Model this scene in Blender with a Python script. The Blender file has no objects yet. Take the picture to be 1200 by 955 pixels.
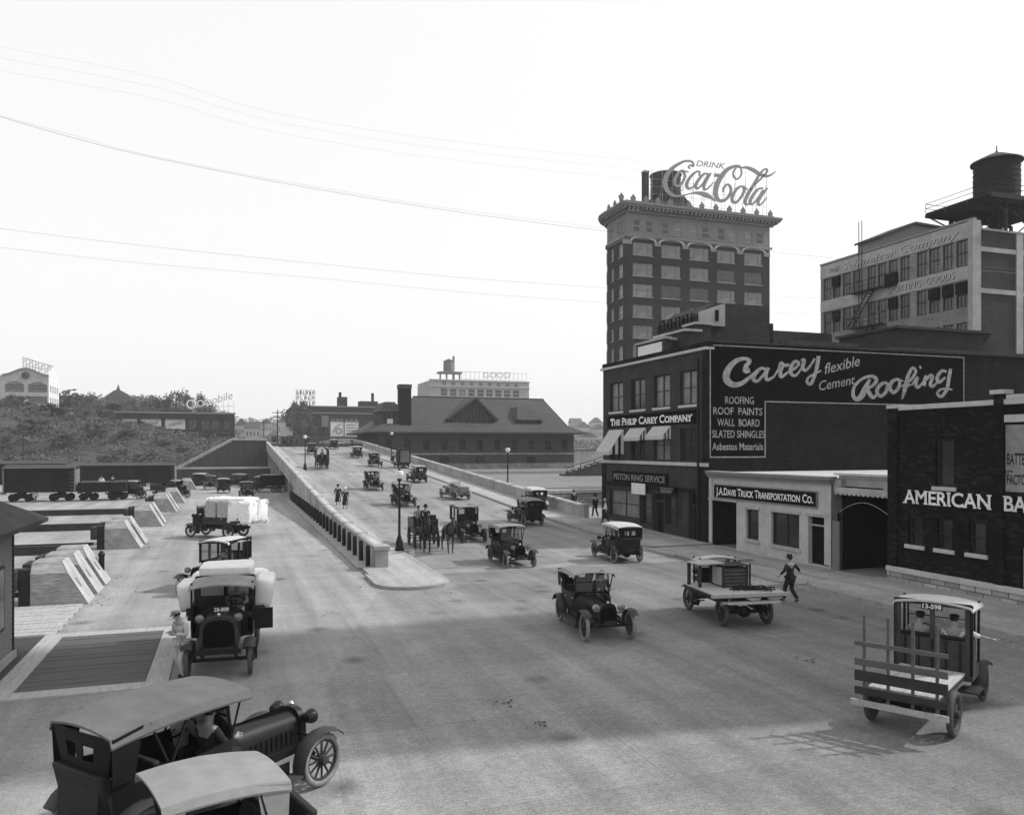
import bpy, math, random
from mathutils import Matrix, Vector, noise as mnoise
rad = math.radians
sin, cos, pi = math.sin, math.cos, math.pi
sc = bpy.context.scene
COL = sc.collection
RNG = random.Random(7)

# ------------------------------------------------------------------ camera geometry (metres; X west, Y south along the street)
TH = rad(19.34); CT, ST = cos(TH), sin(TH)
EYE, FOC, CX, HY = 5.8, 940.0, 600.0, 525.0

def ray(px, py):
    a = (px - CX) / FOC
    return Vector((a * CT + ST, CT - a * ST, (HY - py) / FOC))
def on_z(px, py, z=0.0):
    r = ray(px, py); t = (z - EYE) / r.z
    return Vector((r.x * t, r.y * t, z))
def on_y(px, py, Y):
    r = ray(px, py); t = Y / r.y
    return Vector((r.x * t, Y, EYE + r.z * t))
def on_x(px, py, X):
    r = ray(px, py); t = X / r.x
    return Vector((X, r.y * t, EYE + r.z * t))

def sstep(a, b, x):
    t = max(0.0, min(1.0, (x - a) / (b - a)))
    return t * t * (3 - 2 * t)
S_RAMP = 0.053
def zr(Y):
    """height of the viaduct roadway"""
    if Y < 38: return 0.0
    if Y < 66: return 0.5 * S_RAMP / 28 * (Y - 38) ** 2
    z = 0.5 * S_RAMP * 28
    if Y < 165: return z + S_RAMP * (Y - 66)
    z += S_RAMP * 99
    if Y < 200:
        t = Y - 165
        return z + S_RAMP * t - 0.5 * S_RAMP / 35 * t * t
    return z + 0.5 * S_RAMP * 35 - 0.004 * (Y - 200)
XL, XR = 6.6, 26.0            # outer faces of the viaduct parapets
KL, KR = 8.9, 22.8            # kerbs of the viaduct roadway
XF = 27.0                     # building line
def on_ramp(px, py):
    r = ray(px, py); Y = 20.0
    while Y < 330:
        t = Y / r.y
        if EYE + r.z * t <= zr(Y): break
        Y += 0.1
    t = Y / r.y
    return Vector((r.x * t, Y, zr(Y)))

# ------------------------------------------------------------------ materials (the place in tones of grey)
MATS = {}
def g3(v): return (v, v, v * 0.985, 1.0)
def new_mat(name):
    m = bpy.data.materials.new(name); m.use_nodes = True
    nt = m.node_tree; b = nt.nodes['Principled BSDF']
    return m, nt, b
def mat(name, v, rough=0.8, var=0.2, scale=3.0, bump=0.0, metal=0.0, spec=0.12, var2=0.0, scale2=0.2, stretch=None, bscale=None):
    if name in MATS: return MATS[name]
    m, nt, b = new_mat(name); N, Lk = nt.nodes, nt.links
    tc = N.new('ShaderNodeTexCoord'); src = tc.outputs['Object']
    if stretch:
        mp = N.new('ShaderNodeMapping'); mp.inputs['Scale'].default_value = stretch
        Lk.new(src, mp.inputs['Vector']); src = mp.outputs['Vector']
    nz = N.new('ShaderNodeTexNoise'); nz.inputs['Scale'].default_value = scale; nz.inputs['Detail'].default_value = 6; nz.inputs['Roughness'].default_value = 0.62
    Lk.new(src, nz.inputs['Vector'])
    mr = N.new('ShaderNodeMapRange'); mr.inputs[1].default_value = 0.28; mr.inputs[2].default_value = 0.72
    mr.inputs[3].default_value = v * (1 - var); mr.inputs[4].default_value = v * (1 + var); mr.clamp = True
    Lk.new(nz.outputs['Fac'], mr.inputs[0]); out = mr.outputs[0]
    if var2:
        n2 = N.new('ShaderNodeTexNoise'); n2.inputs['Scale'].default_value = scale2; n2.inputs['Detail'].default_value = 4
        Lk.new(tc.outputs['Object'], n2.inputs['Vector'])
        m2 = N.new('ShaderNodeMapRange'); m2.inputs[1].default_value = 0.3; m2.inputs[2].default_value = 0.7
        m2.inputs[3].default_value = 1 - var2; m2.inputs[4].default_value = 1 + var2
        Lk.new(n2.outputs['Fac'], m2.inputs[0])
        mu = N.new('ShaderNodeMath'); mu.operation = 'MULTIPLY'
        Lk.new(out, mu.inputs[0]); Lk.new(m2.outputs[0], mu.inputs[1]); out = mu.outputs[0]
    Lk.new(out, b.inputs['Base Color'])
    b.inputs['Roughness'].default_value = rough; b.inputs['Metallic'].default_value = metal
    b.inputs['Specular IOR Level'].default_value = spec
    if bump:
        bp = N.new('ShaderNodeBump'); bp.inputs['Strength'].default_value = 0.6; bp.inputs['Distance'].default_value = bump
        if bscale:
            n3 = N.new('ShaderNodeTexNoise'); n3.inputs['Scale'].default_value = bscale; n3.inputs['Detail'].default_value = 3
            Lk.new(src, n3.inputs['Vector']); Lk.new(n3.outputs['Fac'], bp.inputs['Height'])
        else: Lk.new(nz.outputs['Fac'], bp.inputs['Height'])
        Lk.new(bp.outputs['Normal'], b.inputs['Normal'])
    MATS[name] = m; return m
def brick(name, v, mortar, bw=0.22, bh=0.075, ms=0.008, var=0.3, offset=0.5, rough=0.9, patch=0.25, vert=False, light=None):
    if name in MATS: return MATS[name]
    m, nt, b = new_mat(name); N, Lk = nt.nodes, nt.links
    tc = N.new('ShaderNodeTexCoord'); sx = N.new('ShaderNodeSeparateXYZ'); Lk.new(tc.outputs['Object'], sx.inputs[0])
    ad = N.new('ShaderNodeMath'); ad.operation = 'ADD'; Lk.new(sx.outputs[0], ad.inputs[0]); Lk.new(sx.outputs[1], ad.inputs[1])
    cb = N.new('ShaderNodeCombineXYZ')
    if vert == 'flat':
        Lk.new(sx.outputs[0], cb.inputs[0]); Lk.new(sx.outputs[1], cb.inputs[1])
    else:
        Lk.new(ad.outputs[0], cb.inputs[0]); Lk.new(sx.outputs[2], cb.inputs[1])
    bt = N.new('ShaderNodeTexBrick'); Lk.new(cb.outputs[0], bt.inputs['Vector'])
    bt.inputs['Color1'].default_value = g3(v * (1 - var)); bt.inputs['Color2'].default_value = g3(v * (1 + var)); bt.inputs['Mortar'].default_value = g3(mortar)
    bt.inputs['Scale'].default_value = 1.0; bt.inputs['Brick Width'].default_value = bw; bt.inputs['Row Height'].default_value = bh; bt.inputs['Mortar Size'].default_value = ms
    bt.offset = offset
    if light: bt.inputs['Color2'].default_value = g3(light); bt.inputs['Bias'].default_value = -0.62
    nz = N.new('ShaderNodeTexNoise'); nz.inputs['Scale'].default_value = 0.6; nz.inputs['Detail'].default_value = 8; nz.inputs['Roughness'].default_value = 0.7
    Lk.new(tc.outputs['Object'], nz.inputs['Vector'])
    mr = N.new('ShaderNodeMapRange'); mr.inputs[1].default_value = 0.3; mr.inputs[2].default_value = 0.7; mr.inputs[3].default_value = 1 - patch; mr.inputs[4].default_value = 1 + patch
    Lk.new(nz.outputs['Fac'], mr.inputs[0])
    mx = N.new('ShaderNodeMix'); mx.data_type = 'RGBA'; mx.blend_type = 'MULTIPLY'; mx.inputs[0].default_value = 1.0
    Lk.new(bt.outputs['Color'], mx.inputs[6]); Lk.new(mr.outputs[0], mx.inputs[7]); Lk.new(mx.outputs[2], b.inputs['Base Color'])
    bp = N.new('ShaderNodeBump'); bp.inputs['Strength'].default_value = 0.4; bp.inputs['Distance'].default_value = 0.01; bp.invert = True
    Lk.new(bt.outputs['Fac'], bp.inputs['Height']); Lk.new(bp.outputs['Normal'], b.inputs['Normal'])
    b.inputs['Roughness'].default_value = rough; b.inputs['Specular IOR Level'].default_value = 0.08
    MATS[name] = m; return m
def clear_glass(name, tr=0.75):
    if name in MATS: return MATS[name]
    m, nt, b = new_mat(name); N, Lk = nt.nodes, nt.links
    t = N.new('ShaderNodeBsdfTransparent'); t.inputs[0].default_value = (tr, tr, tr, 1)
    gl = N.new('ShaderNodeBsdfGlossy'); gl.inputs['Roughness'].default_value = 0.08; gl.inputs[0].default_value = (.8, .8, .8, 1)
    fr = N.new('ShaderNodeFresnel'); fr.inputs[0].default_value = 1.5
    mx = N.new('ShaderNodeMixShader'); Lk.new(fr.outputs[0], mx.inputs[0]); Lk.new(t.outputs[0], mx.inputs[1]); Lk.new(gl.outputs[0], mx.inputs[2])
    Lk.new(mx.outputs[0], N['Material Output'].inputs['Surface']); N.remove(b)
    MATS[name] = m; return m
def road_mat(name, v, var=0.12, tracks=None, pav=None, darkened=None):
    """dusty worn paving: mottling, grit, oil drips, faint wheel tracks along Y"""
    m, nt, b = new_mat(name); N, Lk = nt.nodes, nt.links
    tc = N.new('ShaderNodeTexCoord'); O = tc.outputs['Object']
    def nz(scale, lo, hi, a, c, detail=5, rough=0.6, vec=None):
        n = N.new('ShaderNodeTexNoise'); n.inputs['Scale'].default_value = scale; n.inputs['Detail'].default_value = detail; n.inputs['Roughness'].default_value = rough
        Lk.new(vec or O, n.inputs['Vector'])
        r = N.new('ShaderNodeMapRange'); r.inputs[1].default_value = lo; r.inputs[2].default_value = hi; r.inputs[3].default_value = a; r.inputs[4].default_value = c
        Lk.new(n.outputs['Fac'], r.inputs[0]); return r.outputs[0]
    def mul(a, c):
        q = N.new('ShaderNodeMath'); q.operation = 'MULTIPLY'; Lk.new(a, q.inputs[0])
        if isinstance(c, float): q.inputs[1].default_value = c
        else: Lk.new(c, q.inputs[1])
        return q.outputs[0]
    big = nz(0.11, 0.32, 0.68, 1 - var, 1 + var)
    mid = nz(0.55, 0.3, 0.7, 1 - var, 1 + var, 9, 0.78)
    fine = nz(6.0, 0.28, 0.72, 0.62, 1.38, 9, 0.9)
    grit = nz(30.0, 0.3, 0.7, 0.66, 1.34, 3, 0.7)
    mp = N.new('ShaderNodeMapping'); mp.inputs['Scale'].default_value = (1.0, 0.05, 1.0); Lk.new(O, mp.inputs['Vector'])
    trk = nz(0.9, 0.35, 0.68, 1.10, 0.74, 4, 0.6, mp.outputs['Vector'])
    out = mul(mul(mul(mul(big, mid), fine), grit), trk)
    pb = N.new('ShaderNodeTexBrick'); Lk.new(O, pb.inputs['Vector']); pb.inputs['Color1'].default_value = (1.07,) * 3 + (1,); pb.inputs['Color2'].default_value = (.9,) * 3 + (1,); pb.inputs['Mortar'].default_value = (.86,) * 3 + (1,)
    pb.inputs['Scale'].default_value = 1; pb.inputs['Brick Width'].default_value = 7.3; pb.inputs['Row Height'].default_value = 4.1; pb.inputs['Mortar Size'].default_value = 0.03; pb.inputs['Mortar Smooth'].default_value = 0.6
    p2 = N.new('ShaderNodeRGBToBW'); Lk.new(pb.outputs['Color'], p2.inputs[0]); out = mul(out, p2.outputs[0])
    if darkened:      # darker toward the west side of the street, edge broken by noise
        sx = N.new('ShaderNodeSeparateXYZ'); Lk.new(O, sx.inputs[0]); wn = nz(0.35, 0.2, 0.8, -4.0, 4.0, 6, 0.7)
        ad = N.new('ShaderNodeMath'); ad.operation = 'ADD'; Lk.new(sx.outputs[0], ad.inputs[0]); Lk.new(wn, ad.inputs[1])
        wr = N.new('ShaderNodeMapRange'); wr.interpolation_type = 'SMOOTHSTEP'; wr.inputs[1].default_value = 3; wr.inputs[2].default_value = 17; wr.inputs[3].default_value = 1.0; wr.inputs[4].default_value = darkened
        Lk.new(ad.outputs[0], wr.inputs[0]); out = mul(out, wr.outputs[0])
    vor = N.new('ShaderNodeTexVoronoi'); vor.inputs['Scale'].default_value = 0.42; Lk.new(O, vor.inputs['Vector'])
    sp = N.new('ShaderNodeMapRange'); sp.inputs[1].default_value = 0.03; sp.inputs[2].default_value = 0.2; sp.inputs[3].default_value = 0.52; sp.inputs[4].default_value = 1.0
    Lk.new(vor.outputs['Distance'], sp.inputs[0]); out = mul(out, sp.outputs[0])
    if pav:
        bt = N.new('ShaderNodeTexBrick'); Lk.new(O, bt.inputs['Vector'])
        bt.inputs['Color1'].default_value = (1, 1, 1, 1); bt.inputs['Color2'].default_value = (.9, .9, .9, 1); bt.inputs['Mortar'].default_value = (pav[3],) * 3 + (1,)
        bt.inputs['Scale'].default_value = 1; bt.inputs['Brick Width'].default_value = pav[0]; bt.inputs['Row Height'].default_value = pav[1]; bt.inputs['Mortar Size'].default_value = pav[2]
        bw = N.new('ShaderNodeRGBToBW'); Lk.new(bt.outputs['Color'], bw.inputs[0]); out = mul(out, bw.outputs[0])
    out = mul(out, v); Lk.new(out, b.inputs['Base Color'])
    b.inputs['Roughness'].default_value = 0.9; b.inputs['Specular IOR Level'].default_value = 0.1
    bp = N.new('ShaderNodeBump'); bp.inputs['Strength'].default_value = 0.5; bp.inputs['Distance'].default_value = 0.02
    Lk.new(fine, bp.inputs['Height']); Lk.new(bp.outputs['Normal'], b.inputs['Normal'])
    MATS[name] = m; return m

# ------------------------------------------------------------------ objects
KIDS = {}
def put(o, parent=None):
    COL.objects.link(o)
    if parent is not None:
        o.parent = parent; KIDS.setdefault(parent.name, []).append(o)
    return o
def tag(o, label=None, cat=None, group=None, kind=None):
    if label: o['label'] = label
    if cat: o['category'] = cat
    if group: o['group'] = group
    if kind: o['kind'] = kind
    return o
def thing(name, label, cat, loc=(0, 0, 0), rz=0.0, group=None):
    o = bpy.data.objects.new(name, None); o.empty_display_size = 0.3
    o.location = loc; o.rotation_euler = (0, 0, rad(rz)); put(o)
    return tag(o, label, cat, group)
def copy_tree(o, parent=None):
    c = o.copy(); put(c, parent)
    for ch in KIDS.get(o.name, []): copy_tree(ch, c)
    return c

class MB:
    """collects shapes, builds ONE mesh object"""
    def __init__(s): s.v = []; s.f = []; s.M = None
    def add(s, vs, fs):
        k = len(s.v)
        if s.M is not None: vs = [s.M @ Vector(p) for p in vs]
        s.v.extend([tuple(p) for p in vs]); s.f.extend([tuple(i + k for i in f) for f in fs]); return s
    def box(s, x0, x1, y0, y1, z0, z1):
        return s.add([(x0,y0,z0),(x1,y0,z0),(x1,y1,z0),(x0,y1,z0),(x0,y0,z1),(x1,y0,z1),(x1,y1,z1),(x0,y1,z1)],
              [(0,3,2,1),(4,5,6,7),(0,1,5,4),(1,2,6,5),(2,3,7,6),(3,0,4,7)])
    def quad(s, *p): return s.add(p, [tuple(range(len(p)))])
    def loft(s, rings, closed=True, cap=True):
        n = len(rings[0]); vs = [p for r in rings for p in r]; fs = []
        for i in range(len(rings) - 1):
            for j in range(n if closed else n - 1):
                a = i * n + j; b = i * n + (j + 1) % n
                fs.append((a, b, b + n, a + n))
        if cap and closed:
            fs.append(tuple(reversed(range(n)))); fs.append(tuple((len(rings) - 1) * n + j for j in range(n)))
        return s.add(vs, fs)
    def tube(s, pts, r, n=7, cap=True):
        pts = [Vector(p) for p in pts]; rs = r if isinstance(r, (list, tuple)) else [r] * len(pts)
        rings = []; prev = None
        for i, p in enumerate(pts):
            d = (pts[min(i + 1, len(pts) - 1)] - pts[max(i - 1, 0)])
            d = d.normalized() if d.length > 1e-9 else Vector((0, 0, 1))
            if prev is None:
                u = d.cross(Vector((0, 0, 1)))
                if u.length < 1e-3: u = d.cross(Vector((1, 0, 0)))
                u.normalize()
            else:
                u = prev - d * prev.dot(d)
                if u.length < 1e-6: u = d.orthogonal()
                u.normalize()
            w = d.cross(u); prev = u
            rings.append([p + (u * cos(2*pi*k/n) + w * sin(2*pi*k/n)) * rs[i] for k in range(n)])
        return s.loft(rings, True, cap)
    def bar(s, p, q, w, h=None):
        h = h or w; p, q = Vector(p), Vector(q); d = (q - p).normalized()
        u = d.cross(Vector((0, 0, 1)))
        if u.length < 1e-3: u = Vector((1, 0, 0))
        u.normalize(); t = u.cross(d)
        rg = [[c + u * (a * w / 2) + t * (b * h / 2) for a, b in ((-1,-1),(1,-1),(1,1),(-1,1))] for c in (p, q)]
        return s.loft(rg)
    def lathe(s, prof, c=(0,0,0), axis='z', n=16):
        c = Vector(c); rings = []
        for r, t in prof:
            ring = []
            for k in range(n):
                a = 2*pi*k/n; x, y = r*cos(a), r*sin(a)
                ring.append(c + (Vector((x, y, t)) if axis == 'z' else Vector((t, x, y)) if axis == 'x' else Vector((y, t, x))))
            rings.append(ring)
        return s.loft(rings)
    def torus(s, R_, r, c=(0,0,0), axis='x', n=24, m=8):
        c = Vector(c); vs = []; fs = []
        for i in range(n):
            a = 2*pi*i/n
            for j in range(m):
                b = 2*pi*j/m; q = R_ + r*cos(b); t = r*sin(b); x, y = q*cos(a), q*sin(a)
                vs.append(c + (Vector((x, y, t)) if axis == 'z' else Vector((t, x, y)) if axis == 'x' else Vector((x, t, y))))
                fs.append((i*m+j, i*m+(j+1)%m, ((i+1)%n)*m+(j+1)%m, ((i+1)%n)*m+j))
        return s.add(vs, fs)
    def ball(s, c, rx, ry=None, rz_=None, n=12, m=8):
        ry = ry or rx; rz_ = rz_ or rx; c = Vector(c); rings = []
        for i in range(m + 1):
            t = pi * i / m - pi / 2; q = max(cos(t), 0.02)
            rings.append([c + Vector((rx*q*cos(2*pi*k/n), ry*q*sin(2*pi*k/n), rz_*sin(t))) for k in range(n)])
        return s.loft(rings)
    def prism(s, poly, axis, a, b):
        """poly of (u,v); axis 'x': (u,v)->(y,z), 'y': ->(x,z), 'z': ->(x,y)"""
        f = {'x': lambda u, v, t: (t, u, v), 'y': lambda u, v, t: (u, t, v), 'z': lambda u, v, t: (u, v, t)}[axis]
        return s.loft([[f(u, v, a) for u, v in poly], [f(u, v, b) for u, v in poly]])
    def mesh(s, name, mt, smooth=True, ang=38):
        me = bpy.data.meshes.new(name); me.from_pydata(s.v, [], s.f); me.validate(clean_customdata=False)
        import bmesh
        bm = bmesh.new(); bm.from_mesh(me); bmesh.ops.recalc_face_normals(bm, faces=bm.faces); bm.to_mesh(me); bm.free()
        if mt: me.materials.append(mt)
        if smooth:
            me.polygons.foreach_set('use_smooth', [True] * len(me.polygons)); me.set_sharp_from_angle(angle=rad(ang))
        return me
    def build(s, name, mt, parent=None, smooth=True, bevel=0.0, loc=None, rz=0.0):
        o = bpy.data.objects.new(name, s.mesh(name, mt, smooth)); put(o, parent)
        if loc is not None: o.location = loc
        if rz: o.rotation_euler = (0, 0, rad(rz))
        if bevel:
            md = o.modifiers.new('edge', 'BEVEL'); md.width = bevel; md.segments = 2; md.limit_method = 'ANGLE'; md.angle_limit = rad(40)
        return o
def obj(name, me, parent=None, loc=(0, 0, 0), rz=0.0):
    o = bpy.data.objects.new(name, me); o.location = loc; o.rotation_euler = (0, 0, rad(rz)); return put(o, parent)
def struct(name, mb, mt, kind='structure', smooth=False):
    o = mb.build(name, mt, None, smooth); o['kind'] = kind; return o

# ------------------------------------------------------------------ lettering
def ribbon(strokes, step=0.35):
    """strokes: lists of (x, y, w) control points -> smooth ribbons (list of polygons strips)"""
    mb_v, mb_f = [], []
    for st in strokes:
        P = [Vector(p) for p in st]; pts = []
        for i in range(len(P) - 1):
            p0, p1, p2, p3 = P[max(i-1, 0)], P[i], P[i+1], P[min(i+2, len(P)-1)]
            for k in range(6):
                t = k / 6.0
                pts.append(0.5 * ((2*p1) + (p2-p0)*t + (2*p0-5*p1+4*p2-p3)*t*t + (3*p1-p0-3*p2+p3)*t*t*t))
        pts.append(P[-1]); k0 = len(mb_v)
        for i, p in enumerate(pts):
            d = pts[min(i+1, len(pts)-1)] - pts[max(i-1, 0)]; d = Vector((d.x, d.y))
            if d.length < 1e-6: d = Vector((1, 0))
            d.normalize(); nrm = Vector((-d.y, d.x)) * max(p.z, 0.5) / 2
            mb_v.append((p.x + nrm.x, p.y + nrm.y)); mb_v.append((p.x - nrm.x, p.y - nrm.y))
            if i: a = k0 + 2*i; mb_f.append((a-2, a-1, a+1, a))
    return mb_v, mb_f
def script_sign(name, strokes, org, scale, Y, mt, parent, lift, thick=0.0):
    """lettering drawn with strokes, standing in the wall plane Y (faces north)"""
    v2, f2 = ribbon(strokes); pts = []
    for x, y in v2: pts.append(on_y(org[0] + x / scale, org[1] + y / scale, Y))
    base = parent.matrix_basis.translation if parent else Vector((0, 0, 0))
    mb = MB(); n = len(pts)
    front = [p - base + Vector((0, -lift - thick, 0)) for p in pts]
    if thick <= 0: mb.add(front, f2)
    else:
        # every quad gets its own thickness so that crossing strokes stay clean
        for q, f in enumerate(f2):
            e = Vector((0, (q % 7) * 0.002, 0)); a = [front[i] + e for i in f]; b = [p + Vector((0, thick, 0)) for p in a]
            mb.add(a + b, [(0,1,2,3), (7,6,5,4), (0,4,5,1), (1,5,6,2), (2,6,7,3), (3,7,4,0)])
    if thick <= 0:      # spread overlapping strokes over a few millimetres
        for i in range(n): x, y, z = mb.v[i]; mb.v[i] = (x, y - 0.0004 * (i % 977) / 97.0, z)
    return mb.build(name, mt, parent, smooth=False)
def text_mesh(s, bold=0.0, shear=0.0, space=1.0, serif=False, caps=False):
    c = bpy.data.curves.new('lettering', 'FONT'); c.body = s; c.size = 1.0; c.offset = bold; c.shear = shear; c.space_character = space; c.resolution_u = 3
    if caps:
        c.small_caps_scale = 0.8
        for i, chx in enumerate(s):
            if chx.islower(): c.body_format[i].use_small_caps = True
    o = bpy.data.objects.new('lettering', c); COL.objects.link(o)
    dg = bpy.context.evaluated_depsgraph_get(); dg.update()
    me = bpy.data.meshes.new_from_object(o.evaluated_get(dg)); bpy.data.objects.remove(o); bpy.data.curves.remove(c)
    if serif:      # slab serifs on the ends of the stems
        import bmesh
        bm = bmesh.new(); bm.from_mesh(me); ys_ = [v.co.y for v in bm.verts]; tops = sorted(set(round(y, 2) for y in ys_)); new = []
        for e in bm.edges:
            if len(e.link_faces) != 1: continue
            a, b = e.verts[0].co, e.verts[1].co
            if abs(a.y - b.y) > 1e-4 or not .05 < abs(a.x - b.x) < .24: continue
            up = e.link_faces[0].calc_center_median().y > a.y
            if (up and abs(a.y - bold * -1) < .05) or (not up and a.y > .5): new.append((min(a.x, b.x) - .055, max(a.x, b.x) + .055, a.y, a.y + (.075 if up else -.075)))
        for x0, x1, y0, y1 in new:
            vv = [bm.verts.new((x, y, .004)) for x, y in ((x0, y0), (x1, y0), (x1, y1), (x0, y1))]; bm.faces.new(vv if y1 > y0 else vv[::-1])
        bm.to_mesh(me); bm.free()
    return me
def text_at(s, A, B, h, nrm, mt, parent=None, bold=0.0, shear=0.0, space=1.0, lift=0.012, name='lettering', cap=0.72, serif=False, caps=False):
    """text whose baseline runs from point A to point B; capital height h; nrm = outward normal of the wall"""
    me = text_mesh(s, bold, shear, space, serif, caps)
    xs = [v.co.x for v in me.vertices]; x0, x1 = min(xs), max(xs)
    A, B, nrm = Vector(A), Vector(B), Vector(nrm); U = B - A; Lg = U.length; U.normalize(); V = nrm.cross(U)
    base = parent.matrix_world.translation if parent else Vector((0, 0, 0))
    base = parent.location if parent else base
    kx = Lg / (x1 - x0); ky = h / cap
    for v in me.vertices:
        v.co = A + U * ((v.co.x - x0) * kx) + V * (v.co.y * ky) + nrm * (lift + v.co.z) - base
    me.materials.clear(); me.materials.append(mt)
    o = bpy.data.objects.new(name, me); return put(o, parent)
FW, FN = (-1, 0, 0), (0, -1, 0)     # walls facing the street / facing the camera corner

# ------------------------------------------------------------------ walls with openings and windows
def facade(parent, name, mt, O, rz, L, Hh, ops, depth=0.22, z0=0.0):
    """wall in its own frame: x along the wall as seen from outside, front at y=0 facing -y"""
    us = sorted(set([0.0, L] + [u for o in ops for u in o[:2]])); zs = sorted(set([z0, Hh] + [z for o in ops for z in o[2:4]]))
    mb = MB()
    for i in range(len(us) - 1):
        for j in range(len(zs) - 1):
            cu, cz = (us[i] + us[i+1]) / 2, (zs[j] + zs[j+1]) / 2
            if any(o[0] < cu < o[1] and o[2] < cz < o[3] for o in ops): continue
            mb.quad((us[i],0,zs[j]),(us[i+1],0,zs[j]),(us[i+1],0,zs[j+1]),(us[i],0,zs[j+1]))
    for o in ops:
        u0, u1, a, b = o[:4]; d = depth
        mb.quad((u0,0,a),(u0,d,a),(u0,d,b),(u0,0,b)); mb.quad((u1,0,a),(u1,0,b),(u1,d,b),(u1,d,a))
        mb.quad((u0,0,b),(u0,d,b),(u1,d,b),(u1,0,b)); mb.quad((u0,0,a),(u1,0,a),(u1,d,a),(u0,d,a))
    me = bpy.data.meshes.new(name); me.from_pydata(mb.v, [], mb.f); me.materials.append(mt)
    return obj(name, me, parent, Vector(O) - parent.location, rz)
WINC = {}
def window(parent, O, rz, u0, u1, z0, z1, style='sash', fm=None, pm=None, depth=0.14, sill=None):
    w, h = round(u1 - u0, 3), round(z1 - z0, 3); key = (w, h, style, fm.name)
    fw = min(0.09, w * 0.08)
    if key not in WINC:
        mb = MB(); mb.box(0, fw, 0, .07, 0, h).box(w-fw, w, 0, .07, 0, h).box(fw, w-fw, 0, .07, 0, fw).box(fw, w-fw, 0, .07, h-fw, h)
        if style == 'sash': mb.box(fw, w-fw, .012, .06, h*.5-.03, h*.5+.03)
        elif style == 'double':
            mb.box(w/2-fw*.6, w/2+fw*.6, .004, .066, fw, h-fw)
            for a, b in ((fw, w/2-fw*.6), (w/2+fw*.6, w-fw)): mb.box(a, b, .012, .06, h*.5-.03, h*.5+.03)
        elif style == 'triple':
            for k in (.24, .76): mb.box(w*k-fw*.5, w*k+fw*.5, .004, .066, fw, h-fw)
            for a, b in ((fw, w*.24-fw*.5), (w*.24+fw*.5, w*.76-fw*.5), (w*.76+fw*.5, w-fw)): mb.box(a, b, .012, .06, h*.5-.03, h*.5+.03)
        elif style[0] == 'g':
            nx, nz_ = int(style[1]), int(style[2])
            for k in range(1, nx): mb.box(w*k/nx-.025, w*k/nx+.025, .012, .05, fw, h-fw)
            for k in range(1, nz_): mb.box(fw, w-fw, .016, .046, h*k/nz_-(.07 if k*2 == nz_ else .02), h*k/nz_+(.07 if k*2 == nz_ else .02))
        p = MB(); p.quad((fw*.5,.05,fw*.5),(w-fw*.5,.05,fw*.5),(w-fw*.5,.05,h-fw*.5),(fw*.5,.05,h-fw*.5))
        WINC[key] = (mb.mesh('window', fm, False), p)
    me, p = WINC[key]; pk = key + (pm.name,)
    if pk not in WINC: WINC[pk] = p.mesh('pane', pm, False)
    rot = Matrix.Rotation(rad(rz), 3, 'Z')
    o = obj('window', me, parent, Vector(O) - parent.location + rot @ Vector((u0, depth, z0)), rz)
    obj('pane', WINC[pk], o)
    if sill:
        sk = ('sill', w, sill.name)
        if sk not in WINC: WINC[sk] = MB().box(-.12, w+.12, -.08, .05, -.16, -.003).mesh('sill', sill, False)
        obj('sill', WINC[sk], o, (0, -depth, 0))
    return o
# ------------------------------------------------------------------ camera, sky, sun
cd = bpy.data.cameras.new('camera'); cam = bpy.data.objects.new('camera', cd); COL.objects.link(cam)
cam.location = (0, 0, EYE); cam.rotation_euler = (rad(90), 0, -TH)
cd.sensor_width = 36; cd.lens = FOC / 1200 * 36; cd.shift_y = 47.5 / 1200; cd.clip_end = 6000; cd.clip_start = 0.2
sc.camera = cam
SUN_AZ, SUN_EL = rad(97.4), rad(43)      # azimuth clockwise from +Y
wd = bpy.data.worlds.new('World'); sc.world = wd; wd.use_nodes = True
nt = wd.node_tree; bg = nt.nodes['Background']
sk = nt.nodes.new('ShaderNodeTexSky'); sk.sky_type = 'NISHITA'; sk.sun_disc = False
sk.sun_elevation = SUN_EL; sk.sun_rotation = SUN_AZ; sk.dust_density = 6.0; sk.air_density = 1.0; sk.altitude = 200
bw = nt.nodes.new('ShaderNodeRGBToBW'); nt.links.new(sk.outputs[0], bw.inputs[0]); 
hzmix = nt.nodes.new('ShaderNodeMix'); hzmix.data_type = 'FLOAT'; hzmix.inputs[0].default_value = 0.72; hzmix.inputs[3].default_value = 5.5      # milky overcast veil
nt.links.new(bw.outputs[0], hzmix.inputs[2]); nt.links.new(hzmix.outputs[0], bg.inputs['Color'])
bg.inputs['Strength'].default_value = 0.15
sd = bpy.data.lights.new('sun', 'SUN'); sd.energy = 2.6; sd.angle = rad(1.2); sd.color = (1, .985, .965)
so = bpy.data.objects.new('sun', sd); COL.objects.link(so)
sv = Vector((sin(SUN_AZ) * cos(SUN_EL), cos(SUN_AZ) * cos(SUN_EL), sin(SUN_EL)))
so.rotation_euler = sv.to_track_quat('Z', 'Y').to_euler()
sc.view_settings.view_transform = 'Standard'; sc.view_settings.look = 'None'; sc.view_settings.gamma = 1.0; sc.view_settings.use_curve_mapping = False
sc.view_settings.exposure = 0.52
sc.cycles.max_bounces = 6; sc.cycles.transparent_max_bounces = 12; sc.cycles.volume_bounces = 1

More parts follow.
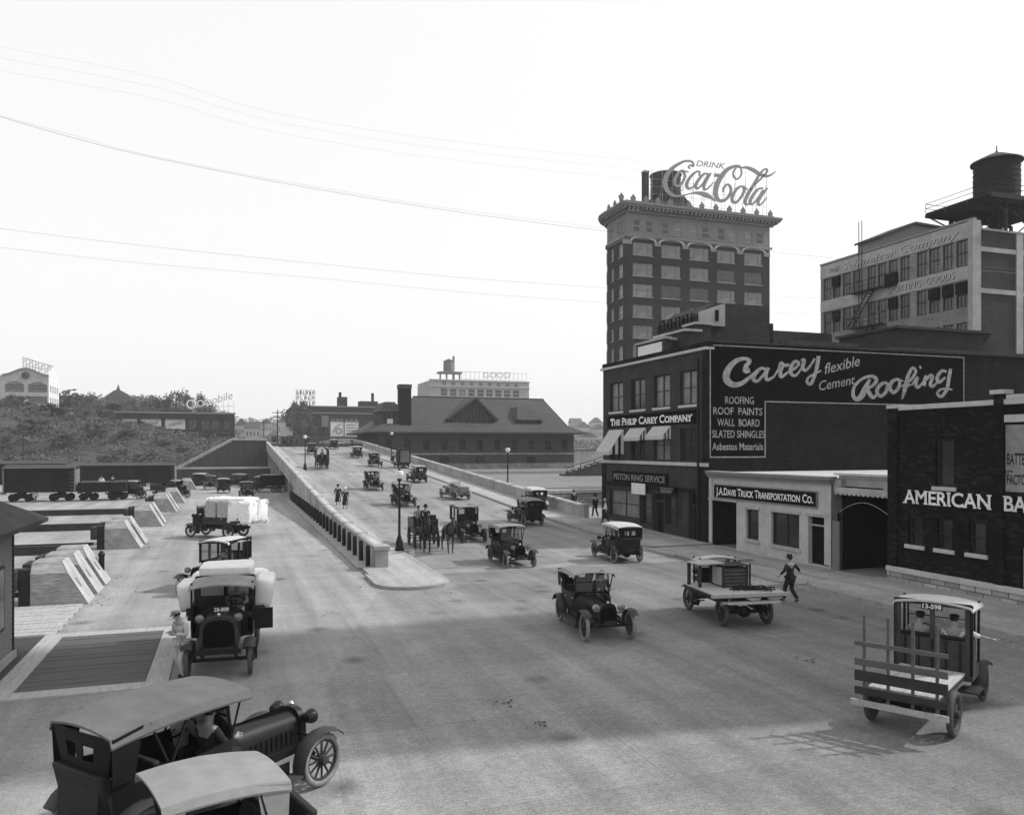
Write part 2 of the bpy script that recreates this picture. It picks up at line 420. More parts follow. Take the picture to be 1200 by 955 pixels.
# ------------------------------------------------------------------ materials
M_dust = road_mat('yard_dust', 0.262, 0.15)
M_road = road_mat('street_paving', 0.262, 0.17, pav=(0.24, 0.11, 0.012, 0.82), darkened=.72)
M_deck = road_mat('viaduct_paving', 0.25, 0.10, pav=(1.5, 0.9, 0.02, 0.88))
M_walk = road_mat('sidewalk_concrete', 0.34, 0.08, pav=(1.5, 1.5, 0.03, 0.8))
M_walk_dirty = road_mat('sidewalk_worn', 0.34, 0.14, pav=(1.6, 1.6, 0.03, 0.75))
M_kerb = mat('kerb_stone', 0.27, 0.85, 0.25, 2.0, 0.01)
M_conc = mat('weathered_concrete', 0.30, 0.9, 0.22, 0.9, 0.01, var2=0.25, scale2=0.25)
M_conc_w = mat('pale_concrete', 0.37, 0.9, 0.22, 1.6, 0.008, var2=0.12, scale2=0.5)
M_conc_g = mat('rough_formed_concrete', 0.25, 0.95, 0.42, 2.5, 0.04, stretch=(1, 1, 6), var2=.3, scale2=.7)
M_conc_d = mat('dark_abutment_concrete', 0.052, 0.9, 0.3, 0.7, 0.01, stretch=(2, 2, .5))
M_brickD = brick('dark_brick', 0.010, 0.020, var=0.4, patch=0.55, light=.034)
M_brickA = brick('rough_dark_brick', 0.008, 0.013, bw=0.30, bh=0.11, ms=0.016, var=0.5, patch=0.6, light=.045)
M_brickM = brick('brown_brick', 0.038, 0.052, var=0.22, patch=0.25)
M_brickT = brick('tower_brick', 0.024, 0.032, var=0.2, patch=0.15)
M_brickL = brick('buff_brick', 0.19, 0.22, var=0.2, patch=0.3)
M_brickS = brick('station_brick', 0.055, 0.075, var=0.2, patch=0.2)
M_stone = brick('rubble_stone', 0.30, 0.14, bw=0.7, bh=0.28, ms=0.03, var=0.3, patch=0.3)
M_trim = mat('pale_stone_trim', 0.42, 0.85, 0.15, 3.0, 0.004)
M_trimd = mat('grey_stone_trim', 0.22, 0.85, 0.2, 3.0, 0.004)
M_paintw = mat('off_white_paint', 0.62, 0.6, 0.1, 4.0)
M_paintg = mat('grey_paint', 0.33, 0.75, 0.12, 2.5, var2=0.12, scale2=0.6)
M_paintm = mat('mid_grey_paint', 0.16, 0.7, 0.15, 3.0)
M_black = mat('black_paint', 0.005, 0.9, 0.3, 4.0, spec=.02)
M_iron = mat('dark_iron', 0.013, 0.5, 0.35, 6.0, 0.002)
M_letter = mat('white_lettering', 0.66, 0.7, 0.22, 5.0, var2=.12, scale2=.7)
M_letterg = mat('faded_grey_lettering', 0.31, 0.8, 0.4, 4.0, var2=.2, scale2=.5)
M_letterd = mat('dim_lettering', 0.24, 0.8, 0.25, 4.0)
M_letterk = mat('black_lettering', 0.014, 0.7, 0.2, 5.0)
M_glassd = mat('dark_window_glass', 0.016, 0.12, 0.4, 0.8, spec=0.6)
M_glassm = mat('window_with_blind', 0.13, 0.25, 0.35, 0.9, spec=0.6)
M_glassl = mat('window_with_pale_shade', 0.22, 0.4, 0.2, 1.0)
M_glassf = mat('ribbed_factory_glass', 0.08, 0.3, 0.4, 1.1, spec=0.5)
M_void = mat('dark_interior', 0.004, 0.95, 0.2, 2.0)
M_framed = mat('dark_window_frame', 0.03, 0.6, 0.2, 5.0)
M_framel = mat('pale_window_frame', 0.45, 0.6, 0.12, 5.0)
M_roof = mat('slate_roof', 0.058, 0.85, 0.3, 1.2, 0.01, stretch=(1, 1, 3), var2=0.15, scale2=0.15)
M_tar = mat('tarred_roof', 0.05, 0.9, 0.3, 1.0)
M_wood = mat('weathered_planks', 0.095, 0.9, 0.3, 1.2, 0.006, stretch=(1.0, 14, 8))
M_woodl = mat('bleached_timber', 0.33, 0.9, 0.22, 1.5, 0.006, stretch=(12, 1.0, 8))
M_woodd = mat('dark_timber', 0.035, 0.9, 0.3, 3.0, 0.005)
M_clap = mat('grey_clapboard', 0.17, 0.85, 0.15, 2.5, 0.003, stretch=(1, 1, 5))
M_car = mat('dusty_black_enamel', 0.009, 0.42, 0.4, 5.0, spec=0.2, var2=0.2, scale2=1.2)
M_cargrey = mat('grey_enamel', 0.13, 0.35, 0.2, 4.0, spec=.35, var2=0.15, scale2=1.0)
M_fender = mat('road_dusted_enamel', 0.035, 0.5, 0.5, 4.0, spec=.22, var2=0.3, scale2=1.5)
M_canvas = mat('grey_canvas', 0.21, 0.9, 0.22, 4.0, 0.02, var2=0.18, scale2=0.9, bscale=2.5)
M_canvasd = mat('black_oilcloth', 0.009, 0.6, 0.25, 5.0, 0.004)
M_canvasl = mat('pale_canvas', 0.42, 0.9, 0.14, 4.0, 0.015, bscale=2.5)
M_tyre = mat('worn_tyre', 0.07, 0.9, 0.25, 8.0, 0.002)
M_tyrel = mat('pale_dusty_tyre', 0.20, 0.9, 0.2, 8.0, 0.002)
M_spoke = mat('dark_spoke_wood', 0.04, 0.6, 0.25, 8.0)
M_nickel = mat('nickel_plate', 0.45, 0.25, 0.1, 5.0, metal=0.9)
M_lens = mat('lamp_lens', 0.12, 0.12, 0.1, 6.0, spec=0.8)
M_leather = mat('black_leather', 0.02, 0.5, 0.3, 6.0, 0.004)
M_plate = mat('number_plate', 0.03, 0.6, 0.1, 6.0)
M_glass = clear_glass('windscreen_glass', 0.72)
M_skin = mat('skin', 0.27, 0.6, 0.1, 8.0)
M_hair = mat('dark_hair', 0.02, 0.7, 0.3, 20.0)
M_clothd = mat('dark_suit_cloth', 0.022, 0.95, 0.25, 10.0, 0.004)
M_clothm = mat('grey_work_cloth', 0.19, 0.95, 0.2, 9.0, 0.008)
M_clothg = mat('worn_denim', 0.38, 0.95, 0.2, 9.0, 0.008)
M_clothw = mat('white_shirt_cloth', 0.62, 0.9, 0.08, 9.0, 0.004)
M_horse = mat('dark_bay_coat', 0.035, 0.6, 0.3, 4.0)
M_harness = mat('harness_leather', 0.012, 0.5, 0.3, 6.0)
M_sack = mat('white_cotton_sack', 0.68, 0.95, 0.1, 3.0, 0.02, bscale=5.0)
M_cotton = mat('raw_cotton', 0.75, 1.0, 0.14, 9.0, 0.05)
M_burlap = mat('burlap_wrapping', 0.33, 1.0, 0.3, 5.0, 0.02)
M_freight = mat('freight_car_paint', 0.013, 0.75, 0.35, 2.0, var2=0.3, scale2=0.4)
M_freightw = mat('dusty_running_board', 0.22, 0.9, 0.25, 2.0)
M_leaf1 = mat('dark_foliage', 0.05, 0.7, 0.35, 1.5)
M_leaf2 = mat('light_foliage', 0.085, 0.7, 0.35, 1.5)
M_bark = mat('bark', 0.05, 0.95, 0.3, 6.0, 0.02)
M_grass = mat('scrubby_grass', 0.05, 0.95, 0.4, 0.5, 0.1, var2=0.4, scale2=0.06)
M_far = mat('far_wall', 0.25, 0.9, 0.1, 1.0)

# ------------------------------------------------------------------ ground and terrain
def terr(X, Y):
    nb = mnoise.noise(Vector((X * .012, Y * .012, 3.1)))
    if X < 28: T = 7.0 + 8.0 * max(0, min(1.6, -X / 50)) * 1.0
    else: T = 7.0 * (1 - sstep(28, 34, X))
    st = sstep(152, 205, Y) if X < 5 else (sstep(165.3, 166, Y) if X < 27.5 else sstep(195, 260, Y))
    if 5 <= X < 28 and Y > 165: T = 6.75 - 0.004 * max(0, Y - 200)
    h = T * st
    if X < 5: h += 0.7 * st * mnoise.noise(Vector((X * .06, Y * .06, 0)))
    h += sstep(300, 560, Y) * (13 if X < 60 else 6) * sstep(0, 90, abs(X - 18) + 30)
    h += sstep(560, 1300, Y) * (34 + 20 * nb)
    return h
xs = sorted(set([-1500, -1100, -800, -600, -480, -380, -300, -250] + list(range(-210, 5, 5)) + [5, 6, 16, 27.4, 28, 31, 34, 38, 45] + list(range(55, 260, 14)) + [300, 360, 430, 520, 640, 800, 1000, 1400]))
ys = sorted(set([-300, -120, -50, 0, 30, 60, 90, 120, 145] + list(range(150, 210, 4)) + [165.2, 166.2] + list(range(215, 330, 9)) + list(range(340, 700, 25)) + list(range(740, 1500, 60)) + [1700, 2200, 3200]))
mb = MB(); vs = [(x, y, terr(x, y)) for y in ys for x in xs]; n = len(xs)
mb.add(vs, [(j*n+i, j*n+i+1, (j+1)*n+i+1, (j+1)*n+i) for j in range(len(ys)-1) for i in range(n-1)])
gnd = struct('ground', mb, M_dust, smooth=True)
# hillside grass takes over where the land rises
gnd.data.materials.append(M_grass)
for p in gnd.data.polygons:
    if p.center.y > 148 and not (p.center.x > 27 and p.center.y < 200): p.material_index = 1

# the street crossing: one worn sheet up to the foot of the viaduct
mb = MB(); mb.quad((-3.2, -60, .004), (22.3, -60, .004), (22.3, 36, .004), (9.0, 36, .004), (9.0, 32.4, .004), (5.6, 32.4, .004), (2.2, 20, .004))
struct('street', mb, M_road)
mb = MB(); Ys = [30 + 2.5 * k for k in range(93)]
mb.loft([[(KL - .02, y, zr(y) + .012), (KR + .02, y, zr(y) + .012)] for y in Ys if y > 35.5], closed=False)
struct('roadway', mb, M_deck)
def strip_walk(name, x0, x1, y0, y1, mt, hh=.14, step=2.5, kerb_side=1):
    ys_ = [y0 + (y1 - y0) * k / max(1, int((y1 - y0) / step)) for k in range(max(1, int((y1 - y0) / step)) + 1)]
    mb = MB(); mb.loft([[(x0, y, zr(y) - .3), (x1, y, zr(y) - .3), (x1, y, zr(y) + hh), (x0, y, zr(y) + hh)] for y in ys_])
    return struct(name, mb, mt)
# left viaduct sidewalk with its rounded nose
strip_walk('sidewalk', XL + .42, KL - .16, 38.3, 250, M_walk)
strip_walk('kerb', KL - .16, KL, 36.2, 250, M_kerb, .15)
def rounded_nose(x0, x1, y0, y1, r, n=7):
    p = [(x0, y1)] + [(x0 + r - r*cos(pi/2*k/n), y0 + r - r*sin(pi/2*k/n)) for k in range(n + 1)] + [(x1 - r + r*sin(pi/2*k/n), y0 + r - r*cos(pi/2*k/n)) for k in range(n + 1)] + [(x1, y1)]
    return p
mb = MB(); mb.prism(rounded_nose(5.7, KL + .0, 32.2, 36.2, 1.5), 'z', -.2, .138); struct('kerb', mb, M_kerb)
mb = MB(); mb.prism(rounded_nose(5.88, KL - .17, 32.38, 38.28, 1.4), 'z', -.1, .146); struct('sidewalk', mb, M_walk)
mb = MB(); mb.box(5.7, XL - .02, 38.3, 92, -.2, .138); struct('kerb', mb, M_kerb)
# right sidewalk, with the worn driveway gap in front of the low truck depot
strip_walk('sidewalk', KR + .16, XF - .005, 41.0, 56.0, M_walk_dirty)
strip_walk('sidewalk', KR + .16, XR - .0, 56.0, 250, M_walk)
strip_walk('kerb', KR, KR + .16, 41.0, 250, M_kerb, .15)
strip_walk('driveway', KR - .4, XF - .005, 28.0, 40.98, M_walk_dirty, .045)
mb = MB(); mb.prism([(22.6, -40), (XF - .005, -40), (XF - .005, 27.98), (23.4, 27.98), (22.6, 26.6)], 'z', -.2, .14); struct('sidewalk', mb, M_walk_dirty)
mb = MB(); mb.prism([(22.42, -40), (22.597, -40), (22.597, 26.6), (23.4, 28.0), (23.1, 28.0), (22.42, 26.7)], 'z', -.2, .165); struct('kerb', mb, M_kerb)
mb = MB(); mb.prism([(22.2, 35.6), (22.8, 34.6), (25.2, 34.6), (25.2, 38.8), (23.2, 38.8), (22.3, 37.4)], 'z', -.1, .15); struct('sidewalk', mb, M_walk)

# ------------------------------------------------------------------ viaduct
via = thing('viaduct', 'long pale concrete viaduct rising from the street over the rail yard', 'viaduct', (XL, 38, 0))
def vpart(name, mb, mt, smooth=False, bevel=0.0):
    mb.v = [(x - XL, y - 38, z) for x, y, z in mb.v]; return mb.build(name, mt, via, smooth, bevel)
EYs = [38.0 + 2.4 * k for k in range(90)]
mb = MB(); ws = [y for y in EYs if y < 93] + [93.0]
mb.loft([[(XL + .03, y, -.4), (XL + .40, y, -.4), (XL + .40, y, zr(y) + .1), (XL + .03, y, zr(y) + .1)] for y in ws]); vpart('retaining_wall', mb, M_conc)
mb = MB(); ws2 = [y for y in EYs if y > 60] + []
mb.loft([[(XR - .40, y, -.4), (XR - .03, y, -.4), (XR - .03, y, zr(y) + .1), (XR - .40, y, zr(y) + .1)] for y in [58.0] + ws2 if y < 166]); vpart('retaining_wall', mb, M_conc)
mb = MB(); mb.loft([[(XL + .05, y, zr(y) - .75), (XR - .05, y, zr(y) - .75), (XR - .05, y, zr(y) - .06), (XL + .05, y, zr(y) - .06)] for y in EYs if y >= 92]); vpart('deck_slab', mb, M_conc)
# parapets: solid wall with a coping and pilasters every few metres
def parapet(x, y0, y1, outer):
    ys_ = [y0 + (y1 - y0) * k / 60 for k in range(61)]
    mb = MB(); mb.loft([[(x, y, zr(y) - .12), (x + .36, y, zr(y) - .12), (x + .36, y, zr(y) + .96), (x, y, zr(y) + .96)] for y in ys_])
    p = vpart('parapet', mb, M_conc)
    mb = MB(); mb.loft([[(x - .07, y, zr(y) + .962), (x + .43, y, zr(y) + .962), (x + .43, y, zr(y) + 1.06), (x + .33, y, zr(y) + 1.13), (x + .03, y, zr(y) + 1.13), (x - .07, y, zr(y) + 1.06)] for y in ys_])
    mb.v = [(a - XL, b - 38, c) for a, b, c in mb.v]; mb.build('coping', M_conc_w, p, False)
    y = y0 + .25
    while y < y1 and y < 240:
        w = .34; mb = MB(); mb.box(x - .045, x + .405, y - w, y + w, zr(y) - .10, zr(y) + .961).box(x - .085, x + .445, y - .28, y + .28, zr(y) + .95, zr(y) + 1.15); y += 5.6
        mb.v = [(a - XL, b - 38, c) for a, b, c in mb.v]; mb.build('pilaster', M_conc, p, False)
    mb = MB(); y = y0 + .25
    while y + 5.6 < min(y1, 240):        # raised frames of the sunken panels on the outer face
        xo = x - .03 if outer < 0 else x + .36
        for a, b, c, d in ((y + .5, y + 5.1, .78, .86), (y + .5, y + 5.1, .16, .24)):
            mb.loft([[(xo, q, zr(q) + c), (xo + .03, q, zr(q) + c), (xo + .03, q, zr(q) + d), (xo, q, zr(q) + d)] for q in (a, b)])
        y += 5.6
    mb.v = [(a - XL, b - 38, c) for a, b, c in mb.v]; mb.build('panel_moulding', M_conc, p, False)
    return p
parapet(XL, 38.3, 251, -1); parapet(XR - .36, 56.4, 251, 1)
mb = MB(); mb.box(XL - .12, XL + .48, 37.9, 38.75, -.2, .96).box(XL - .2, XL + .56, 37.82, 38.83, .965, 1.16); vpart('end_post', mb, M_conc, bevel=.015)
# skewed sunken panels along the side of the solid part
mb = MB(); y = 44.0
while y < 92:
    zt, zb = zr(y + 2) - .05, .25
    if zt - zb > .5:
        for a, b, c, d in ((y + .4, y + 4.9, -.05, -.17),):
            mb.loft([[(XL - .02, q, zr(q) + c), (XL + .05, q, zr(q) + c), (XL + .05, q, zr(q) + d), (XL - .02, q, zr(q) + d)] for q in (a, b)])
    y += 5.6
vpart('string_course', mb, M_conc_w)
for k in range(8):       # open spans: columns and brackets along the east edge
    y = 94 + 9.4 * k; mb = MB(); mb.box(XL + .15, XL + .85, y - .45, y + .45, -.3, zr(y) - .752)
    mb.prism([(y - .45, zr(y) - 1.6), (y + .45, zr(y) - 1.6), (y + 1.3, zr(y) - .76), (y - 1.3, zr(y) - .76)], 'x', XL + .25, XL + .75)
    vpart('column', mb, M_conc)
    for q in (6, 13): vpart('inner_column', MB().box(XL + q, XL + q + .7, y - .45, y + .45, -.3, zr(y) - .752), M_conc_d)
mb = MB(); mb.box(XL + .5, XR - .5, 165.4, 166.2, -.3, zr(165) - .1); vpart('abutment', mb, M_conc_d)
# wing wall running down to the yard on the east side
ww = thing('wing_wall', 'sloping concrete wing wall with a pale stepped top under the far end of the viaduct', 'wall', (XL - 6, 165, 0))
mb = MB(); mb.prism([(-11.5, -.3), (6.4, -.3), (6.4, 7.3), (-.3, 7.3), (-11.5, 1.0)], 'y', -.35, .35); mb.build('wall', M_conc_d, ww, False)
mb = MB(); a, b = Vector((-11.8, -.42, .95)), Vector((-.3, -.42, 7.35)); mb.loft([[a, a + Vector((0, 1, 0)), a + Vector((0, 1, .45)), a + Vector((0, 0, .45))], [b, b + Vector((0, 1, 0)), b + Vector((0, 1, .45)), b + Vector((0, 0, .45))]]); mb.box(-.29, 6.0, -.42, .5, 7.31, 7.75)
for k in range(34):
    t = k / 34; p = a.lerp(b, t); mb.box(p.x, p.x + .17, -.47, -.425, p.z - .28, p.z + .1)
mb.build('coping', M_conc_w, ww, False)
yw = thing('yard_wall', 'low dark retaining wall with a pale cap across the end of the team yard', 'wall', (-12, 133, 0))
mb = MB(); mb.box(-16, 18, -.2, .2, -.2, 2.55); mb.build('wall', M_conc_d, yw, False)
mb = MB(); mb.box(-16.1, 18.1, -.3, .3, 2.553, 2.85); mb.build('cap', M_conc, yw, False)
mb = MB(); mb.box(.0, .5, -.33, -.21, -.1, 3.6); mb.build('pilaster', M_conc, yw, False)

# dark guard posts along the foot of the viaduct wall
mb = MB(); mb.lathe([(.11, -.1), (.11, .92), (.085, 1.0), (.03, 1.03)], n=10); pm = mb.mesh('guard_post', M_iron)
q0 = on_z(426, 669.6); 
for k in range(25):
    o = obj('guard_post', pm, None, (6.22, 38.6 + 2.15 * k, .138)); ys_near = k
    ordn = ['second', 'third', 'fourth', 'fifth', 'sixth', 'seventh', 'eighth', 'ninth', 'tenth', 'eleventh', 'twelfth', 'thirteenth', 'fourteenth']
    lab = 'black iron guard post nearest the end of the viaduct parapet' if k == 0 else ordn[k - 1] + ' black iron guard post counting from the end of the viaduct parapet' if k < 14 else 'small black guard post in the far part of the row along the viaduct wall'
    tag(o, lab, 'bollard', 'guard posts along the viaduct wall')

# ------------------------------------------------------------------ team yard on the left: bumpers, tracks, scale, shed
def bumper(X, Y, label, s=1.0):
    t = thing('track_bumper', label, 'track bumper', (X, Y, 0), 0, 'concrete bumpers at the ends of the yard tracks')
    mb = MB(); w = 1.5; V3 = lambda pr, y: [(u, y, z) for u, z in pr]; lo_, hi_ = [(0, -.1), (1.95, -.1), (1.2, 1.2), (0, 1.2)], [(0, -.1), (1.95, -.1), (.96, 1.6), (0, 1.6)]; mb.loft([V3(lo_, 0), V3(hi_, .32), V3(hi_, w)]); mb.build('block', M_conc_g, t, False, .035)
    mb = MB(); a, b = Vector((1.90, 0, .0)), Vector((1.205, 0, 1.2)); nn = Vector((.86, 0, .5)) * .02; c_, q_ = Vector((.975, .32, 1.6)), Vector((0, w, 0))
    mb.loft([[a, a + q_, a + q_ + nn, a + nn], [b, b + q_, b + q_ + nn, b + nn], [c_, Vector((.975, w, 1.6)), Vector((.975, w, 1.6)) + nn, c_ + nn]])
    mb.build('sunlit_face', M_conc_w, t, False)  # sunlight on the slope put into the colour: paler sheet over the block
    mb = MB(); c = a.lerp(b, .62) + nn * 1.1; u = (b - a).normalized() * .2
    for k in (-1, 1):
        mb.quad(c - u + Vector((0, .45, 0)), c - u + Vector((0, .75, 0)), c + u + Vector((0, .75, 0)), c + u + Vector((0, .45, 0)))
        break
    mb.build('stencil_patch', M_paintm, t, False)
    mb = MB(); mb.box(-.42, -.01, .2, .8, -.1, 1.35).box(-.7, -.42, -.1, 1.1, .6, 1.3); mb.build('buffer_timber', M_woodd, t, False, .02)
    return t
XB = -6.9
rows = [(33.4, [0, 2.25, 4.4]), (50.8, [0, 2.6]), (64.6, [0, 2.6]), (79.0, [0, 2.7]), (91.2, [0]), (119.5, [0])]
rl = ['nearest the clapboard shed', 'of the second group from the shed', 'of the third group from the shed', 'of the fourth group from the shed', 'standing alone beside the truck with the exposed front wheels', 'farthest away, beside the parked automobiles']
sub = [['nearest the plank walk', 'in the middle of its three', 'farthest from the plank walk'], ['standing in front', 'standing behind its neighbour'], ['standing in front', 'standing behind its neighbour'], ['standing in front', 'standing behind its neighbour'], [''], ['']]
for i, (Y, ds) in enumerate(rows):
    for j, d in enumerate(ds):
        lab = ('pale concrete wedge ' + rl[i] + (', ' + sub[i][j] if sub[i][j] else ''))
        bumper(XB + .12 * i, Y + d, lab)
for i, (Y, ds) in enumerate(rows[:4]):
    yc = Y + .5 + (ds[1] if len(ds) > 1 else 0) / 2
    names = ['beside the clapboard shed', 'ending at the second bumper group', 'ending at the third bumper group', 'under the gondola car']
    t = thing('yard_track', 'pair of rails on dark ties ' + names[i], 'railway track', (XB - .5, yc, 0), 0, 'yard tracks')
    mb = MB()
    for s in (-.75, .75): mb.box(-90, -.3, s - .04, s + .04, .06, .19).box(-90, -.3, s - .08, s + .08, .03, .062)
    mb.build('rail', M_iron, t, False)
    mb = MB()
    for k in range(140): mb.box(-.8 - .62 * k, -.58 - .62 * k, -1.25, 1.25, -.05, .028)
    mb.build('ties', M_woodd, t, False)
    if i:
        mb = MB(); mb.box(-85, -.8, -.22, .22, 0, .48); o = mb.build('timber_kerb', M_woodd, None, False, .02, loc=(XB - .2, Y - 1.1, 0))
        tag(o, 'long dark timber kerb lying across the yard ' + ['', 'beside the second bumper group', 'beside the third bumper group', 'in front of the box car'][i], 'timber kerb', 'timber kerbs between the yard tracks')
mb = MB(); mb.box(XB - 3.0, XB + 1.9, 30.2, 33.3, -.05, .05)
pw = thing('plank_walk', 'weathered plank crossing on the ground between shed and first bumpers', 'plank walk', (XB - 1, 31.4, 0))
for k in range(11):
    q = MB(); q.box(-2.4, 2.75 + .06 * (k % 2), -3.2 + .47 * k, -3.2 + .47 * k + .45, -.03, .04 + .008 * (k % 3)); q.build('plank', M_woodl, pw, False, .008)
# wagon scale
c4 = [on_z(74, 748), on_z(190, 743), on_z(170, 800), on_z(16, 812)]
ax = (c4[1] - c4[0]).normalized(); sy0, sy1 = c4[2].y, c4[0].y; 
sxl, sxr = (c4[0].x + c4[3].x) / 2, (c4[1].x + c4[2].x) / 2
scl = thing('wagon_scale', 'plank deck of a wagon scale set flush in a pale concrete frame', 'weighing scale', (sxl, sy0, 0))
Ls, Ws = sxr - sxl, sy1 - sy0
nb_ = 14
mb = MB()
for k in range(nb_): mb.box(.0, Ls, Ws * k / nb_ + .008, Ws * (k + 1) / nb_ - .008, -.05, .03 + .006 * (k * 7 % 3))
mb.build('deck', M_wood, scl, False, .004)
mb = MB(); fr = .55
mb.box(-fr, -.015, -fr, Ws + fr, -.1, .045).box(Ls + .015, Ls + fr, -fr, Ws + fr, -.1, .045).box(-.014, Ls + .014, -fr, -.015, -.1, .044).box(-.014, Ls + .014, Ws + .015, Ws + fr, -.1, .044)
mb.build('frame', M_woodl, scl, False, .01)
pit = tag(MB().box(sxl - 4.2, sxl - fr - .02, sy0 - .2, sy1 + fr - .1, -.05, .02).build('dark_slab', M_conc_d, None, False), None, None, kind='structure')  # flat slab in one dark tone left of the scale
gr = thing('drain_grate', 'iron drain grate with narrow bars beside the wagon scale', 'drain grate', (sxl - 2.0, sy0 + 1.2, 0.02))
mb = MB()
for k in range(14): mb.box(-1.2 + .17 * k, -1.13 + .17 * k, -.3, .3, 0, .03)
mb.build('bars', M_iron, gr, False)
MB().box(-1.28, 1.2, -.38, -.3, 0, .035).box(-1.28, 1.2, .3, .38, 0, .035).build('frame', M_conc, gr, False)
# clapboard scale house at the left edge
p1 = on_z(14, 771); LX, LY, HZ = 3.6, 3.9, 3.75
sh = thing('scale_house', 'small grey clapboard shed with a dark pitched roof at the left edge', 'shed', (p1.x, p1.y - LY, 0))
mb = MB(); nbd = 26
for k in range(nbd):
    z0, z1 = HZ * k / nbd, HZ * (k + 1) / nbd
    for s in range(1):
        mb.loft([[(-LX, -.018, z0), (0.018, -.018, z0), (.018, LY + .018, z0), (-LX, LY + .018, z0)], [(-LX, 0, z1), (0, 0, z1), (0, LY, z1), (-LX, LY, z1)]])
mb.build('wall', M_clap, sh, False)
mb = MB()
for x, y in ((.0, -.02), (.0, LY)): mb.box(x - .05, x + .045, y - .03, y + .06, 0, HZ - .01)
mb.build('corner_board', M_framed, sh, False)
MB().box(-LX - .1, .09, -.09, LY + .1, -.1, .22).build('foundation', M_conc, sh, False)
rf = MB(); ov = .75
rf.loft([[(-LX - ov, -ov, HZ - .05), (ov, -ov, HZ - .05), (ov, LY + ov, HZ - .05), (-LX - ov, LY + ov, HZ - .05)], [(-LX - ov, -ov, HZ + .06), (ov, -ov, HZ + .06), (ov, LY + ov, HZ + .06), (-LX - ov, LY + ov, HZ + .06)],
         [(-LX * .5 - .02, LY * .5 - .02, HZ + 1.5), (-LX * .5 + .02, LY * .5 - .02, HZ + 1.5), (-LX * .5 + .02, LY * .5 + .02, HZ + 1.5), (-LX * .5 - .02, LY * .5 + .02, HZ + 1.5)]])
rf.build('roof', M_tar, sh, False)
w_ = MB(); w_.box(.02, .06, 1.9, 2.9, 1.0, 2.7); w_.build('window', M_framed, sh, False)
MB().box(.061, .065, 1.98, 2.82, 1.08, 2.62).build('pane', M_glassd, sh, False)
w_ = MB(); w_.box(-1.4, -.4, -.06, -.022, 1.0, 2.6); w_.build('window', M_framed, sh, False)
MB().box(-1.32, -.48, -.066, -.061, 1.08, 2.52).build('pane', M_glassd, sh, False)
# timber post fence between the shed and the bumpers
tf = thing('timber_gate', 'dark timber post and rail barrier between the shed and the first bumpers', 'barrier', (XB - 2.8, 37.6, 0))
for x in (-1.4, -.5): MB().box(x - .13, x + .13, -.13, .13, -.1, 2.1).build('post', M_woodd, tf, False, .02)
MB().box(-3.2, -.3, -.2, -.13, .55, .85).box(-3.2, -.3, -.2, -.13, 1.25, 1.5).build('rail', M_wood, tf, False, .01)
mb = MB(); mb.lathe([(.17, -.05), (.17, .06), (.12, .1), (.12, 1.05), (.15, 1.15), (.05, 1.3)], n=12)
tag(mb.build('iron_post', M_iron, None, loc=tuple(on_z(119, 680))), 'short dark iron post beside the foot of the first concrete bumpers', 'post')
# ================================================================== buildings on the west side of the street
def rel(root, mb):
    l = root.location; mb.v = [(x - l.x, y - l.y, z - l.z) for x, y, z in mb.v]; return mb
def part(root, name, mb, mt, bevel=0.0, smooth=False): return rel(root, mb).build(name, mt, root, smooth, bevel)
def wpane(): return RNG.choice([M_glassd, M_glassd, M_glassm, M_glassm, M_glassl])

# ---- three storey brick building with the painted roofing sign
Y0, Y1, HC = 41.4, 55.8, 11.75
car_b = thing('brick_building', 'three storey dark brick corner building with a huge painted roofing sign on its side wall', 'building', (XF, Y0, 0))
U = lambda px: Y1 - on_x(px, 500, XF).y
ops = []
W3 = [(715, 730), (739.3, 756), (766.3, 785), (796.8, 817.2)]
for a, b in W3: ops.append((U(a), U(b), 8.5, 10.65))
for a, b in W3: ops.append((U(a), U(b), 4.95, 7.05))
shop = [(U(714), U(749), .75, 2.75), (U(750), U(763), .55, 2.75), (U(764.5), U(777.5), .15, 2.75), (U(779), U(799), .75, 2.75), (U(807), U(819), .15, 3.0)]
facade(car_b, 'street_wall', M_brickM, (XF, Y1, 0), -90, Y1 - Y0, HC, ops + shop, z0=-.4)
for o in ops: window(car_b, (XF, Y1, 0), -90, *o, 'double', M_framed, RNG.choice([M_glassd, M_glassm, M_glassm]), sill=M_trim if o[2] > 8 else None)
for i, o in enumerate(shop):
    s = 'double' if i in (0, 3) else 'g12'
    if i in (2, 4):
        mb = MB(); mb.box(0, .06, 0, .06, 0, o[3]-o[2]).box(o[1]-o[0]-.06, o[1]-o[0], 0, .06, 0, o[3]-o[2]).box(.06, o[1]-o[0]-.06, 0, .06, 2.05, 2.15).box(.2, .32, .0, .06, .02, 2.04)
        d = mb.build('door', M_framed, car_b, False, loc=tuple(Vector((XF + .2, Y1 - o[0], o[2])) - car_b.location), rz=-90)
        q = MB(); q.quad((0, .08, 0), (o[1]-o[0], .08, 0), (o[1]-o[0], .08, o[3]-o[2]), (0, .08, o[3]-o[2])); q.build('pane', M_void, d, False)
    else: window(car_b, (XF, Y1, 0), -90, *o, 'double' if i != 1 else 'sash', M_framed, M_glassd if i else M_glassm, depth=.2)
LN = 40.0
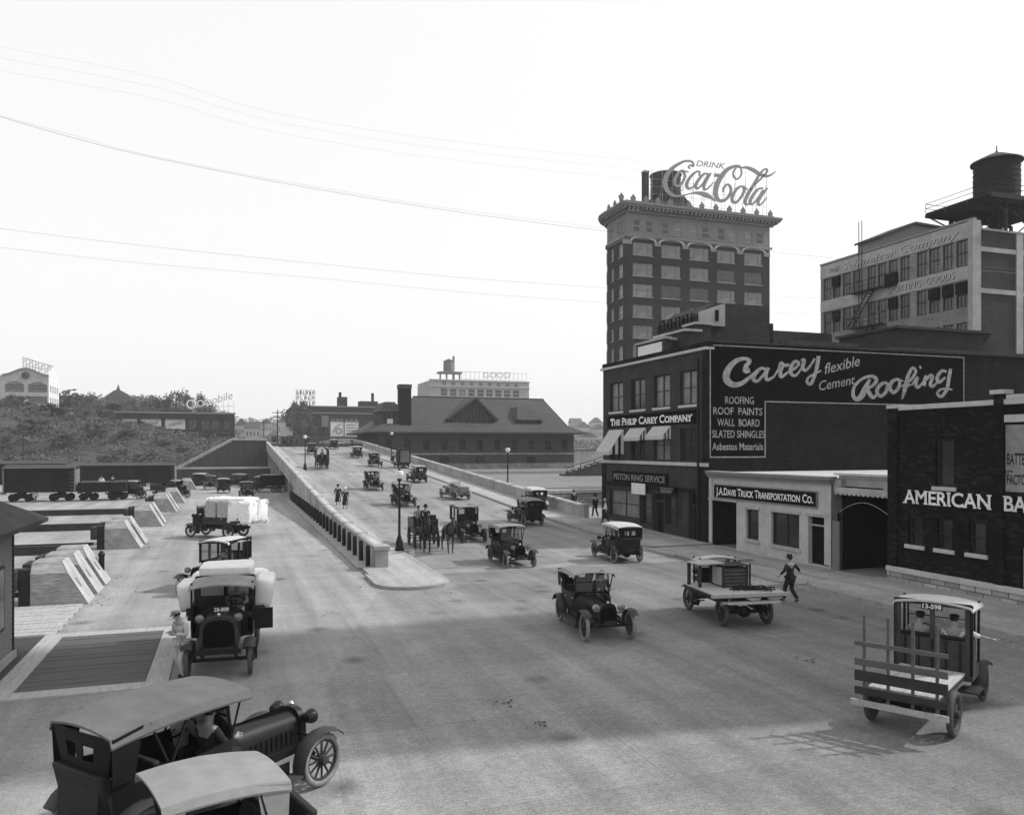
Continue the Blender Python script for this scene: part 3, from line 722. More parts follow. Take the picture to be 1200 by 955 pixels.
# side wall facing the camera corner, windowless
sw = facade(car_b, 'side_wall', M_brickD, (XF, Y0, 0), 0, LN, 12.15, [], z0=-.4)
mb = MB(); mb.box(XF + .01, XF + LN, Y0 + .01, Y1, 11.2, 11.6); part(car_b, 'roof', mb, M_tar)
mb = MB(); mb.box(XF + .02, XF + LN, Y1 - .3, Y1 + .005, -.4, 12.0).box(XF + LN - .3, XF + LN, Y0 + .02, Y1 - .3, -.4, 12); part(car_b, 'back_wall', mb, M_brickD)
mb = MB(); mb.box(XF - .22, XF + .4, Y0 - .02, Y1 + .1, HC - .05, HC + .12); part(car_b, 'cornice', mb, M_trim, .02)
mb = MB(); mb.box(XF - .06, XF + .3, Y0 - .03, Y1 + .03, HC + .12, HC + .45); part(car_b, 'parapet', mb, M_brickD)
mb = MB(); mb.box(XF + .31, XF + LN, Y0 - .06, Y0 + .3, 12.152, 12.24)
x = XF + 5.2; mb.box(x, x + 6, Y0 - .07, Y0 + .3, 12.242, 12.5); mb.box(XF + 13.5, XF + LN, Y0 - .075, Y0 + .3, 12.242, 12.42)
part(car_b, 'coping', mb, M_conc_d)
mb = MB(); mb.box(XF - .14, XF + .02, Y0 + .0, Y1 + .02, 4.68, 4.9); part(car_b, 'string_course', mb, M_trim, .01)
mb = MB(); mb.box(XF - .1, XF + .01, Y0 - .012, Y0 + 1.15, .0, 4.6).box(XF - .1, XF + .01, Y0 - .012, Y0 + .55, 4.91, HC - .1).box(XF - .1, XF + .01, Y1 - .5, Y1 + .01, 0, 4.6); part(car_b, 'pilaster', mb, M_brickD)
mb = MB(); mb.lathe([(.07, 0.2), (.07, 11.3)], (XF - .2, Y0 + .85, 0), n=10); mb.box(XF - .15, XF - .101, Y0 + .2, Y0 + .6, .0, .25); part(car_b, 'downpipe', mb, M_iron)
# raised pale panel over the cornice
a, b = on_x(746, 410, XF).y, on_x(779, 410, XF).y
mb = MB(); mb.box(XF - .02, XF + .35, b, a, HC + .45, 13.0); part(car_b, 'raised_parapet', mb, M_brickM)
mb = MB(); mb.box(XF - .055, XF - .022, b + .3, a - .3, 12.15, 12.85); part(car_b, 'pale_panel', mb, M_paintw)
mb = MB(); mb.box(XF - .12, XF + .45, b - .15, a + .2, 13.0, 13.14); part(car_b, 'panel_cap', mb, M_conc)
# painted signs: dark band and black field with thin white border
tY = lambda px, py: on_x(px, py, XF)
mb = MB(); mb.box(XF - .012, XF - .002, tY(820, 500).y, tY(712, 500).y, 7.3, 8.18); part(car_b, 'dark_band', mb, M_black)
zb = 7.48
A, B = tY(715.2, 500), tY(812, 500); A.z = B.z = zb
text_at('The Philip Carey Company', A, B, .52, FW, M_letter, car_b, bold=.03, lift=.016, serif=True, caps=True)
xs0 = XF + .05
mb = MB(); x1, x2, zt, zm, zl = on_y(1130, 450, Y0).x, on_y(897, 500, Y0).x, 12.0, 8.62, 5.22
mb.box(xs0, x2, Y0 - .012, Y0 - .001, zl, zt).box(x2, x1, Y0 - .012, Y0 - .001, zm, zt); part(car_b, 'black_sign_field', mb, M_black)
mb = MB(); t = .07; f, bk = Y0 - .018, Y0 - .0125
mb.box(xs0 + .02, xs0 + .02 + t, f, bk, zl + t, zt - t).box(xs0 + .02, x1 - .02, f, bk, zt - t, zt).box(x1 - .02 - t, x1 - .02, f, bk, zm + t, zt - t).box(x2 - t, x1 - .02, f, bk, zm, zm + t).box(x2 - t, x2, f, bk, zl + t, zm).box(xs0 + .02, x2, f, bk, zl, zl + t)
part(car_b, 'sign_border', mb, M_letterg)
Z2 = (830, 395); S2 = 1200 / 310
carey = [
 [(188,150,22),(168,152,24),(172,130,20),(188,108,16),(160,98,16),(120,112,22),(88,150,30),(82,192,32),(110,216,26),(150,210,20),(190,180,14),(222,150,8)],
 [(262,148,10),(240,142,14),(212,166,18),(204,192,18),(222,200,14),(250,170,12),(268,145,14)],[(272,138,16),(260,170,18),(268,194,15),(300,178,9)],
 [(298,178,8),(318,145,9),(328,118,14),(345,128,14),(366,126,15)],[(342,128,9),(326,160,17),(332,180,15),(362,158,9)],
 [(362,158,8),(392,142,12),(410,120,14),(394,110,13),(376,132,17),(374,164,17),(396,174,12),(424,140,8)],
 [(420,108,10),(434,104,16),(428,140,17),(444,150,12),(470,118,10),(482,98,12)],[(500,86,18),(492,135,17),(480,180,15),(464,212,16),(447,204,13),(458,180,10),(512,152,8)]]
roofing = [
 [(732,192,12),(712,232,24),(694,268,26),(672,282,20),(656,262,16),(664,222,13),(700,188,12),(742,178,15),(762,194,17),(748,218,15),(722,232,12)],[(722,232,14),(732,258,19),(748,274,16),(768,256,9)],
 [(806,205,12),(780,216,16),(764,246,17),(780,268,15),(804,250,16),(812,218,14),(800,205,9),(824,214,6)],
 [(860,190,12),(836,200,16),(822,228,17),(838,252,15),(860,234,16),(868,204,14),(856,190,9),(884,200,6)],
 [(876,224,7),(916,196,12),(940,158,13),(926,140,12),(906,176,17),(892,232,19),(878,282,8)],[(886,238,8),(915,214,10)],
 [(920,220,8),(948,182,12),(940,212,16),(950,228,14),(974,206,8)],[(957,138,14),(965,136,14)],
 [(970,212,8),(986,176,12),(978,222,15)],[(980,206,8),(1006,174,13),(1016,184,15),(1006,214,15),(1018,224,13),(1042,200,8)],
 [(1080,158,10),(1058,154,14),(1038,182,17),(1046,206,14),(1074,182,10)],[(1098,144,15),(1090,190,16),(1080,240,15),(1056,270,14),(1038,256,12),(1058,236,10),(1106,238,8)]]
script_sign('lettering', carey, Z2, S2, Y0, M_letterg, car_b, .016)
script_sign('lettering', roofing, Z2, S2, Y0, M_letterg, car_b, .016)
P2 = lambda x, y: on_y(Z2[0] + x / S2, Z2[1] + y / S2, Y0)
def side_text(s, ax, ay, bx, by, hpx, **k):
    A, B = P2(ax, ay), P2(bx, by); text_at(s, A, B, hpx / S2 / FOC * A.y / ray(Z2[0] + ax / S2, 500).y, FN, k.pop('mt', M_letterg), car_b, lift=.016, **k)
side_text('flexible', 528, 168, 690, 128, 48, shear=.35, bold=.006)
side_text('Cement', 504, 243, 668, 212, 44, shear=.3, bold=.004)
side_text('ROOFING', 76, 302, 206, 304, 34, bold=.012); side_text('ROOF  PAINTS', 22, 350, 244, 355, 34, bold=.012)
side_text('WALL  BOARD', 40, 402, 232, 406, 34, bold=.012); side_text('SLATED SHINGLES', 18, 455, 256, 457, 34, bold=.012); side_text('Asbestos Materials', 17, 512, 248, 512, 34, bold=.012)
# shop signs
def board(root, name, px0, px1, z0, z1, mt, thick=.12, X=XF, gap=.02):
    ya, yb = on_x(px1, 500, X).y, on_x(px0, 500, X).y
    mb = MB(); mb.box(X - thick - gap, X - gap, ya, yb, z0, z1); return part(root, name, mb, mt, .01), ya, yb
_, ya, yb = board(car_b, 'shop_sign', 719.6, 783.7, 3.35, 4.1, M_black)
text_at('PISTON RING SERVICE', (XF, yb - .25, 3.5), (XF, ya + .25, 3.5), .45, FW, M_letterd, car_b, bold=.01, lift=.15)
_, ya, yb = board(car_b, 'hanging_sign', 776, 796, 2.86, 3.32, M_black, gap=.18)
for k, z in enumerate((3.16, 3.02, 2.91)):
    mb = MB(); mb.box(XF - .312, XF - .302, ya + .25 + .1 * k, yb - .25, z, z + .05); part(car_b, 'lettering', mb, M_letterd)
_, ya, yb = board(car_b, 'white_sign', 745, 761, 2.6, 3.36, M_paintw, thick=.05, gap=.3)
mb = MB(); mb.box(XF - .3, XF - .02, (ya + yb) / 2 - .03, (ya + yb) / 2 + .03, 3.2, 3.26); part(car_b, 'sign_bracket', mb, M_iron)
# shop window goods and ledge
mb = MB(); mb.box(XF - .1, XF - .002, Y0 + 1.5, Y1 - .6, 3.02, 3.3); part(car_b, 'shop_cornice', mb, M_brickD)
# awnings
def awning(a, b, z0, z1, out, striped=True):
    ya, yb = on_x(b, 500, XF).y, on_x(a, 500, XF).y; t = thing('awning', '', 'awning', (XF, (ya + yb) / 2, z0))
    h = (yb - ya) / 2 + .12
    mb = MB(); mb.loft([[(-.02, -h, z1 - z0), (-.02, h, z1 - z0), (-.02, h, z1 - z0 - .03), (-.02, -h, z1 - z0 - .03)], [(-out, -h, .0), (-out, h, .0), (-out, h, -.03), (-out, -h, -.03)]])
    mb.box(-out - .01, -out + .01, -h, h, -.25, -.031); mb.build('canvas', M_canvasl, t, False)
    mb = MB(); n_ = 5
    for s in (-h - .012, h - .008):
        for k in range(n_):
            if k % 2: continue
            u0, u1 = k / n_, (k + 1) / n_; f = lambda u: (z1 - z0) * (1 - u)
            mb.loft([[(-out * u0, s, -.2), (-out * u1, s, -.2), (-out * u1, s, f(u1) - .04), (-out * u0, s, f(u0) - .04)], [(-out * u0, s + .02, -.2), (-out * u1, s + .02, -.2), (-out * u1, s + .02, f(u1) - .04), (-out * u0, s + .02, f(u0) - .04)]])
    mb.build('side_flap', M_paintw, t, False)
    mb = MB()
    for s in (-h, h): mb.tube([(-.02, s, -.25), (-out, s, -.02)], .018, 5)
    mb.build('arm', M_iron, t); return t
a1 = awning(*W3[0], 5.55, 7.15, 1.15); tag(a1, 'large pale awning let well down over the southernmost second floor window', 'awning', 'awnings on the brick building')
a2 = awning(*W3[1], 6.55, 7.2, .55); tag(a2, 'short rolled pale awning next to the large lowered one', 'awning', 'awnings on the brick building')
a3 = awning(*W3[2], 6.6, 7.25, .6); tag(a3, 'short rolled pale awning nearest the uncovered second floor window', 'awning', 'awnings on the brick building')
# structures on its roof
ph = thing('roof_penthouse', 'plain brick penthouse on the roof behind the painted sign wall', 'penthouse', (31.4, 50, 11.6))
x0, x1_ = on_y(814, 400, 50).x, on_y(902, 400, 50).x
zt = on_y(850, 356, 50).z
mb = MB(); mb.prism([(x0, 11.6), (x1_, 11.6), (x1_, zt), (x0 + 1.6, zt), (x0 + 1.6, zt - .0), (x0, zt - 1.0)], 'y', 50, 55.4); part(ph, 'wall', mb, M_brickM)
sx0, sx1 = on_y(819, 370, 49.9).x, on_y(848, 370, 49.9).x; zb_ = on_y(830, 382, 49.9).z; zl_, zr_ = on_y(819, 365.5, 49.9).z, on_y(848, 356, 49.9).z
mb = MB(); mb.prism([(sx0, zb_), (sx1, zb_), (sx1, zr_), (sx0, zl_)], 'y', 49.72, 49.99); part(ph, 'sheet_metal_front', mb, M_paintg)
wx = on_y(840, 370, 49.7).x; mb = MB(); mb.box(wx - .13, wx + .16, 49.69, 49.715, zb_ + .35, zb_ + 1.15); part(ph, 'window', mb, M_void)
for i, (a, b, z, yy, lab) in enumerate([(750, 780, 12.75, 54.5, 'lowest'), (768, 803, 13.35, 53.2, 'middle'), (802, 816, 13.95, 51.5, 'highest')]):
    k = on_x(a, 400, 28.6 + i * .9); j = on_x(b, 400, 28.6 + i * .9); X_ = 28.6 + i * .9
    rb = thing('roof_step', 'low brick parapet step with pale cap on the brick roof, ' + lab + ' of three', 'parapet', (X_, j.y, 11.6), 0, 'roof steps')
    top = on_x(b, [398, 388, 380][i], X_).z
    mb = MB(); mb.box(X_, X_ + 1.2, j.y, k.y, 11.6, top); part(rb, 'wall', mb, M_brickM)
    mb = MB(); mb.box(X_ - .15, X_ + 1.3, j.y - .1, k.y + .1, top, top + .16); part(rb, 'cap', mb, M_conc_w)
rs = thing('roof_sign', 'dim row of dark rooftop letters in front of the tower', 'sign', (31.2, 50, 13.5))
A, B = on_x(771, 392, 31.0), on_x(812, 376, 31.0); A.z = B.z = (A.z + B.z) / 2
for k in range(9):
    t = k / 9; p = A.lerp(B, t); mb = MB(); mb.box(31.0, 31.06, p.y - .42, p.y - .3, p.z, p.z + .75).box(31.0, 31.06, p.y - .29, p.y - .1, p.z + (.62 if k % 2 else .3), p.z + (.75 if k % 2 else .42)); part(rs, 'letter', mb, M_black)
mb = MB(); mb.box(31.07, 31.12, B.y - .6, A.y + .3, A.z - .5, A.z - .42); 
for k in range(4): p = A.lerp(B, k / 3); mb.box(31.07, 31.13, p.y - .05, p.y + .05, 11.6, A.z + .7)
part(rs, 'frame', mb, M_iron)
dk = thing('roof_monitor', 'long low dark skylight housing on the roof behind the painted sign', 'skylight', (50, 46, 11.6))
xa, xb = on_y(1052, 400, 46).x, on_y(1160, 400, 46).x; z_ = on_y(1100, 388, 46).z
mb = MB(); mb.box(xa, xb, 46, 52, 11.6, z_); part(dk, 'wall', mb, M_brickM)
mb = MB(); mb.box(xa - .2, xb + .2, 45.8, 52.2, z_, z_ + .2); part(dk, 'cap', mb, M_tar)
bb = thing('brick_block', 'plain dark brick block with a square chimney between tower and sporting goods building', 'building', (50, 70, 0))
xa, xb = on_y(880, 395, 70).x, on_y(975, 395, 70).x; z_ = on_y(920, 388, 70).z
mb = MB(); mb.box(xa, xb, 70, 82, 0, z_); part(bb, 'wall', mb, M_brickM)
xa, xb = on_y(887, 395, 69.9).x, on_y(899, 395, 69.9).x; mb = MB(); mb.box(xa, xb, 68.9, 69.9, 0, z_ + .5); part(bb, 'chimney', mb, M_brickD)

# ---- low painted truck depot
D0, D1, HD = 31.0, 41.35, 4.25
M_depot = mat('pale_grey_wall_paint', .40, .8, .12, 2.0, var2=.12, scale2=.5)
dep = thing('truck_depot', 'low grey painted truck depot with a black and white sign over its front', 'building', (XF, D0, 0))
UD = lambda px: D1 - on_x(px, 500, XF).y
ops = [(UD(831), UD(863), .05, 2.72), (UD(874), UD(889), .78, 2.44), (UD(903.6), UD(936.6), .72, 2.44), (UD(947), UD(970.6), .1, 2.44)]
facade(dep, 'front_wall', M_depot, (XF, D1, 0), -90, D1 - D0, HD, ops, depth=.25, z0=-.2)
window(dep, (XF, D1, 0), -90, *ops[1], 'sash', M_framed, M_glassd, sill=M_paintg); window(dep, (XF, D1, 0), -90, *ops[2], 'double', M_framed, M_glassd, sill=M_paintg)
for i in (0, 3):
    o = ops[i]; q = MB(); q.box(XF + .26 + (3.0 if i == 0 else .1), XF + .3 + (3.0 if i == 0 else .1), D1 - o[1] - .4, D1 - o[0] + .4, 0, o[3] + .3)
    if i == 0: q.box(XF + .255, XF + 3.3, D1 - o[1] - .45, D1 - o[1] - .4, 0, o[3] + .3).box(XF + .255, XF + 3.3, D1 - o[0] + .3, D1 - o[0] + .35, 0, o[3] + .3).box(XF + .255, XF + 3.3, D1 - o[1] - .4, D1 - o[0] + .3, o[3] + .05, o[3] + .1)
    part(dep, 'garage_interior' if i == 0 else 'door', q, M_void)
o = ops[3]; mb = MB(); mb.box(XF + .1, XF + .2, D1 - o[1], D1 - o[0], 1.98, 2.06); part(dep, 'transom_bar', mb, M_paintg)
mb = MB()
for a, b, z in [(o_[0], o_[1], o_[3]) for o_ in ops]: mb.box(XF - .05, XF - .002, D1 - b - .1, D1 - a + .1, z + .005, z + .14)
part(dep, 'lintel', mb, M_paintg)
mb = MB(); mb.box(XF - .3, XF + .2, D0 - .15, D1 - .03, HD, HD + .14).box(XF - .2, XF + .1, D0 - .1, D1 - .03, HD - .16, HD - .002); part(dep, 'cornice', mb, M_paintm)
mb = MB(); mb.box(XF - .32, XF + .2, D0 - .16, D1 - .03, HD + .142, HD + .2); part(dep, 'gutter', mb, M_conc)
mb = MB(); mb.box(XF - .04, XF - .002, D0, D0 + .45, .2, HD - .17).box(XF - .04, XF - .002, D1 - .35, D1 - .03, .2, HD - .17); part(dep, 'corner_strip', mb, M_depot)
mb = MB(); mb.box(XF + .26, XF + 14, D0 + .05, D1 - .03, HD + .02, HD + .12); part(dep, 'roof', mb, M_canvasl)
mb = MB(); mb.box(XF + .05, XF + 14, D0 - .0, D0 + .2, -.2, HD - .2).box(XF + 13.8, XF + 14, D0 + .2, D1 - .03, -.2, HD - .2); part(dep, 'end_wall', mb, M_paintm)
_, ya, yb = board(dep, 'sign_board', 838.3, 957.7, 2.93, 3.63, M_black, thick=.05)
mb = MB(); X_ = XF - .085; mb.box(X_, XF - .02, ya - .06, yb + .06, 3.632, 3.69).box(X_, XF - .02, ya - .06, yb + .06, 2.87, 2.928).box(X_, XF - .02, ya - .06, ya - .002, 2.93, 3.63).box(X_, XF - .02, yb + .002, yb + .06, 2.93, 3.63); part(dep, 'sign_frame', mb, M_paintm)
text_at('J.A.Davis Truck Transportation Co.', (XF, yb - .2, 3.09), (XF, ya + .2, 3.09), .43, FW, M_letter, dep, bold=.022, lift=.075, caps=True)
# gateway between depot and battery building
gt = thing('covered_gateway', 'dark covered gateway with a pale scalloped fascia between the truck depot and the battery building', 'gateway', (XF, 27.5, 0))
G0, G1 = 27.52, 30.96
mb = MB(); mb.box(XF + .4, XF + 12, G0, G1, 4.35, 4.5); mb.box(XF + .1, XF + .5, G0, G1, 4.52, 4.62); part(gt, 'roof', mb, M_canvasl)
mb = MB(); nsc = 12
mb.box(XF + .1, XF + .16, G0, G1, 3.72, 3.95)
for k in range(nsc):
    y = G0 + (G1 - G0) * (k + .5) / nsc; mb.prism([(y + .14 * cos(pi * j / 6), 3.722 - .13 * sin(pi * j / 6)) for j in range(7)], 'x', XF + .11, XF + .15)
part(gt, 'scalloped_fascia', mb, M_conc_w)
mb = MB(); mb.tube([(XF + .3, G1 - .1 - (G1 - G0 - .2) * k / 12, 2.75 + .55 * sin(pi * k / 12)) for k in range(13)], .016, 6); part(gt, 'arched_rod', mb, M_conc)
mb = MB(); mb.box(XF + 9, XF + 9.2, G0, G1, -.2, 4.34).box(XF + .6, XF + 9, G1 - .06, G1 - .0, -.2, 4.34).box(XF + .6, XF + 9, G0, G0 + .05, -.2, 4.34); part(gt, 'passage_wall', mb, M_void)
mb = MB(); 
for k in range(4): mb.box(XF - .05, XF + .03, G1 - .5 + .11 * k, G1 - .4 + .11 * k, .05, 2.35)
part(gt, 'folded_gate', mb, M_paintm)
mb = MB(); mb.box(XF + .35, XF + .5, G0, G1, 4.0, 4.34); mb.box(XF + .08, XF + .4, G1 - .5, G1, 3.96, 4.3).box(XF + .08, XF + .4, G0, G0 + .35, 3.96, 4.3); part(gt, 'beam', mb, M_conc)

# ---- battery building
A0, A1, HA = 13.9, 27.45, 7.4
bat = thing('battery_building', 'very dark rough brick building with pale stone base and white lettering across its front', 'building', (XF, A0, 0))
UA = lambda px: A1 - on_x(px, 500, XF).y
ops = [(UA(1096), UA(1118), 4.25, 6.15)] + [(UA(a), UA(b), 1.75, 2.95) for a, b in ((1064, 1081), (1098, 1116), (1135, 1155))] + [(UA(1196), UA(1240), .75, 2.2)]
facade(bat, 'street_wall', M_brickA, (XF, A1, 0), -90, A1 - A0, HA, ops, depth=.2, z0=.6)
for i, o in enumerate(ops): window(bat, (XF, A1, 0), -90, *o, 'sash' if i != 4 else 'double', M_framed if i != 4 else M_framel, M_glassd, sill=M_trim if i != 4 else None)
mb = MB(); mb.box(XF - .1, XF + .3, A0, A1 + .03, -.3, .5); part(bat, 'stone_base', mb, M_stone, .01)
mb = MB(); mb.box(XF - .16, XF + .3, A0, A1 + .05, .502, .72); part(bat, 'base_coping', mb, M_trim, .02)
mb = MB(); mb.box(XF - .08, XF + .3, A0, UA(0) * 0 + A1 - UA(1054), HA, HA + .2); part(bat, 'coping', mb, M_trim, .02)
mb = MB(); yv = A1 - UA(1053); mb.box(XF - .1, XF - .003, yv, A1, .73, HA + .1); part(bat, 'end_pier', mb, M_brickA)
mb = MB(); mb.box(XF - .12, XF + .3, yv - .05, A1 + .05, HA + .102, HA + .25); part(bat, 'pier_cap', mb, M_trim)
ya, yb = A1 - UA(1178), A1 - UA(1167); mb = MB(); mb.box(XF - .12, XF - .003, ya, yb, .73, HA + .4); part(bat, 'pilaster', mb, M_brickA)
mb = MB(); mb.box(XF - .2, XF + .3, ya - .1, yb + .1, HA + .402, HA + .56); part(bat, 'pilaster_cap', mb, M_trim)
mb = MB(); mb.box(XF - .08, XF + .3, A0, ya - .1, HA + .205, HA + .36); part(bat, 'upper_coping', mb, M_trim)
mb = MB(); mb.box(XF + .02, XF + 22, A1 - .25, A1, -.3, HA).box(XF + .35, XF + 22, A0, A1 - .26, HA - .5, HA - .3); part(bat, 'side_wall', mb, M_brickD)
# arch over the upper window
o = ops[0]; yc = A1 - (o[0] + o[1]) / 2; hw = (o[1] - o[0]) / 2 + .25; mb = MB()
for k in range(9):
    a0, a1_ = pi * k / 9 + .03, pi * (k + 1) / 9 - .03
    mb.prism([(yc + hw * cos(a), 6.12 + hw * .7 * sin(a)) for a in (a0, a1_)] + [(yc + (hw + .22) * cos(a), 6.12 + (hw * .7 + .22) * sin(a)) for a in (a1_, a0)], 'x', XF - .03, XF - .003)
part(bat, 'window_arch', mb, M_brickA)
text_at('AMERICAN', (XF, A1 - UA(1061), 3.5), (XF, A1 - UA(1165), 3.5), .56, FW, M_letter, bat, bold=.02, lift=.135, serif=True)
text_at('BATTERY', (XF, A1 - UA(1178.5), 3.5), (XF, 18.7, 3.5), .56, FW, M_letter, bat, bold=.02, lift=.135, serif=True)
yc0, yc1 = 20.3, A1 - UA(1179); mb = MB(); mb.box(XF - .03, XF - .003, yc0, yc1, 4.2, 6.65); part(bat, 'painted_panel', mb, M_canvas)
mb = MB(); mb.box(XF - .1, XF - .003, yc0, yc1, 6.75, 7.02); part(bat, 'panel_lintel', mb, M_trim)
for s, z, h in (('BATTERY', 5.2, .42), ('and', 4.98, .12), ('FACTORY', 4.48, .36)):
    sh_ = .25 if len(s) > 3 else .9
    text_at(s, (XF, yc1 - .06 if len(s) > 3 else yc1 - .3, z), (XF, yc0 + (.5 if len(s) > 3 else 1.6), z), h, FW, M_letterk, bat, bold=.02, lift=.034)
# the next block on the street, out of frame: its shadow crosses the foreground
sb = thing('rear_block', 'tall brick block behind the battery building, only its long shadow on the paving showing', 'building', (29, 12, 0))
mb = MB(); mb.box(29.4, 52, 12, 20.6, -.2, 38); part(sb, 'wall', mb, M_brickM)
for O_, rz_, L_, us_ in (((29, 11.6, 0), 0, 23, (1.5, 6, 10.5, 15, 19.5)), ((29, 20.6, 0), -90, 9, (1.2, 5.6))):
    ops = [(u, u + 2.2, 5.2 + 4.1 * r, 7.6 + 4.1 * r) for u in us_ for r in range(8)]
    facade(sb, 'street_wall', M_brickM, O_, rz_, L_, 37.9, ops, depth=.3)
    for o in ops: window(sb, O_, rz_, *o, 'double', M_framed, RNG.choice([M_glassd, M_glassd, M_glassm]), sill=M_trimd)
mb = MB(); mb.box(28.7, 52.3, 11.3, 20.9, 38, 38.5); part(sb, 'coping', mb, M_trimd)

# ---- ten storey office tower with the soft drink roof sign
TY, TZ = 129.0, 50.0
TX0, TX1 = on_y(735, 400, TY).x, on_y(902, 400, TY).x; TD, FLK = 12.0, 7.0
tow = thing('office_tower', 'ten storey brick office tower with heavy bracketed cornice carrying a script roof sign', 'building', (TX0, TY, 0))
Z7 = lambda x, y: (690 + x / 3.674, 170 + y / 3.674)
TXu = lambda x: on_y(690 + x / 3.674, 400, TY).x - TX0
zrow = lambda y: on_y(735, 170 + y / 3.674 - (0), TY).z
cols = [(190, 277), (313, 397), (435, 518), (553, 632), (670, 748)]
ops = []; 
zR2t, pitch = on_y(*Z7(232, 420), TY).z, 24.1 * 146 / 940
for r in range(9):
    for c in cols: ops.append((TXu(c[0]), TXu(c[1]), zR2t - 2.3 - r * pitch, zR2t - r * pitch))
zu0, zu1 = on_y(*Z7(208, 374), TY).z, on_y(*Z7(208, 320), TY).z
prs = [(193, 223), (247, 277), (315, 347), (368, 400), (437, 468), (487, 520), (557, 587), (605, 635), (672, 702), (722, 752)]
opu = [(TXu(a), TXu(b), zu0, zu1) for a, b in prs]
zs_ = on_y(*Z7(150, 385), TY).z
LT = TX1 - TX0
facade(tow, 'north_wall', M_brickT, (TX0, TY, 0), 0, LT, zR2t + .55, ops, depth=.3)
M_tower_top = mat('grey_terracotta', .17, .85, .2, 1.5, var2=.15, scale2=.2)
facade(tow, 'upper_wall', M_tower_top, (TX0, TY, 0), 0, LT, TZ - 1.9, opu, depth=.3, z0=zR2t + .56)
# flank facing the street
opl = []; opl2 = []
fu = [(.5, 1.6), (3.6, 5.3)]
for r in range(9):
    for a, b in fu: opl.append((a, b, zR2t - 2.3 - r * pitch, zR2t - r * pitch))
for a, b in [(.5, 1.5), (3.4, 4.3), (4.7, 5.6)]: opl2.append((a, b, zu0, zu1))
facade(tow, 'flank_wall', M_brickT, (TX0, TY + FLK, 0), -90, FLK, zR2t + .55, opl, depth=.3)
facade(tow, 'upper_flank', M_tower_top, (TX0, TY + FLK, 0), -90, FLK, TZ - 1.9, opl2, depth=.3, z0=zR2t + .56)
mb = MB(); mb.box(TX0 + 5, TX1 - .01, TY + TD - .2, TY + TD, 0, TZ - 2).box(TX1 - .3, TX1 - .002, TY + .02, TY + TD - .2, 0, TZ - 2).box(TX0 + 3, TX1, TY + .02, TY + TD - .3, TZ - 2.6, TZ - 2.3).box(TX0 + .3, TX0 + 3, TY + .02, TY + FLK, TZ - 2.6, TZ - 2.3); part(tow, 'rear_wall', mb, M_brickT)
CXR, CYR, RR_ = TX0 + 5, TY + FLK, 5.0       # rounded far corner
def plan(o): return [(CXR - (RR_ + o) * cos(pi/2*k/10), CYR + (RR_ + o) * sin(pi/2*k/10)) for k in range(11)]
def rounded(z0, z1, o, mt, name, inn=.5): mb = MB(); pl, q = plan(o), plan(-inn); mb.loft([[(x, y, z0), (x, y, z1), (a, b, z1), (a, b, z0)] for (x, y), (a, b) in zip(pl, q)]); part(tow, name, mb, mt, 0, True)
rounded(0, zR2t + .55, 0, M_brickT, 'rounded_corner'); rounded(zR2t + .56, TZ - 1.9, 0, M_tower_top, 'rounded_corner')
for a in (28, 62):
    px_, py_ = CXR - RR_ * cos(rad(a)), CYR + RR_ * sin(rad(a))
    for r in range(9): window(tow, (px_, py_, 0), -90 - a, -.6, .6, zR2t - 2.3 - r * pitch, zR2t - r * pitch, 'sash', M_framel, M_glassm, depth=-.10)
for o in ops: window(tow, (TX0, TY, 0), 0, *o, 'triple', M_paintm, RNG.choice([M_glassd, M_glassd, M_glassm, M_glassm, M_glassm, M_glassl]), depth=.16, sill=M_trimd)
for o in opu: window(tow, (TX0, TY, 0), 0, *o, 'sash', M_framel, RNG.choice([M_glassd, M_glassd, M_glassm]), depth=.16)
for o in opl: window(tow, (TX0, TY + FLK, 0), -90, *o, 'sash', M_framel, RNG.choice([M_glassl, M_glassl, M_glassm]), depth=.16, sill=M_trimd)
for o in opl2: window(tow, (TX0, TY + FLK, 0), -90, *o, 'sash', M_framel, M_glassm, depth=.16)
def around(z0, z1, out, mt, name, dz=0):
    mb = MB(); mb.box(TX0 - out, TX1 + out, TY - out, TY + .01, z0, z1).box(TX0 - out, TX0 + .01, TY + .012, TY + FLK, z0, z1); part(tow, name, mb, mt); rounded(z0, z1, out, mt, name)
around(zs_ - .25, zs_ + .1, .35, M_trimd, 'belt_course')
around(TZ - 1.9, TZ - 1.55, .5, M_paintm, 'cornice_bed'); around(TZ - 1.1, TZ - .75, 1.5, M_paintm, 'cornice'); around(TZ - .74, TZ - .35, 1.7, M_paintm, 'cornice_edge')
mb = MB(); k = TX0 - 1.2
while k < TX1 + 1.2: mb.box(k, k + .38, TY - 1.35, TY - .0, TZ - 1.545, TZ - 1.105); k += .85
k = TY + .3
while k < TY + FLK: mb.box(TX0 - 1.35, TX0, k, k + .38, TZ - 1.545, TZ - 1.105); k += .85
part(tow, 'brackets', mb, M_paintm)
mb = MB(); mb.box(TX0 - .6, TX1 + .6, TY - .6, TY - .3, TZ - .345, TZ + .15).box(TX0 - .6, TX0 - .3, TY - .3, TY + FLK, TZ - .345, TZ + .15); part(tow, 'parapet', mb, M_paintm); rounded(TZ - .345, TZ + .15, .6, M_paintm, 'parapet', -.3)
for px in (728, 742, 757, 771, 785, 807, 822.5, 839, 854.7, 870.7, 886.7, 902.6):
    x = on_y(px, 240, TY - .45).x
    if x > TX1 + .6: x = TX1 + .4
    mb = MB(); mb.prism([(x - .4, TZ + .152), (x + .4, TZ + .152), (x + .52, TZ + .7), (x + .2, TZ + 1.0), (x, TZ + 1.35), (x - .2, TZ + 1.0), (x - .52, TZ + .7)], 'y', TY - .58, TY - .34); part(tow, 'cresting', mb, M_paintm)
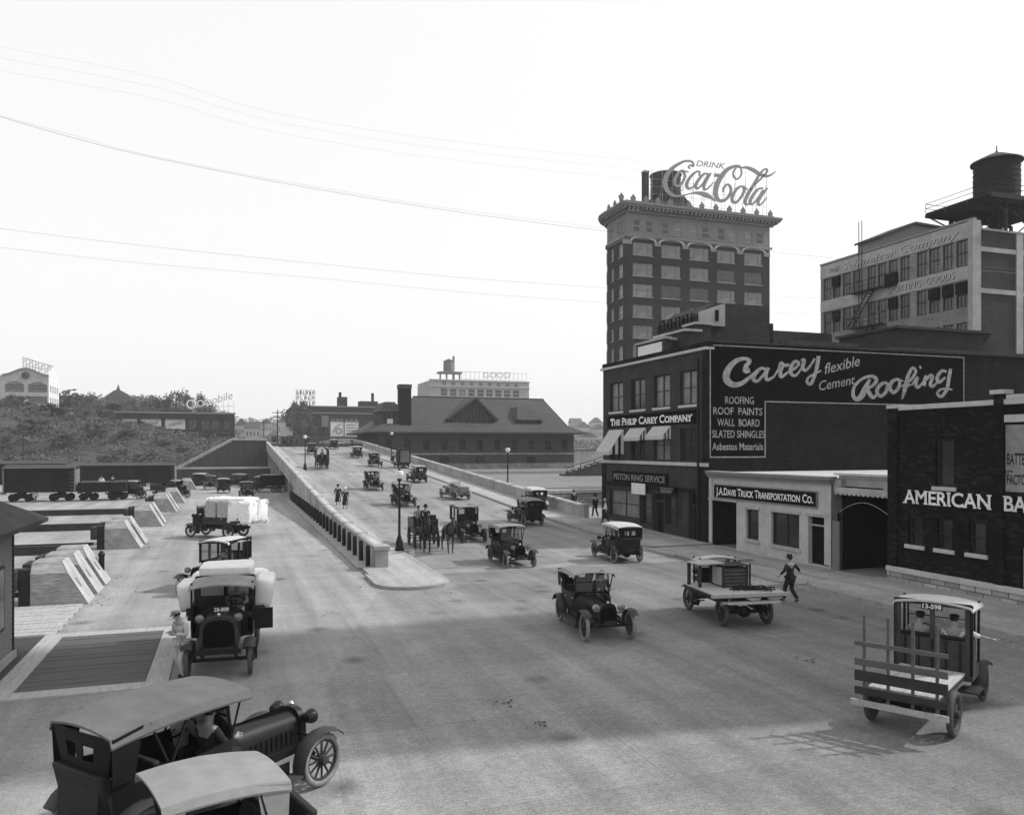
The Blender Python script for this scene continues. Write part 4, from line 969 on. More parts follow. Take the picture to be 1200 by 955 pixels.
for y in (1.5, 4.0, 6.5):
    mb = MB(); y += TY; mb.prism([(y - .4, TZ + .152), (y + .4, TZ + .152), (y + .52, TZ + .7), (y, TZ + 1.35), (y - .52, TZ + .7)], 'x', TX0 - .58, TX0 - .34); part(tow, 'cresting', mb, M_paintm)
# arched heads of the top row of triple windows
for c in cols:
    xc, hw = TX0 + (TXu(c[0]) + TXu(c[1])) / 2, (TXu(c[1]) - TXu(c[0])) / 2 + .3; mb = MB(); n_ = 10
    rg = []
    for k in range(n_ + 1):
        a = pi * k / n_; rg.append([(xc + hw * cos(a), TY - .22, zR2t + .1 + .75 * sin(a)), (xc + (hw + .35) * cos(a), TY - .22, zR2t + .1 + 1.1 * sin(a)), (xc + (hw + .35) * cos(a), TY - .003, zR2t + .1 + 1.1 * sin(a)), (xc + hw * cos(a), TY - .003, zR2t + .1 + .75 * sin(a))])
    mb.loft(rg); part(tow, 'window_arch', mb, M_trim)
for i in range(6):
    xa = [145, 282, 402, 523, 637, 753][i]; xb = [183, 307, 428, 547, 663, 783][i]; x0, x1_ = TX0 + TXu(xa), TX0 + TXu(xb)
    mb = MB(); mb.box(x0, min(x1_, TX1), TY - .16, TY - .003, zR2t - .5, zR2t + .3); part(tow, 'pier_capital', mb, M_trimd)
# roof things
ch = thing('tower_chimney', 'thin square chimney stack on the left of the tower roof', 'chimney', (0, 0, TZ - 2.3)); x0, x1_ = on_y(755, 220, TY + 3).x, on_y(760.5, 220, TY + 3).x
ch.location = (x0, TY + 3, TZ - 2.3); zt = on_y(757, 202, TY + 3).z
mb = MB(); mb.box(x0, x1_, TY + 3, TY + 4, TZ - 2.3, zt); part(ch, 'stack', mb, M_brickM)
mb = MB(); mb.box(x0 - .08, x1_ + .08, TY + 2.92, TY + 4.08, zt, zt + .3); part(ch, 'cap', mb, M_trimd)
tk = thing('roof_tank', 'grey wooden tank standing half behind the script sign on the tower roof', 'water tank', (on_y(780, 220, TY + 5).x, TY + 5, TZ - 2.3))
rr = (on_y(795.5, 220, TY + 5).x - on_y(764.5, 220, TY + 5).x) / 2; zb_, zt_ = on_y(780, 232, TY + 5).z, on_y(780, 207, TY + 5).z
mb = MB(); mb.lathe([(rr, zb_ - (TZ - 2.3)), (rr * .97, zt_ - (TZ - 2.3))], n=24); mb.build('tank', mat('old_tank_staves', .06, .9, .25, 2.0), tk)
mb = MB(); mb.lathe([(rr * 1.06, zt_ - (TZ - 2.3) + .0), (rr * 1.06, zt_ - (TZ - 2.3) + .2), (.1, zt_ - (TZ - 2.3) + 1.0)], n=24); mb.build('roof', M_paintm, tk)
mb = MB()
for k in range(5): mb.torus(rr * 1.0, .05, (0, 0, zb_ - (TZ - 2.3) + .5 + k * .7), 'z', 24, 4)
mb.build('hoops', M_iron, tk)
mb = MB(); zq = zb_ - (TZ - 2.3); mb.loft([[(-rr - 1.2, -rr - .5, .0), (rr + 4.5, -rr - .5, .0), (rr + 4.5, rr, 0), (-rr - 1.2, rr, 0)], [(-rr * .8, -rr * .8, zq), (rr * .9, -rr * .8, zq), (rr * .9, rr * .8, zq), (-rr * .8, rr * .8, zq)]]); mb.build('base', M_tar, tk, False)
# script roof sign
Z1, S1, SY = (750, 180), 1200 / 170, TY + 1.2
sg = thing('script_roof_sign', 'large grey script letters of a soft drink sign standing on the tower roof', 'sign', (on_y(780, 240, SY).x, SY, TZ - 2.3))
coca = [
 [(412,128,12),(400,112,12),(415,98,13),(438,108,14),(438,82,14),(415,66,16),(370,66,18),(320,88,24),(265,125,32),(222,180,38),(205,245,40),(222,305,36),(265,346,26),(320,354,18),(375,345,12),(430,330,12),(490,330,28),(540,345,40),(585,366,26),(626,398,5)],
 [(375,160,14),(345,146,20),(308,172,24),(286,222,26),(290,262,24),(318,270,20),(352,235,20),(372,185,18),(352,148,12),(400,156,9)],
 [(486,186,14),(492,158,14),(468,152,16),(426,184,22),(390,236,26),(386,276,26),(412,292,18),(462,262,9)],
 [(566,172,12),(528,172,18),(488,212,24),(460,262,24),(470,292,20),(510,262,14),(562,180,16)],[(584,164,14),(552,214,24),(526,268,24),(534,300,18),(566,286,12),(606,238,8)],
 [(612,182,26),(654,182,26)],
 [(832,128,12),(838,170,13),(806,214,13),(776,196,13),(770,158,14),(800,114,14),(832,120,12),(812,106,18),(768,112,24),(712,142,34),(664,202,40),(630,272,42),(624,340,38),(652,390,28),(704,384,24),(744,336,24),(748,284,20),(722,258,16),(692,284,16),(684,322,12)],
 [(832,122,10),(880,118,22),(936,140,30),(990,174,28),(1046,190,22),(1090,174,14),(1122,148,4)],
 [(846,272,14),(808,286,20),(772,336,24),(760,386,26),(790,408,20),(832,366,20),(860,306,20),(848,272,12),(892,302,8)],
 [(882,330,10),(938,268,14),(1002,208,16),(1050,150,16),(1034,130,14),(994,166,18),(938,262,26),(888,346,28),(868,402,26),(886,424,18),(924,394,8)],
 [(1018,290,12),(978,296,18),(936,342,24),(908,396,24),(922,422,18),(962,388,14),(1016,304,14)],[(1052,288,14),(1006,344,24),(976,398,24),(984,428,16),(1012,410,12),(1048,366,8)]]
M_sign = mat('grey_sign_letters', .25, .7, .1, 3.0)
script_sign('script_letters', coca, Z1, S1, SY, M_sign, sg, 0, .14)
A, B = on_y(Z1[0] + 462 / S1, Z1[1] + 104 / S1, SY), on_y(Z1[0] + 706 / S1, Z1[1] + 130 / S1, SY)
text_at('DRINK', A, B, 48 / S1 / FOC * 150, FN, M_sign, sg, bold=.015, shear=.3, lift=.05)
mb = MB()
for k in range(12):
    px = 764 + k * 12.2; p = on_y(px, 240, SY + .3); zt = on_y(px, 195 + (3 if k < 4 else 6), SY + .3).z; mb.bar((p.x, SY + .3, TZ - 2.3), (p.x, SY + .3, zt), .05)
    mb.bar((p.x, SY + .3, zt - 2), (p.x, SY + 2.4, TZ - 2.2), .05)
for z in range(6): mb.bar((on_y(764, 240, SY + .3).x, SY + .34, TZ - 1.5 + z * 1.35), (on_y(898, 240, SY + .3).x, SY + .34, TZ - 1.5 + z * 1.35), .035)
part(sg, 'lattice', mb, M_trim)

# ---- sporting goods building
SX, S0, S1_, SZ = 67.2, 58.0, 79.0, 27.7
spo = thing('sporting_goods_building', 'buff loft building with big factory windows and outlined lettering along its top', 'building', (SX, S0, 0))
US = lambda x: S1_ - on_x(930 + x / 3.674, 400, SX).y
grp = [(129, 164), (168, 203), (211, 249), (256, 291), (318, 357), (362, 402), (409, 451), (459, 502), (530, 576), (583, 632), (642, 690), (700, 750)]
ops = []
for zt in (26.0, 22.0, 18.0, 14.0): ops += [(US(a), US(b), zt - 2.55, zt) for a, b in grp]
facade(spo, 'street_wall', M_brickL, (SX, S1_, 0), -90, S1_ - S0, SZ, ops, depth=.25)
for i, o in enumerate(ops): window(spo, (SX, S1_, 0), -90, *o, 'g34' if 0 else 'g32', M_framed, M_glassf if (i not in (1, 12, 13, 14, 15, 18, 19, 21, 22, 23)) else M_glassd, depth=.12)
mb = MB()
for i, o in enumerate(ops):
    if i in (1, 6, 18, 21, 22, 23, 13):
        mb = MB(); zz = (o[2] + o[3]) / 2; mb.box(SX - .25, SX - .2 + .25, S1_ - o[1] + .1, S1_ - o[0] - .1, zz + .1, o[3] - .1) if i != 6 else mb.box(SX - .4, SX + .1, S1_ - o[1] + .1, S1_ - o[0] + .2, o[2] - .3, zz - .2)
        part(spo, 'open_sash', mb, M_void)
facade(spo, 'north_wall', M_brickM, (SX, S0, 0), 0, 34, SZ - .9, [], depth=.2)
mb = MB(); mb.box(SX - .05, SX + .02, S0 + .4, S1_, 26.1, SZ - .1).box(SX - .05, SX + .02, S0 + .4, S1_, 22.12, 23.38); part(spo, 'sign_band', mb, M_paintg)
mb = MB(); mb.box(SX - .12, SX + .35, S0 - .15, S1_ + .05, SZ, SZ + .2).box(SX + .36, SX + 34, S0 - .15, S0 + .3, SZ - .9, SZ - .7); part(spo, 'coping', mb, M_trimd)
mb = MB(); mb.box(SX - .14, SX + .9, S0 - .16, S0 + .4, 0, SZ - .01)
for z in (25.2, 21.2): mb.box(SX + .91, SX + 34, S0 - .1, S0 - .003, z - .45, z)
for k in range(1, 5): mb.box(SX + 5.6 * k, SX + 5.6 * k + .9, S0 - .13, S0 - .003, 0, SZ - .92)
part(spo, 'concrete_frame', mb, M_conc)
mb = MB(); mb.box(SX + .3, SX + 34, S0 + .05, S1_, 26.3, 26.6).box(SX + .02, SX + 34, S1_ - .3, S1_, 0, 26.29).box(SX + 33.7, SX + 34, S0, S1_ - .3, 0, 26.29); part(spo, 'roof', mb, M_tar)
yS = lambda x: on_x(930 + x / 3.674, 400, SX).y
text_at('THE', (SX, yS(155), 26.5), (SX, yS(200), 26.5), .5, FW, M_letterk, spo, lift=.062, shear=.25)
for dx, mt_, lf in ((.0, mat('weathered_sign_letters', .42, .8, .15, 3.0), .068), (.09, M_letterk, .060)):
    text_at('Schmelzer Company', (SX, yS(212) - dx, 26.4 - dx * .6), (SX, yS(712) - dx, 26.4 - dx * .6), .82, FW, mt_, spo, bold=.004, shear=.25, lift=lf)
    text_at('SPORTING  GOODS', (SX, yS(402) - dx, 22.42 - dx * .6), (SX, yS(694) - dx, 22.42 - dx * .6), .78, FW, mt_, spo, bold=.0, shear=.1, lift=lf)
# fire escape
fe = thing('fire_escape', 'zigzag iron fire escape on the front of the sporting goods building', 'fire escape', (SX, yS(340), 15))
yl, yr = yS(262), yS(402)
for z in (23.3, 19.3, 15.3):
    mb = MB(); mb.box(SX - 1.1, SX - .05, yr, yl, z - .06, z)
    for h in (.5, 1.0): mb.bar((SX - 1.1, yl, z + h), (SX - 1.1, yr, z + h), .05)
    for k in range(7): y = yl + (yr - yl) * k / 6; mb.bar((SX - 1.1, y, z), (SX - 1.1, y, z + 1), .04)
    part(fe, 'platform', mb, M_iron)
for z in (19.3, 15.3):
    mb = MB()
    for s in (.25, .95): mb.bar((SX - s, yl + .2, z), (SX - s, yr + 1.6, z + 4), .07, .14)
    for k in range(14): t = (k + .5) / 14; mb.box(SX - .95, SX - .25, yl + .2 + (yr + 1.4 - yl) * t - .1, yl + .2 + (yr + 1.4 - yl) * t + .1, z + 4 * t - .02, z + 4 * t)
    part(fe, 'stair', mb, M_iron)
mb = MB()
for s in (yS(290), yS(303)): mb.bar((SX - .3, s, 22), (SX - .3, s, 31.3), .06)
part(fe, 'roof_ladder', mb, M_iron)
# roof house and water tank on it
rh = thing('roof_house', 'grey pitched stair house on the roof of the sporting goods building', 'penthouse', (72.4, 75, 26.6))
P = lambda px, py: on_y(px, py, 75)
a, b, c, d = P(1031, 279), P(1071, 263.4), P(1107, 267), P(1031, 300)
mb = MB(); mb.prism([(a.x, 26.6), (c.x + 4, 26.6), (c.x + 4, c.z - .4), (b.x, b.z), (a.x, a.z)], 'y', 75, 78.5); part(rh, 'wall', mb, M_paintm)
mb = MB(); mb.prism([(a.x - .3, a.z - .1), (b.x, b.z + .02), (c.x + 4.3, c.z - .4), (c.x + 4.3, c.z - .15), (b.x, b.z + .3), (a.x - .3, a.z + .15)], 'y', 74.7, 78.8); part(rh, 'roof', mb, M_tar)
wx, wy = on_y(1168, 215, 64).x, 64.0
wt = thing('water_tank', 'tall dark wooden water tank with conical lid on the sporting goods building', 'water tank', (wx, wy, 26.6))
dpt = 64 / ray(1168, 200).y; zq = lambda py: EYE + (HY - py) / FOC * dpt - 26.6
r_ = 24.5 / FOC * dpt
mb = MB(); mb.lathe([(r_ * .98, zq(243)), (r_, zq(215)), (r_ * .97, zq(191))], n=32); mb.build('tank', mat('tank_staves', .02, .9, .35, 2.0, .01, stretch=(6, 6, .4)), wt)
mb = MB()
for k in range(9): mb.torus(r_ * 1.0, .03, (0, 0, zq(241) + k * (zq(192) - zq(241)) / 8), 'z', 32, 4)
mb.build('hoops', M_iron, wt)
mb = MB(); mb.lathe([(r_ * 1.12, zq(192)), (r_ * 1.12, zq(190.5)), (r_ * .35, zq(181.5)), (.1, zq(180.5))], n=32); mb.build('roof', M_tar, wt)
mb = MB(); mb.tube([(0, 0, zq(182)), (0, 0, zq(171))], [.09, .05], 6)
for k in range(3): a = 2*pi*k/3; mb.tube([(.5*cos(a), .5*sin(a), zq(181.5)), (0, 0, zq(177))], .035, 5)
mb.build('finial', M_iron, wt)
pz = zq(245); mb = MB(); xl = on_y(1114, 250, 60).x - wx
mb.box(-r_ * 2.6, r_ * 3, -4.2, 3.8, pz - .15, pz)
for y in (-4.2, -1.4, 1.3, 3.8): mb.box(-r_ * 2.6, r_ * 3, y - .12, y + .12, pz - .5, pz - .151)
mb.build('platform', M_woodd, wt, False)
mb = MB()
for z in (.5, 1.0):
    for a, b in (((-r_*2.6, -4.2), (r_*3, -4.2)), ((-r_*2.6, -4.2), (-r_*2.6, 3.8)), ((-r_*2.6, 3.8), (r_*3, 3.8))): mb.bar((*a, pz + z), (*b, pz + z), .045)
for k in range(5): x = -r_*2.6 + k * r_ * 1.4; mb.bar((x, -4.2, pz), (x, -4.2, pz + 1), .045); mb.bar((x, 3.8, pz), (x, 3.8, pz + 1), .045)
mb.build('railing', M_iron, wt)
mb = MB()
legs = [(x, y) for x in (-r_*1.3, r_*1.3, r_ * 2.7) for y in (-3.4, 3.2)]
for x, y in legs: mb.bar((x, y, 0), (x, y, pz - .5), .28)
mb.bar((0, 0, 0), (0, 0, pz - .1), .8)
for (x, y), (x2, y2) in ((legs[0], legs[2]), (legs[2], legs[4]), (legs[0], legs[1]), (legs[1], legs[3])):
    mb.bar((x, y, .1), (x2, y2, pz - .6), .1); mb.bar((x2, y2, .1), (x, y, pz - .6), .1)
mb.bar((-r_*1.3, -3.4, pz - 1.6), (-r_*2.5, -4.1, pz - .4), .12); mb.bar((-r_*1.3, 3.2, pz - 1.6), (-r_*2.5, 3.7, pz - .4), .12)
mb.build('braced_legs', M_iron, wt, False)
# ================================================================== station, terrace and far buildings
ter = thing('yard_terrace', 'low stone walled terrace with a pale coping right of the viaduct', 'terrace', (26.6, 75, 0))
mb = MB(); mb.box(26.6, 90, 75, 76, -.3, 1.25); part(ter, 'wall', mb, M_stone)
mb = MB(); mb.box(26.5, 90, 74.8, 76.2, 1.25, 1.55); part(ter, 'coping', mb, M_conc_w)
mb = MB(); mb.box(26.6, 90, 76.2, 205, 1.0, 1.3); part(ter, 'platform', mb, mat('cinder_platform', .17, .95, .2, .4, var2=.15, scale2=.05))
# stair with handrail at the right end
st = thing('platform_stair', 'open stair with a plain handrail rising to the right beside the station', 'stair', (60, 120, 1.3))
mb = MB(); p = on_y(664, 560, 118); q = on_y(704, 541, 118)
for k in range(12): x = p.x + (q.x - p.x + 6) * k / 11; z = 1.3 + k * .3; mb.box(x, x + (q.x - p.x + 6) / 11, 118, 121, 1.3, z + .3)
part(st, 'steps', mb, M_conc_d)
mb = MB()
for h in (.55, 1.1): mb.bar((p.x, 117.9, 1.5 + h), (q.x + 6, 117.9, 4.9 + h), .1)
for k in range(6): x = p.x + (q.x - p.x + 6) * k / 5; z = 1.4 + k * .68; mb.bar((x, 117.9, z), (x, 117.9, z + 1.1), .1)
part(st, 'handrail', mb, M_iron)
# freight station
ZS = 1.3; SYf, SYb = 165.6, 197.0; SZE = 9.2
sx0, sx1 = on_y(445, 500, SYf).x, on_y(671, 500, SYf).x
stn = thing('railway_station', 'long dark brick railway station with a big hipped slate roof and thick chimney', 'station', (sx0, SYf, ZS))
ops = []
nW = 11
for k in range(nW):
    u = (sx1 - sx0) * (k + .5) / nW; ops.append((u - .7, u + .7, 5.4, 7.6))
for k in (1, 3, 5, 8): u = (sx1 - sx0) * (k + .5) / nW; ops.append((u - 1.1, u + 1.1, ZS, 4.0))
facade(stn, 'front_wall', M_brickS, (sx0, SYf, 0), 0, sx1 - sx0, SZE, ops, depth=.3, z0=ZS - .5)
for o in ops: window(stn, (sx0, SYf, 0), 0, *o, 'double', M_framed, M_glassd, depth=.2)
facade(stn, 'end_wall', M_brickS, (sx0, SYb, 0), -90, SYb - SYf, SZE, [(3 + 4 * k, 4.4 + 4 * k, 3.5, 6.5) for k in range(6)], depth=.3, z0=ZS - .5)
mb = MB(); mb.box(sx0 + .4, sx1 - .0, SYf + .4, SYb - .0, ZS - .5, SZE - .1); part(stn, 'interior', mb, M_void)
mb = MB(); mb.box(sx1 - .005, sx1 + .3, SYf, SYb, ZS - .5, SZE - .02); part(stn, 'far_end_wall', mb, M_brickS)
mb = MB(); mb.box(sx0 - .12, sx1 + .1, SYf - .12, SYf - .003, 4.4, 4.75).box(sx0 - .12, sx1 + .1, SYf - .2, SYf - .003, ZS - .4, ZS + 1.2); part(stn, 'string_course', mb, M_stone)
RY = (SYf + SYb) / 2 - 2; ov = 2.4
rx0, rx1 = on_y(484, 465, RY).x, on_y(637, 471, RY).x; RZ = on_y(560, 467, RY).z
mb = MB(); e = SZE
A_ = [(sx0 - ov, SYf - ov, e), (sx1 + ov, SYf - ov, e), (sx1 + ov, SYb + ov, e), (sx0 - ov, SYb + ov, e)]
# bell cast: flatter at the eaves, steep above
k1 = 3.2; B_ = [(sx0 + k1 - ov, SYf + k1 - ov, e + 1.6), (sx1 - k1 + ov, SYf + k1 - ov, e + 1.6), (sx1 - k1 + ov, SYb - k1 + ov, e + 1.6), (sx0 + k1 - ov, SYb - k1 + ov, e + 1.6)]
C_ = [(rx0, RY - .1, RZ), (rx1, RY - .1, RZ), (rx1, RY + .1, RZ), (rx0, RY + .1, RZ)]
mb.loft([[(x, y, z - .3) for x, y, z in A_], A_, B_, C_]); part(stn, 'roof', mb, M_roof)
mb = MB(); mb.bar((rx0, RY, RZ + .1), (rx1, RY, RZ + .1), .35, .35); part(stn, 'ridge_cap', mb, M_tar)
# gabled dormer
def dormer(pxa, pxb, pxm, pyb, pyt, pyw, Yd, hip=False, name='dormer'):
    xa, xb, xm = on_y(pxa, 490, Yd).x, on_y(pxb, 490, Yd).x, on_y(pxm, 470, Yd).x; zb_, zt_, zw = on_y(pxm, pyb, Yd).z, on_y(pxm, pyt, Yd).z, on_y(pxm, pyw, Yd).z
    wl = (xb - xa) * .1; back = RY - 1.0
    mb = MB(); mb.prism([(xa + wl, zw), (xb - wl, zw), (xb - wl, zb_), (xm, zt_ - .5), (xa + wl, zb_)] if not hip else [(xa + wl, zw), (xb - wl, zw), (xb - wl, zb_), (xa + wl, zb_)], 'y', Yd + .6, back)
    d = part(stn, name, mb, M_brickS)
    mb = MB()
    if not hip: mb.prism([(xa, zb_), (xm, zt_), (xb, zb_), (xb - .3, zb_ - .45), (xm, zt_ - .55), (xa + .3, zb_ - .45)], 'y', Yd, back)
    else: mb.loft([[(xa, Yd, zb_), (xb, Yd, zb_), (xb, back, zb_), (xa, back, zb_)], [(xm - 1.0, Yd + 3, zt_), (xm + 1.0, Yd + 3, zt_), (xm + 1.0, back, zt_), (xm - 1.0, back, zt_)]])
    l = stn.location; mb.v = [(x - l.x, y - l.y, z - l.z) for x, y, z in mb.v]; mb.build('roof', M_roof, d, False)
    mb = MB(); n_ = 7 if not hip else 4
    for k in range(n_):
        x = xa + wl + (xb - xa - 2 * wl) * (k + .5) / n_; hgt = (zb_ - zw) * .75
        mb.box(x - .28, x + .28, Yd + .5, Yd + .597, zw + .25, zw + .25 + hgt)
    if not hip:
        for k in range(13):
            t = (k + .5) / 13; x = xa + .8 + (xb - xa - 1.6) * t; zz = zb_ + (zt_ - zb_ - .8) * (1 - abs(t - .5) * 2); mb.box(x - .09, x + .09, Yd + .48, Yd + .595, zb_ - .1, max(zb_, zz))
    mb.v = [(x - l.x, y - l.y, z - l.z) for x, y, z in mb.v]; mb.build('windows', M_framed, d, False)
dormer(524, 584, 558, 491, 465, 501, SYf + 1.2)
dormer(606, 639, 617, 492, 476, 502.5, SYf + 1.2, hip=True)
dormer(446, 473, 460, 482, 470, 499, SYf + .6, hip=True)
pxs = on_y(457, 495, SYf + 1.1); mb = MB(); mb.box(pxs.x - .6, pxs.x + .6, SYf + 1.0, SYf + 1.09, pxs.z - .6, pxs.z + .75); part(stn, 'bright_pane', mb, M_paintw)
xa, xb = on_y(468.5, 480, SYf + .3).x, on_y(482, 480, SYf + .3).x; zt_ = on_y(475, 452, SYf + .3).z
mb = MB(); mb.box(xa, xb, SYf + .3, SYf + 2.7, SZE, zt_ - .6); c_ = part(stn, 'chimney', mb, M_brickD)
mb = MB(); mb.box(xa - .1, xb + .1, SYf + .2, SYf + 2.8, zt_ - .599, zt_ + .3); l = stn.location; mb.v = [(x - l.x, y - l.y, z - l.z) for x, y, z in mb.v]; mb.build('chimney_cap', M_tar, c_, False)
# ---- pale fence wall between station and brick building
fw = thing('yard_fence', 'long pale board fence beyond the terrace right of the station', 'fence', (70, 190, 1.3))
xa, xb = on_y(672, 540, 200).x, on_y(725, 540, 200).x; za, zb_ = on_y(690, 537, 200).z, on_y(690, 528, 200).z
mb = MB(); mb.box(xa, xb + 20, 200, 200.3, .8, max(zb_, 5.0)); part(fw, 'boards', mb, M_conc)
mb = MB(); mb.box(xa, xb + 20, 199.9, 200.4, max(zb_, 5.0), max(zb_, 5.0) + .25); part(fw, 'top_rail', mb, M_conc_d)

# ---- far white loft building with tank
Yf = 330.0
fx0, fx1 = on_y(504, 460, Yf).x, on_y(620, 460, Yf).x; fz = on_y(560, 447, Yf).z
far = thing('loft_building', 'pale multi storey loft building rising behind the station roof', 'building', (fx0, Yf, 0))
ops = []
for r in range(4):
    for k in range(11):
        L_ = fx1 - fx0; u0, u1 = L_ * (k + .14) / 11, L_ * (k + .86) / 11
        if r == 0 and k in (0, 10): continue
        ops.append((u0, u1, fz - 6.5 - r * 5, fz - 3.4 - r * 5))
facade(far, 'front_wall', M_paintg, (fx0, Yf, 0), 0, fx1 - fx0, fz, ops, depth=.4)
for o in ops: window(far, (fx0, Yf, 0), 0, *o, 'g32', M_framel, RNG.choice([M_glassd, M_glassd, M_glassm]), depth=.25)
mb = MB(); dd = fx0 - on_y(490, 460, Yf + 22).x
mb.box(fx0 + .02, fx1, Yf + .5, Yf + 24, 0, fz - .5).box(fx0 - .0, fx0 + .3, Yf + .01, Yf + 24, 0, fz); part(far, 'flank_wall', mb, M_paintg)
mb = MB(); mb.box(fx0 - .4, fx1 + .4, Yf - .4, Yf - .003, fz - 2.6, fz - 2.2).box(fx0 - .4, fx1 + .4, Yf - .4, Yf + .3, fz, fz + .5); part(far, 'cornice', mb, M_trim)
mb = MB()
for k in range(9): u = fx0 + (fx1 - fx0) * (k + 1.5) / 11; mb.lathe([(.9, -.03), (.9, .03)], (u, Yf - .05, fz - 1.2), 'y', 12)
part(far, 'roundel', mb, M_paintm)
wx = on_y(526, 430, Yf + 8).x; ft = thing('loft_water_tank', 'grey round water tank with a chimney on the roof of the pale loft building', 'water tank', (wx, Yf + 8, fz - .5))
zq = lambda py: on_y(526, py, Yf + 8).z - fz + .5
r_ = (on_y(532.5, 430, Yf + 8).x - on_y(520, 430, Yf + 8).x) / 2
mb = MB(); mb.lathe([(r_, zq(436)), (r_, zq(423.5))], n=20); mb.build('tank', M_paintm, ft); mb = MB(); mb.lathe([(r_ * 1.06, zq(423.5)), (.1, zq(420.5))], n=20); mb.build('roof', M_tar, ft)
mb = MB(); mb.box(-r_ * 2, r_ * 2.2, -3, 3, zq(438), zq(436.1))
for x in (-r_ * 1.8, -r_*.6, r_ * .6, r_ * 1.8): mb.box(x - .3, x + .3, -2, -1.5, 0, zq(438))
mb.build('stand', M_paintm, ft, False)
mb = MB(); mb.tube([(r_ * 1.0, 1, 0), (r_ * 1.0, 1, zq(417))], .5, 8); mb.build('flue', M_paintm, ft)
fs = thing('loft_roof_sign', 'faint row of pale rooftop letters on the loft building', 'sign', (fx0, Yf, fz))
A, B = on_y(541, 446, Yf + 2), on_y(617, 444, Yf + 2); A.z = B.z = fz + .8
text_at('GOOD', on_y(566, 443, Yf + 2), on_y(598, 443, Yf + 2), 2.6, FN, M_paintg, fs, bold=.0)
mb = MB()
for k in range(16): x = A.x + (B.x - A.x) * k / 15; mb.bar((x, Yf + 2.3, fz - .4), (x, Yf + 2.3, fz + 4.5), .12)
for z in (1.0, 4.2): mb.bar((A.x, Yf + 2.2, fz + z), (B.x, Yf + 2.2, fz + z), .12)
part(fs, 'frame', mb, M_paintg)

# ---- warehouse at the far end of the viaduct
Yw = 262.0; wx0, wx1 = on_y(342, 480, Yw).x, on_y(452, 480, Yw).x; wz = on_y(390, 477, Yw).z
wh = thing('warehouse', 'wide grey brick warehouse facing the far end of the viaduct', 'building', (wx0, Yw, 5))
ops = [((wx1 - wx0) * (k + .2) / 8, (wx1 - wx0) * (k + .75) / 8, 9.5, 12.6) for k in range(8)]
facade(wh, 'front_wall', M_brickM, (wx0, Yw, 0), 0, wx1 - wx0, wz, ops, depth=.3, z0=3)
for o in ops: window(wh, (wx0, Yw, 0), 0, *o, 'g32', M_framed, M_glassd, depth=.2)
mb = MB(); mb.box(wx0 + .02, wx1, Yw + .4, Yw + 30, 3, wz - .6).box(wx0, wx0 + .3, Yw + .01, Yw + 30, 3, wz).box(wx1 - .3, wx1, Yw + .01, Yw + 30, 3, wz); part(wh, 'side_wall', mb, M_brickM)
mb = MB(); mb.box(wx0 - .3, wx1 + .3, Yw - .3, Yw - .003, wz - 2.1, wz - 1.8).box(wx0 - .2, wx1 + .2, Yw - .2, Yw + .4, wz, wz + .35); part(wh, 'cornice', mb, M_trimd)
for nm, a, b, pt, lab in (('roof_tower', 397, 407, 465, 'narrow grey stair tower with a flue on the warehouse roof'), ('roof_block', 422, 443, 470, 'square grey block with a chimney at the right end of the warehouse roof')):
    xa, xb = on_y(a, 470, Yw + 5).x, on_y(b, 470, Yw + 5).x; z_ = on_y(a, pt, Yw + 5).z
    t = thing(nm, lab, 'penthouse', (xa, Yw + 5, wz - .6)); mb = MB(); mb.box(xa, xb, Yw + 5, Yw + 10, wz - .6, z_); part(t, 'wall', mb, M_brickM)
    xc = xa + .6 if a < 400 else xb - 1.6; mb = MB(); mb.box(xc - .4, xc + .4, Yw + 6, Yw + 6.8, z_, z_ + (1.6 if a < 400 else 2.8)); part(t, 'chimney', mb, M_brickD)
# sign frame on its roof
rsx = on_y(347, 470, Yw + 2).x; rex = on_y(369, 470, Yw + 2).x; z0, z1 = wz + .3, on_y(357, 457, Yw + 2).z
fr = thing('lattice_roof_sign', 'pale openwork sign of three lines on the left end of the warehouse roof', 'sign', (rsx, Yw + 2, wz))
mb = MB()
for k in range(3):
    z = z0 + (z1 - z0) * (k + .12) / 3; hh = (z1 - z0) * .24; n_ = 6 - k % 2
    for j in range(n_):
        x = rsx + (rex - rsx) * (j + .15) / n_; w = (rex - rsx) / n_ * .65
        mb.box(x, x + .25, Yw + 1.9, Yw + 2, z, z + hh).box(x + .25, x + w, Yw + 1.9, Yw + 2, z + (hh - .25 if (j + k) % 2 else 0), z + (hh if (j + k) % 2 else .25))
        if (j * 3 + k) % 4: mb.box(x + w - .25, x + w, Yw + 1.9, Yw + 2, z + .26, z + hh - .26)
part(fr, 'letters', mb, M_paintm)
mb = MB()
for k in range(5): x = rsx + (rex - rsx) * k / 4; mb.bar((x, Yw + 2.2, wz - .5), (x, Yw + 2.2, z1), .14)
for k in range(4): z = z0 + (z1 - z0) * k / 3; mb.bar((rsx, Yw + 2.15, z), (rex, Yw + 2.15, z), .1)
part(fr, 'frame', mb, M_paintg)
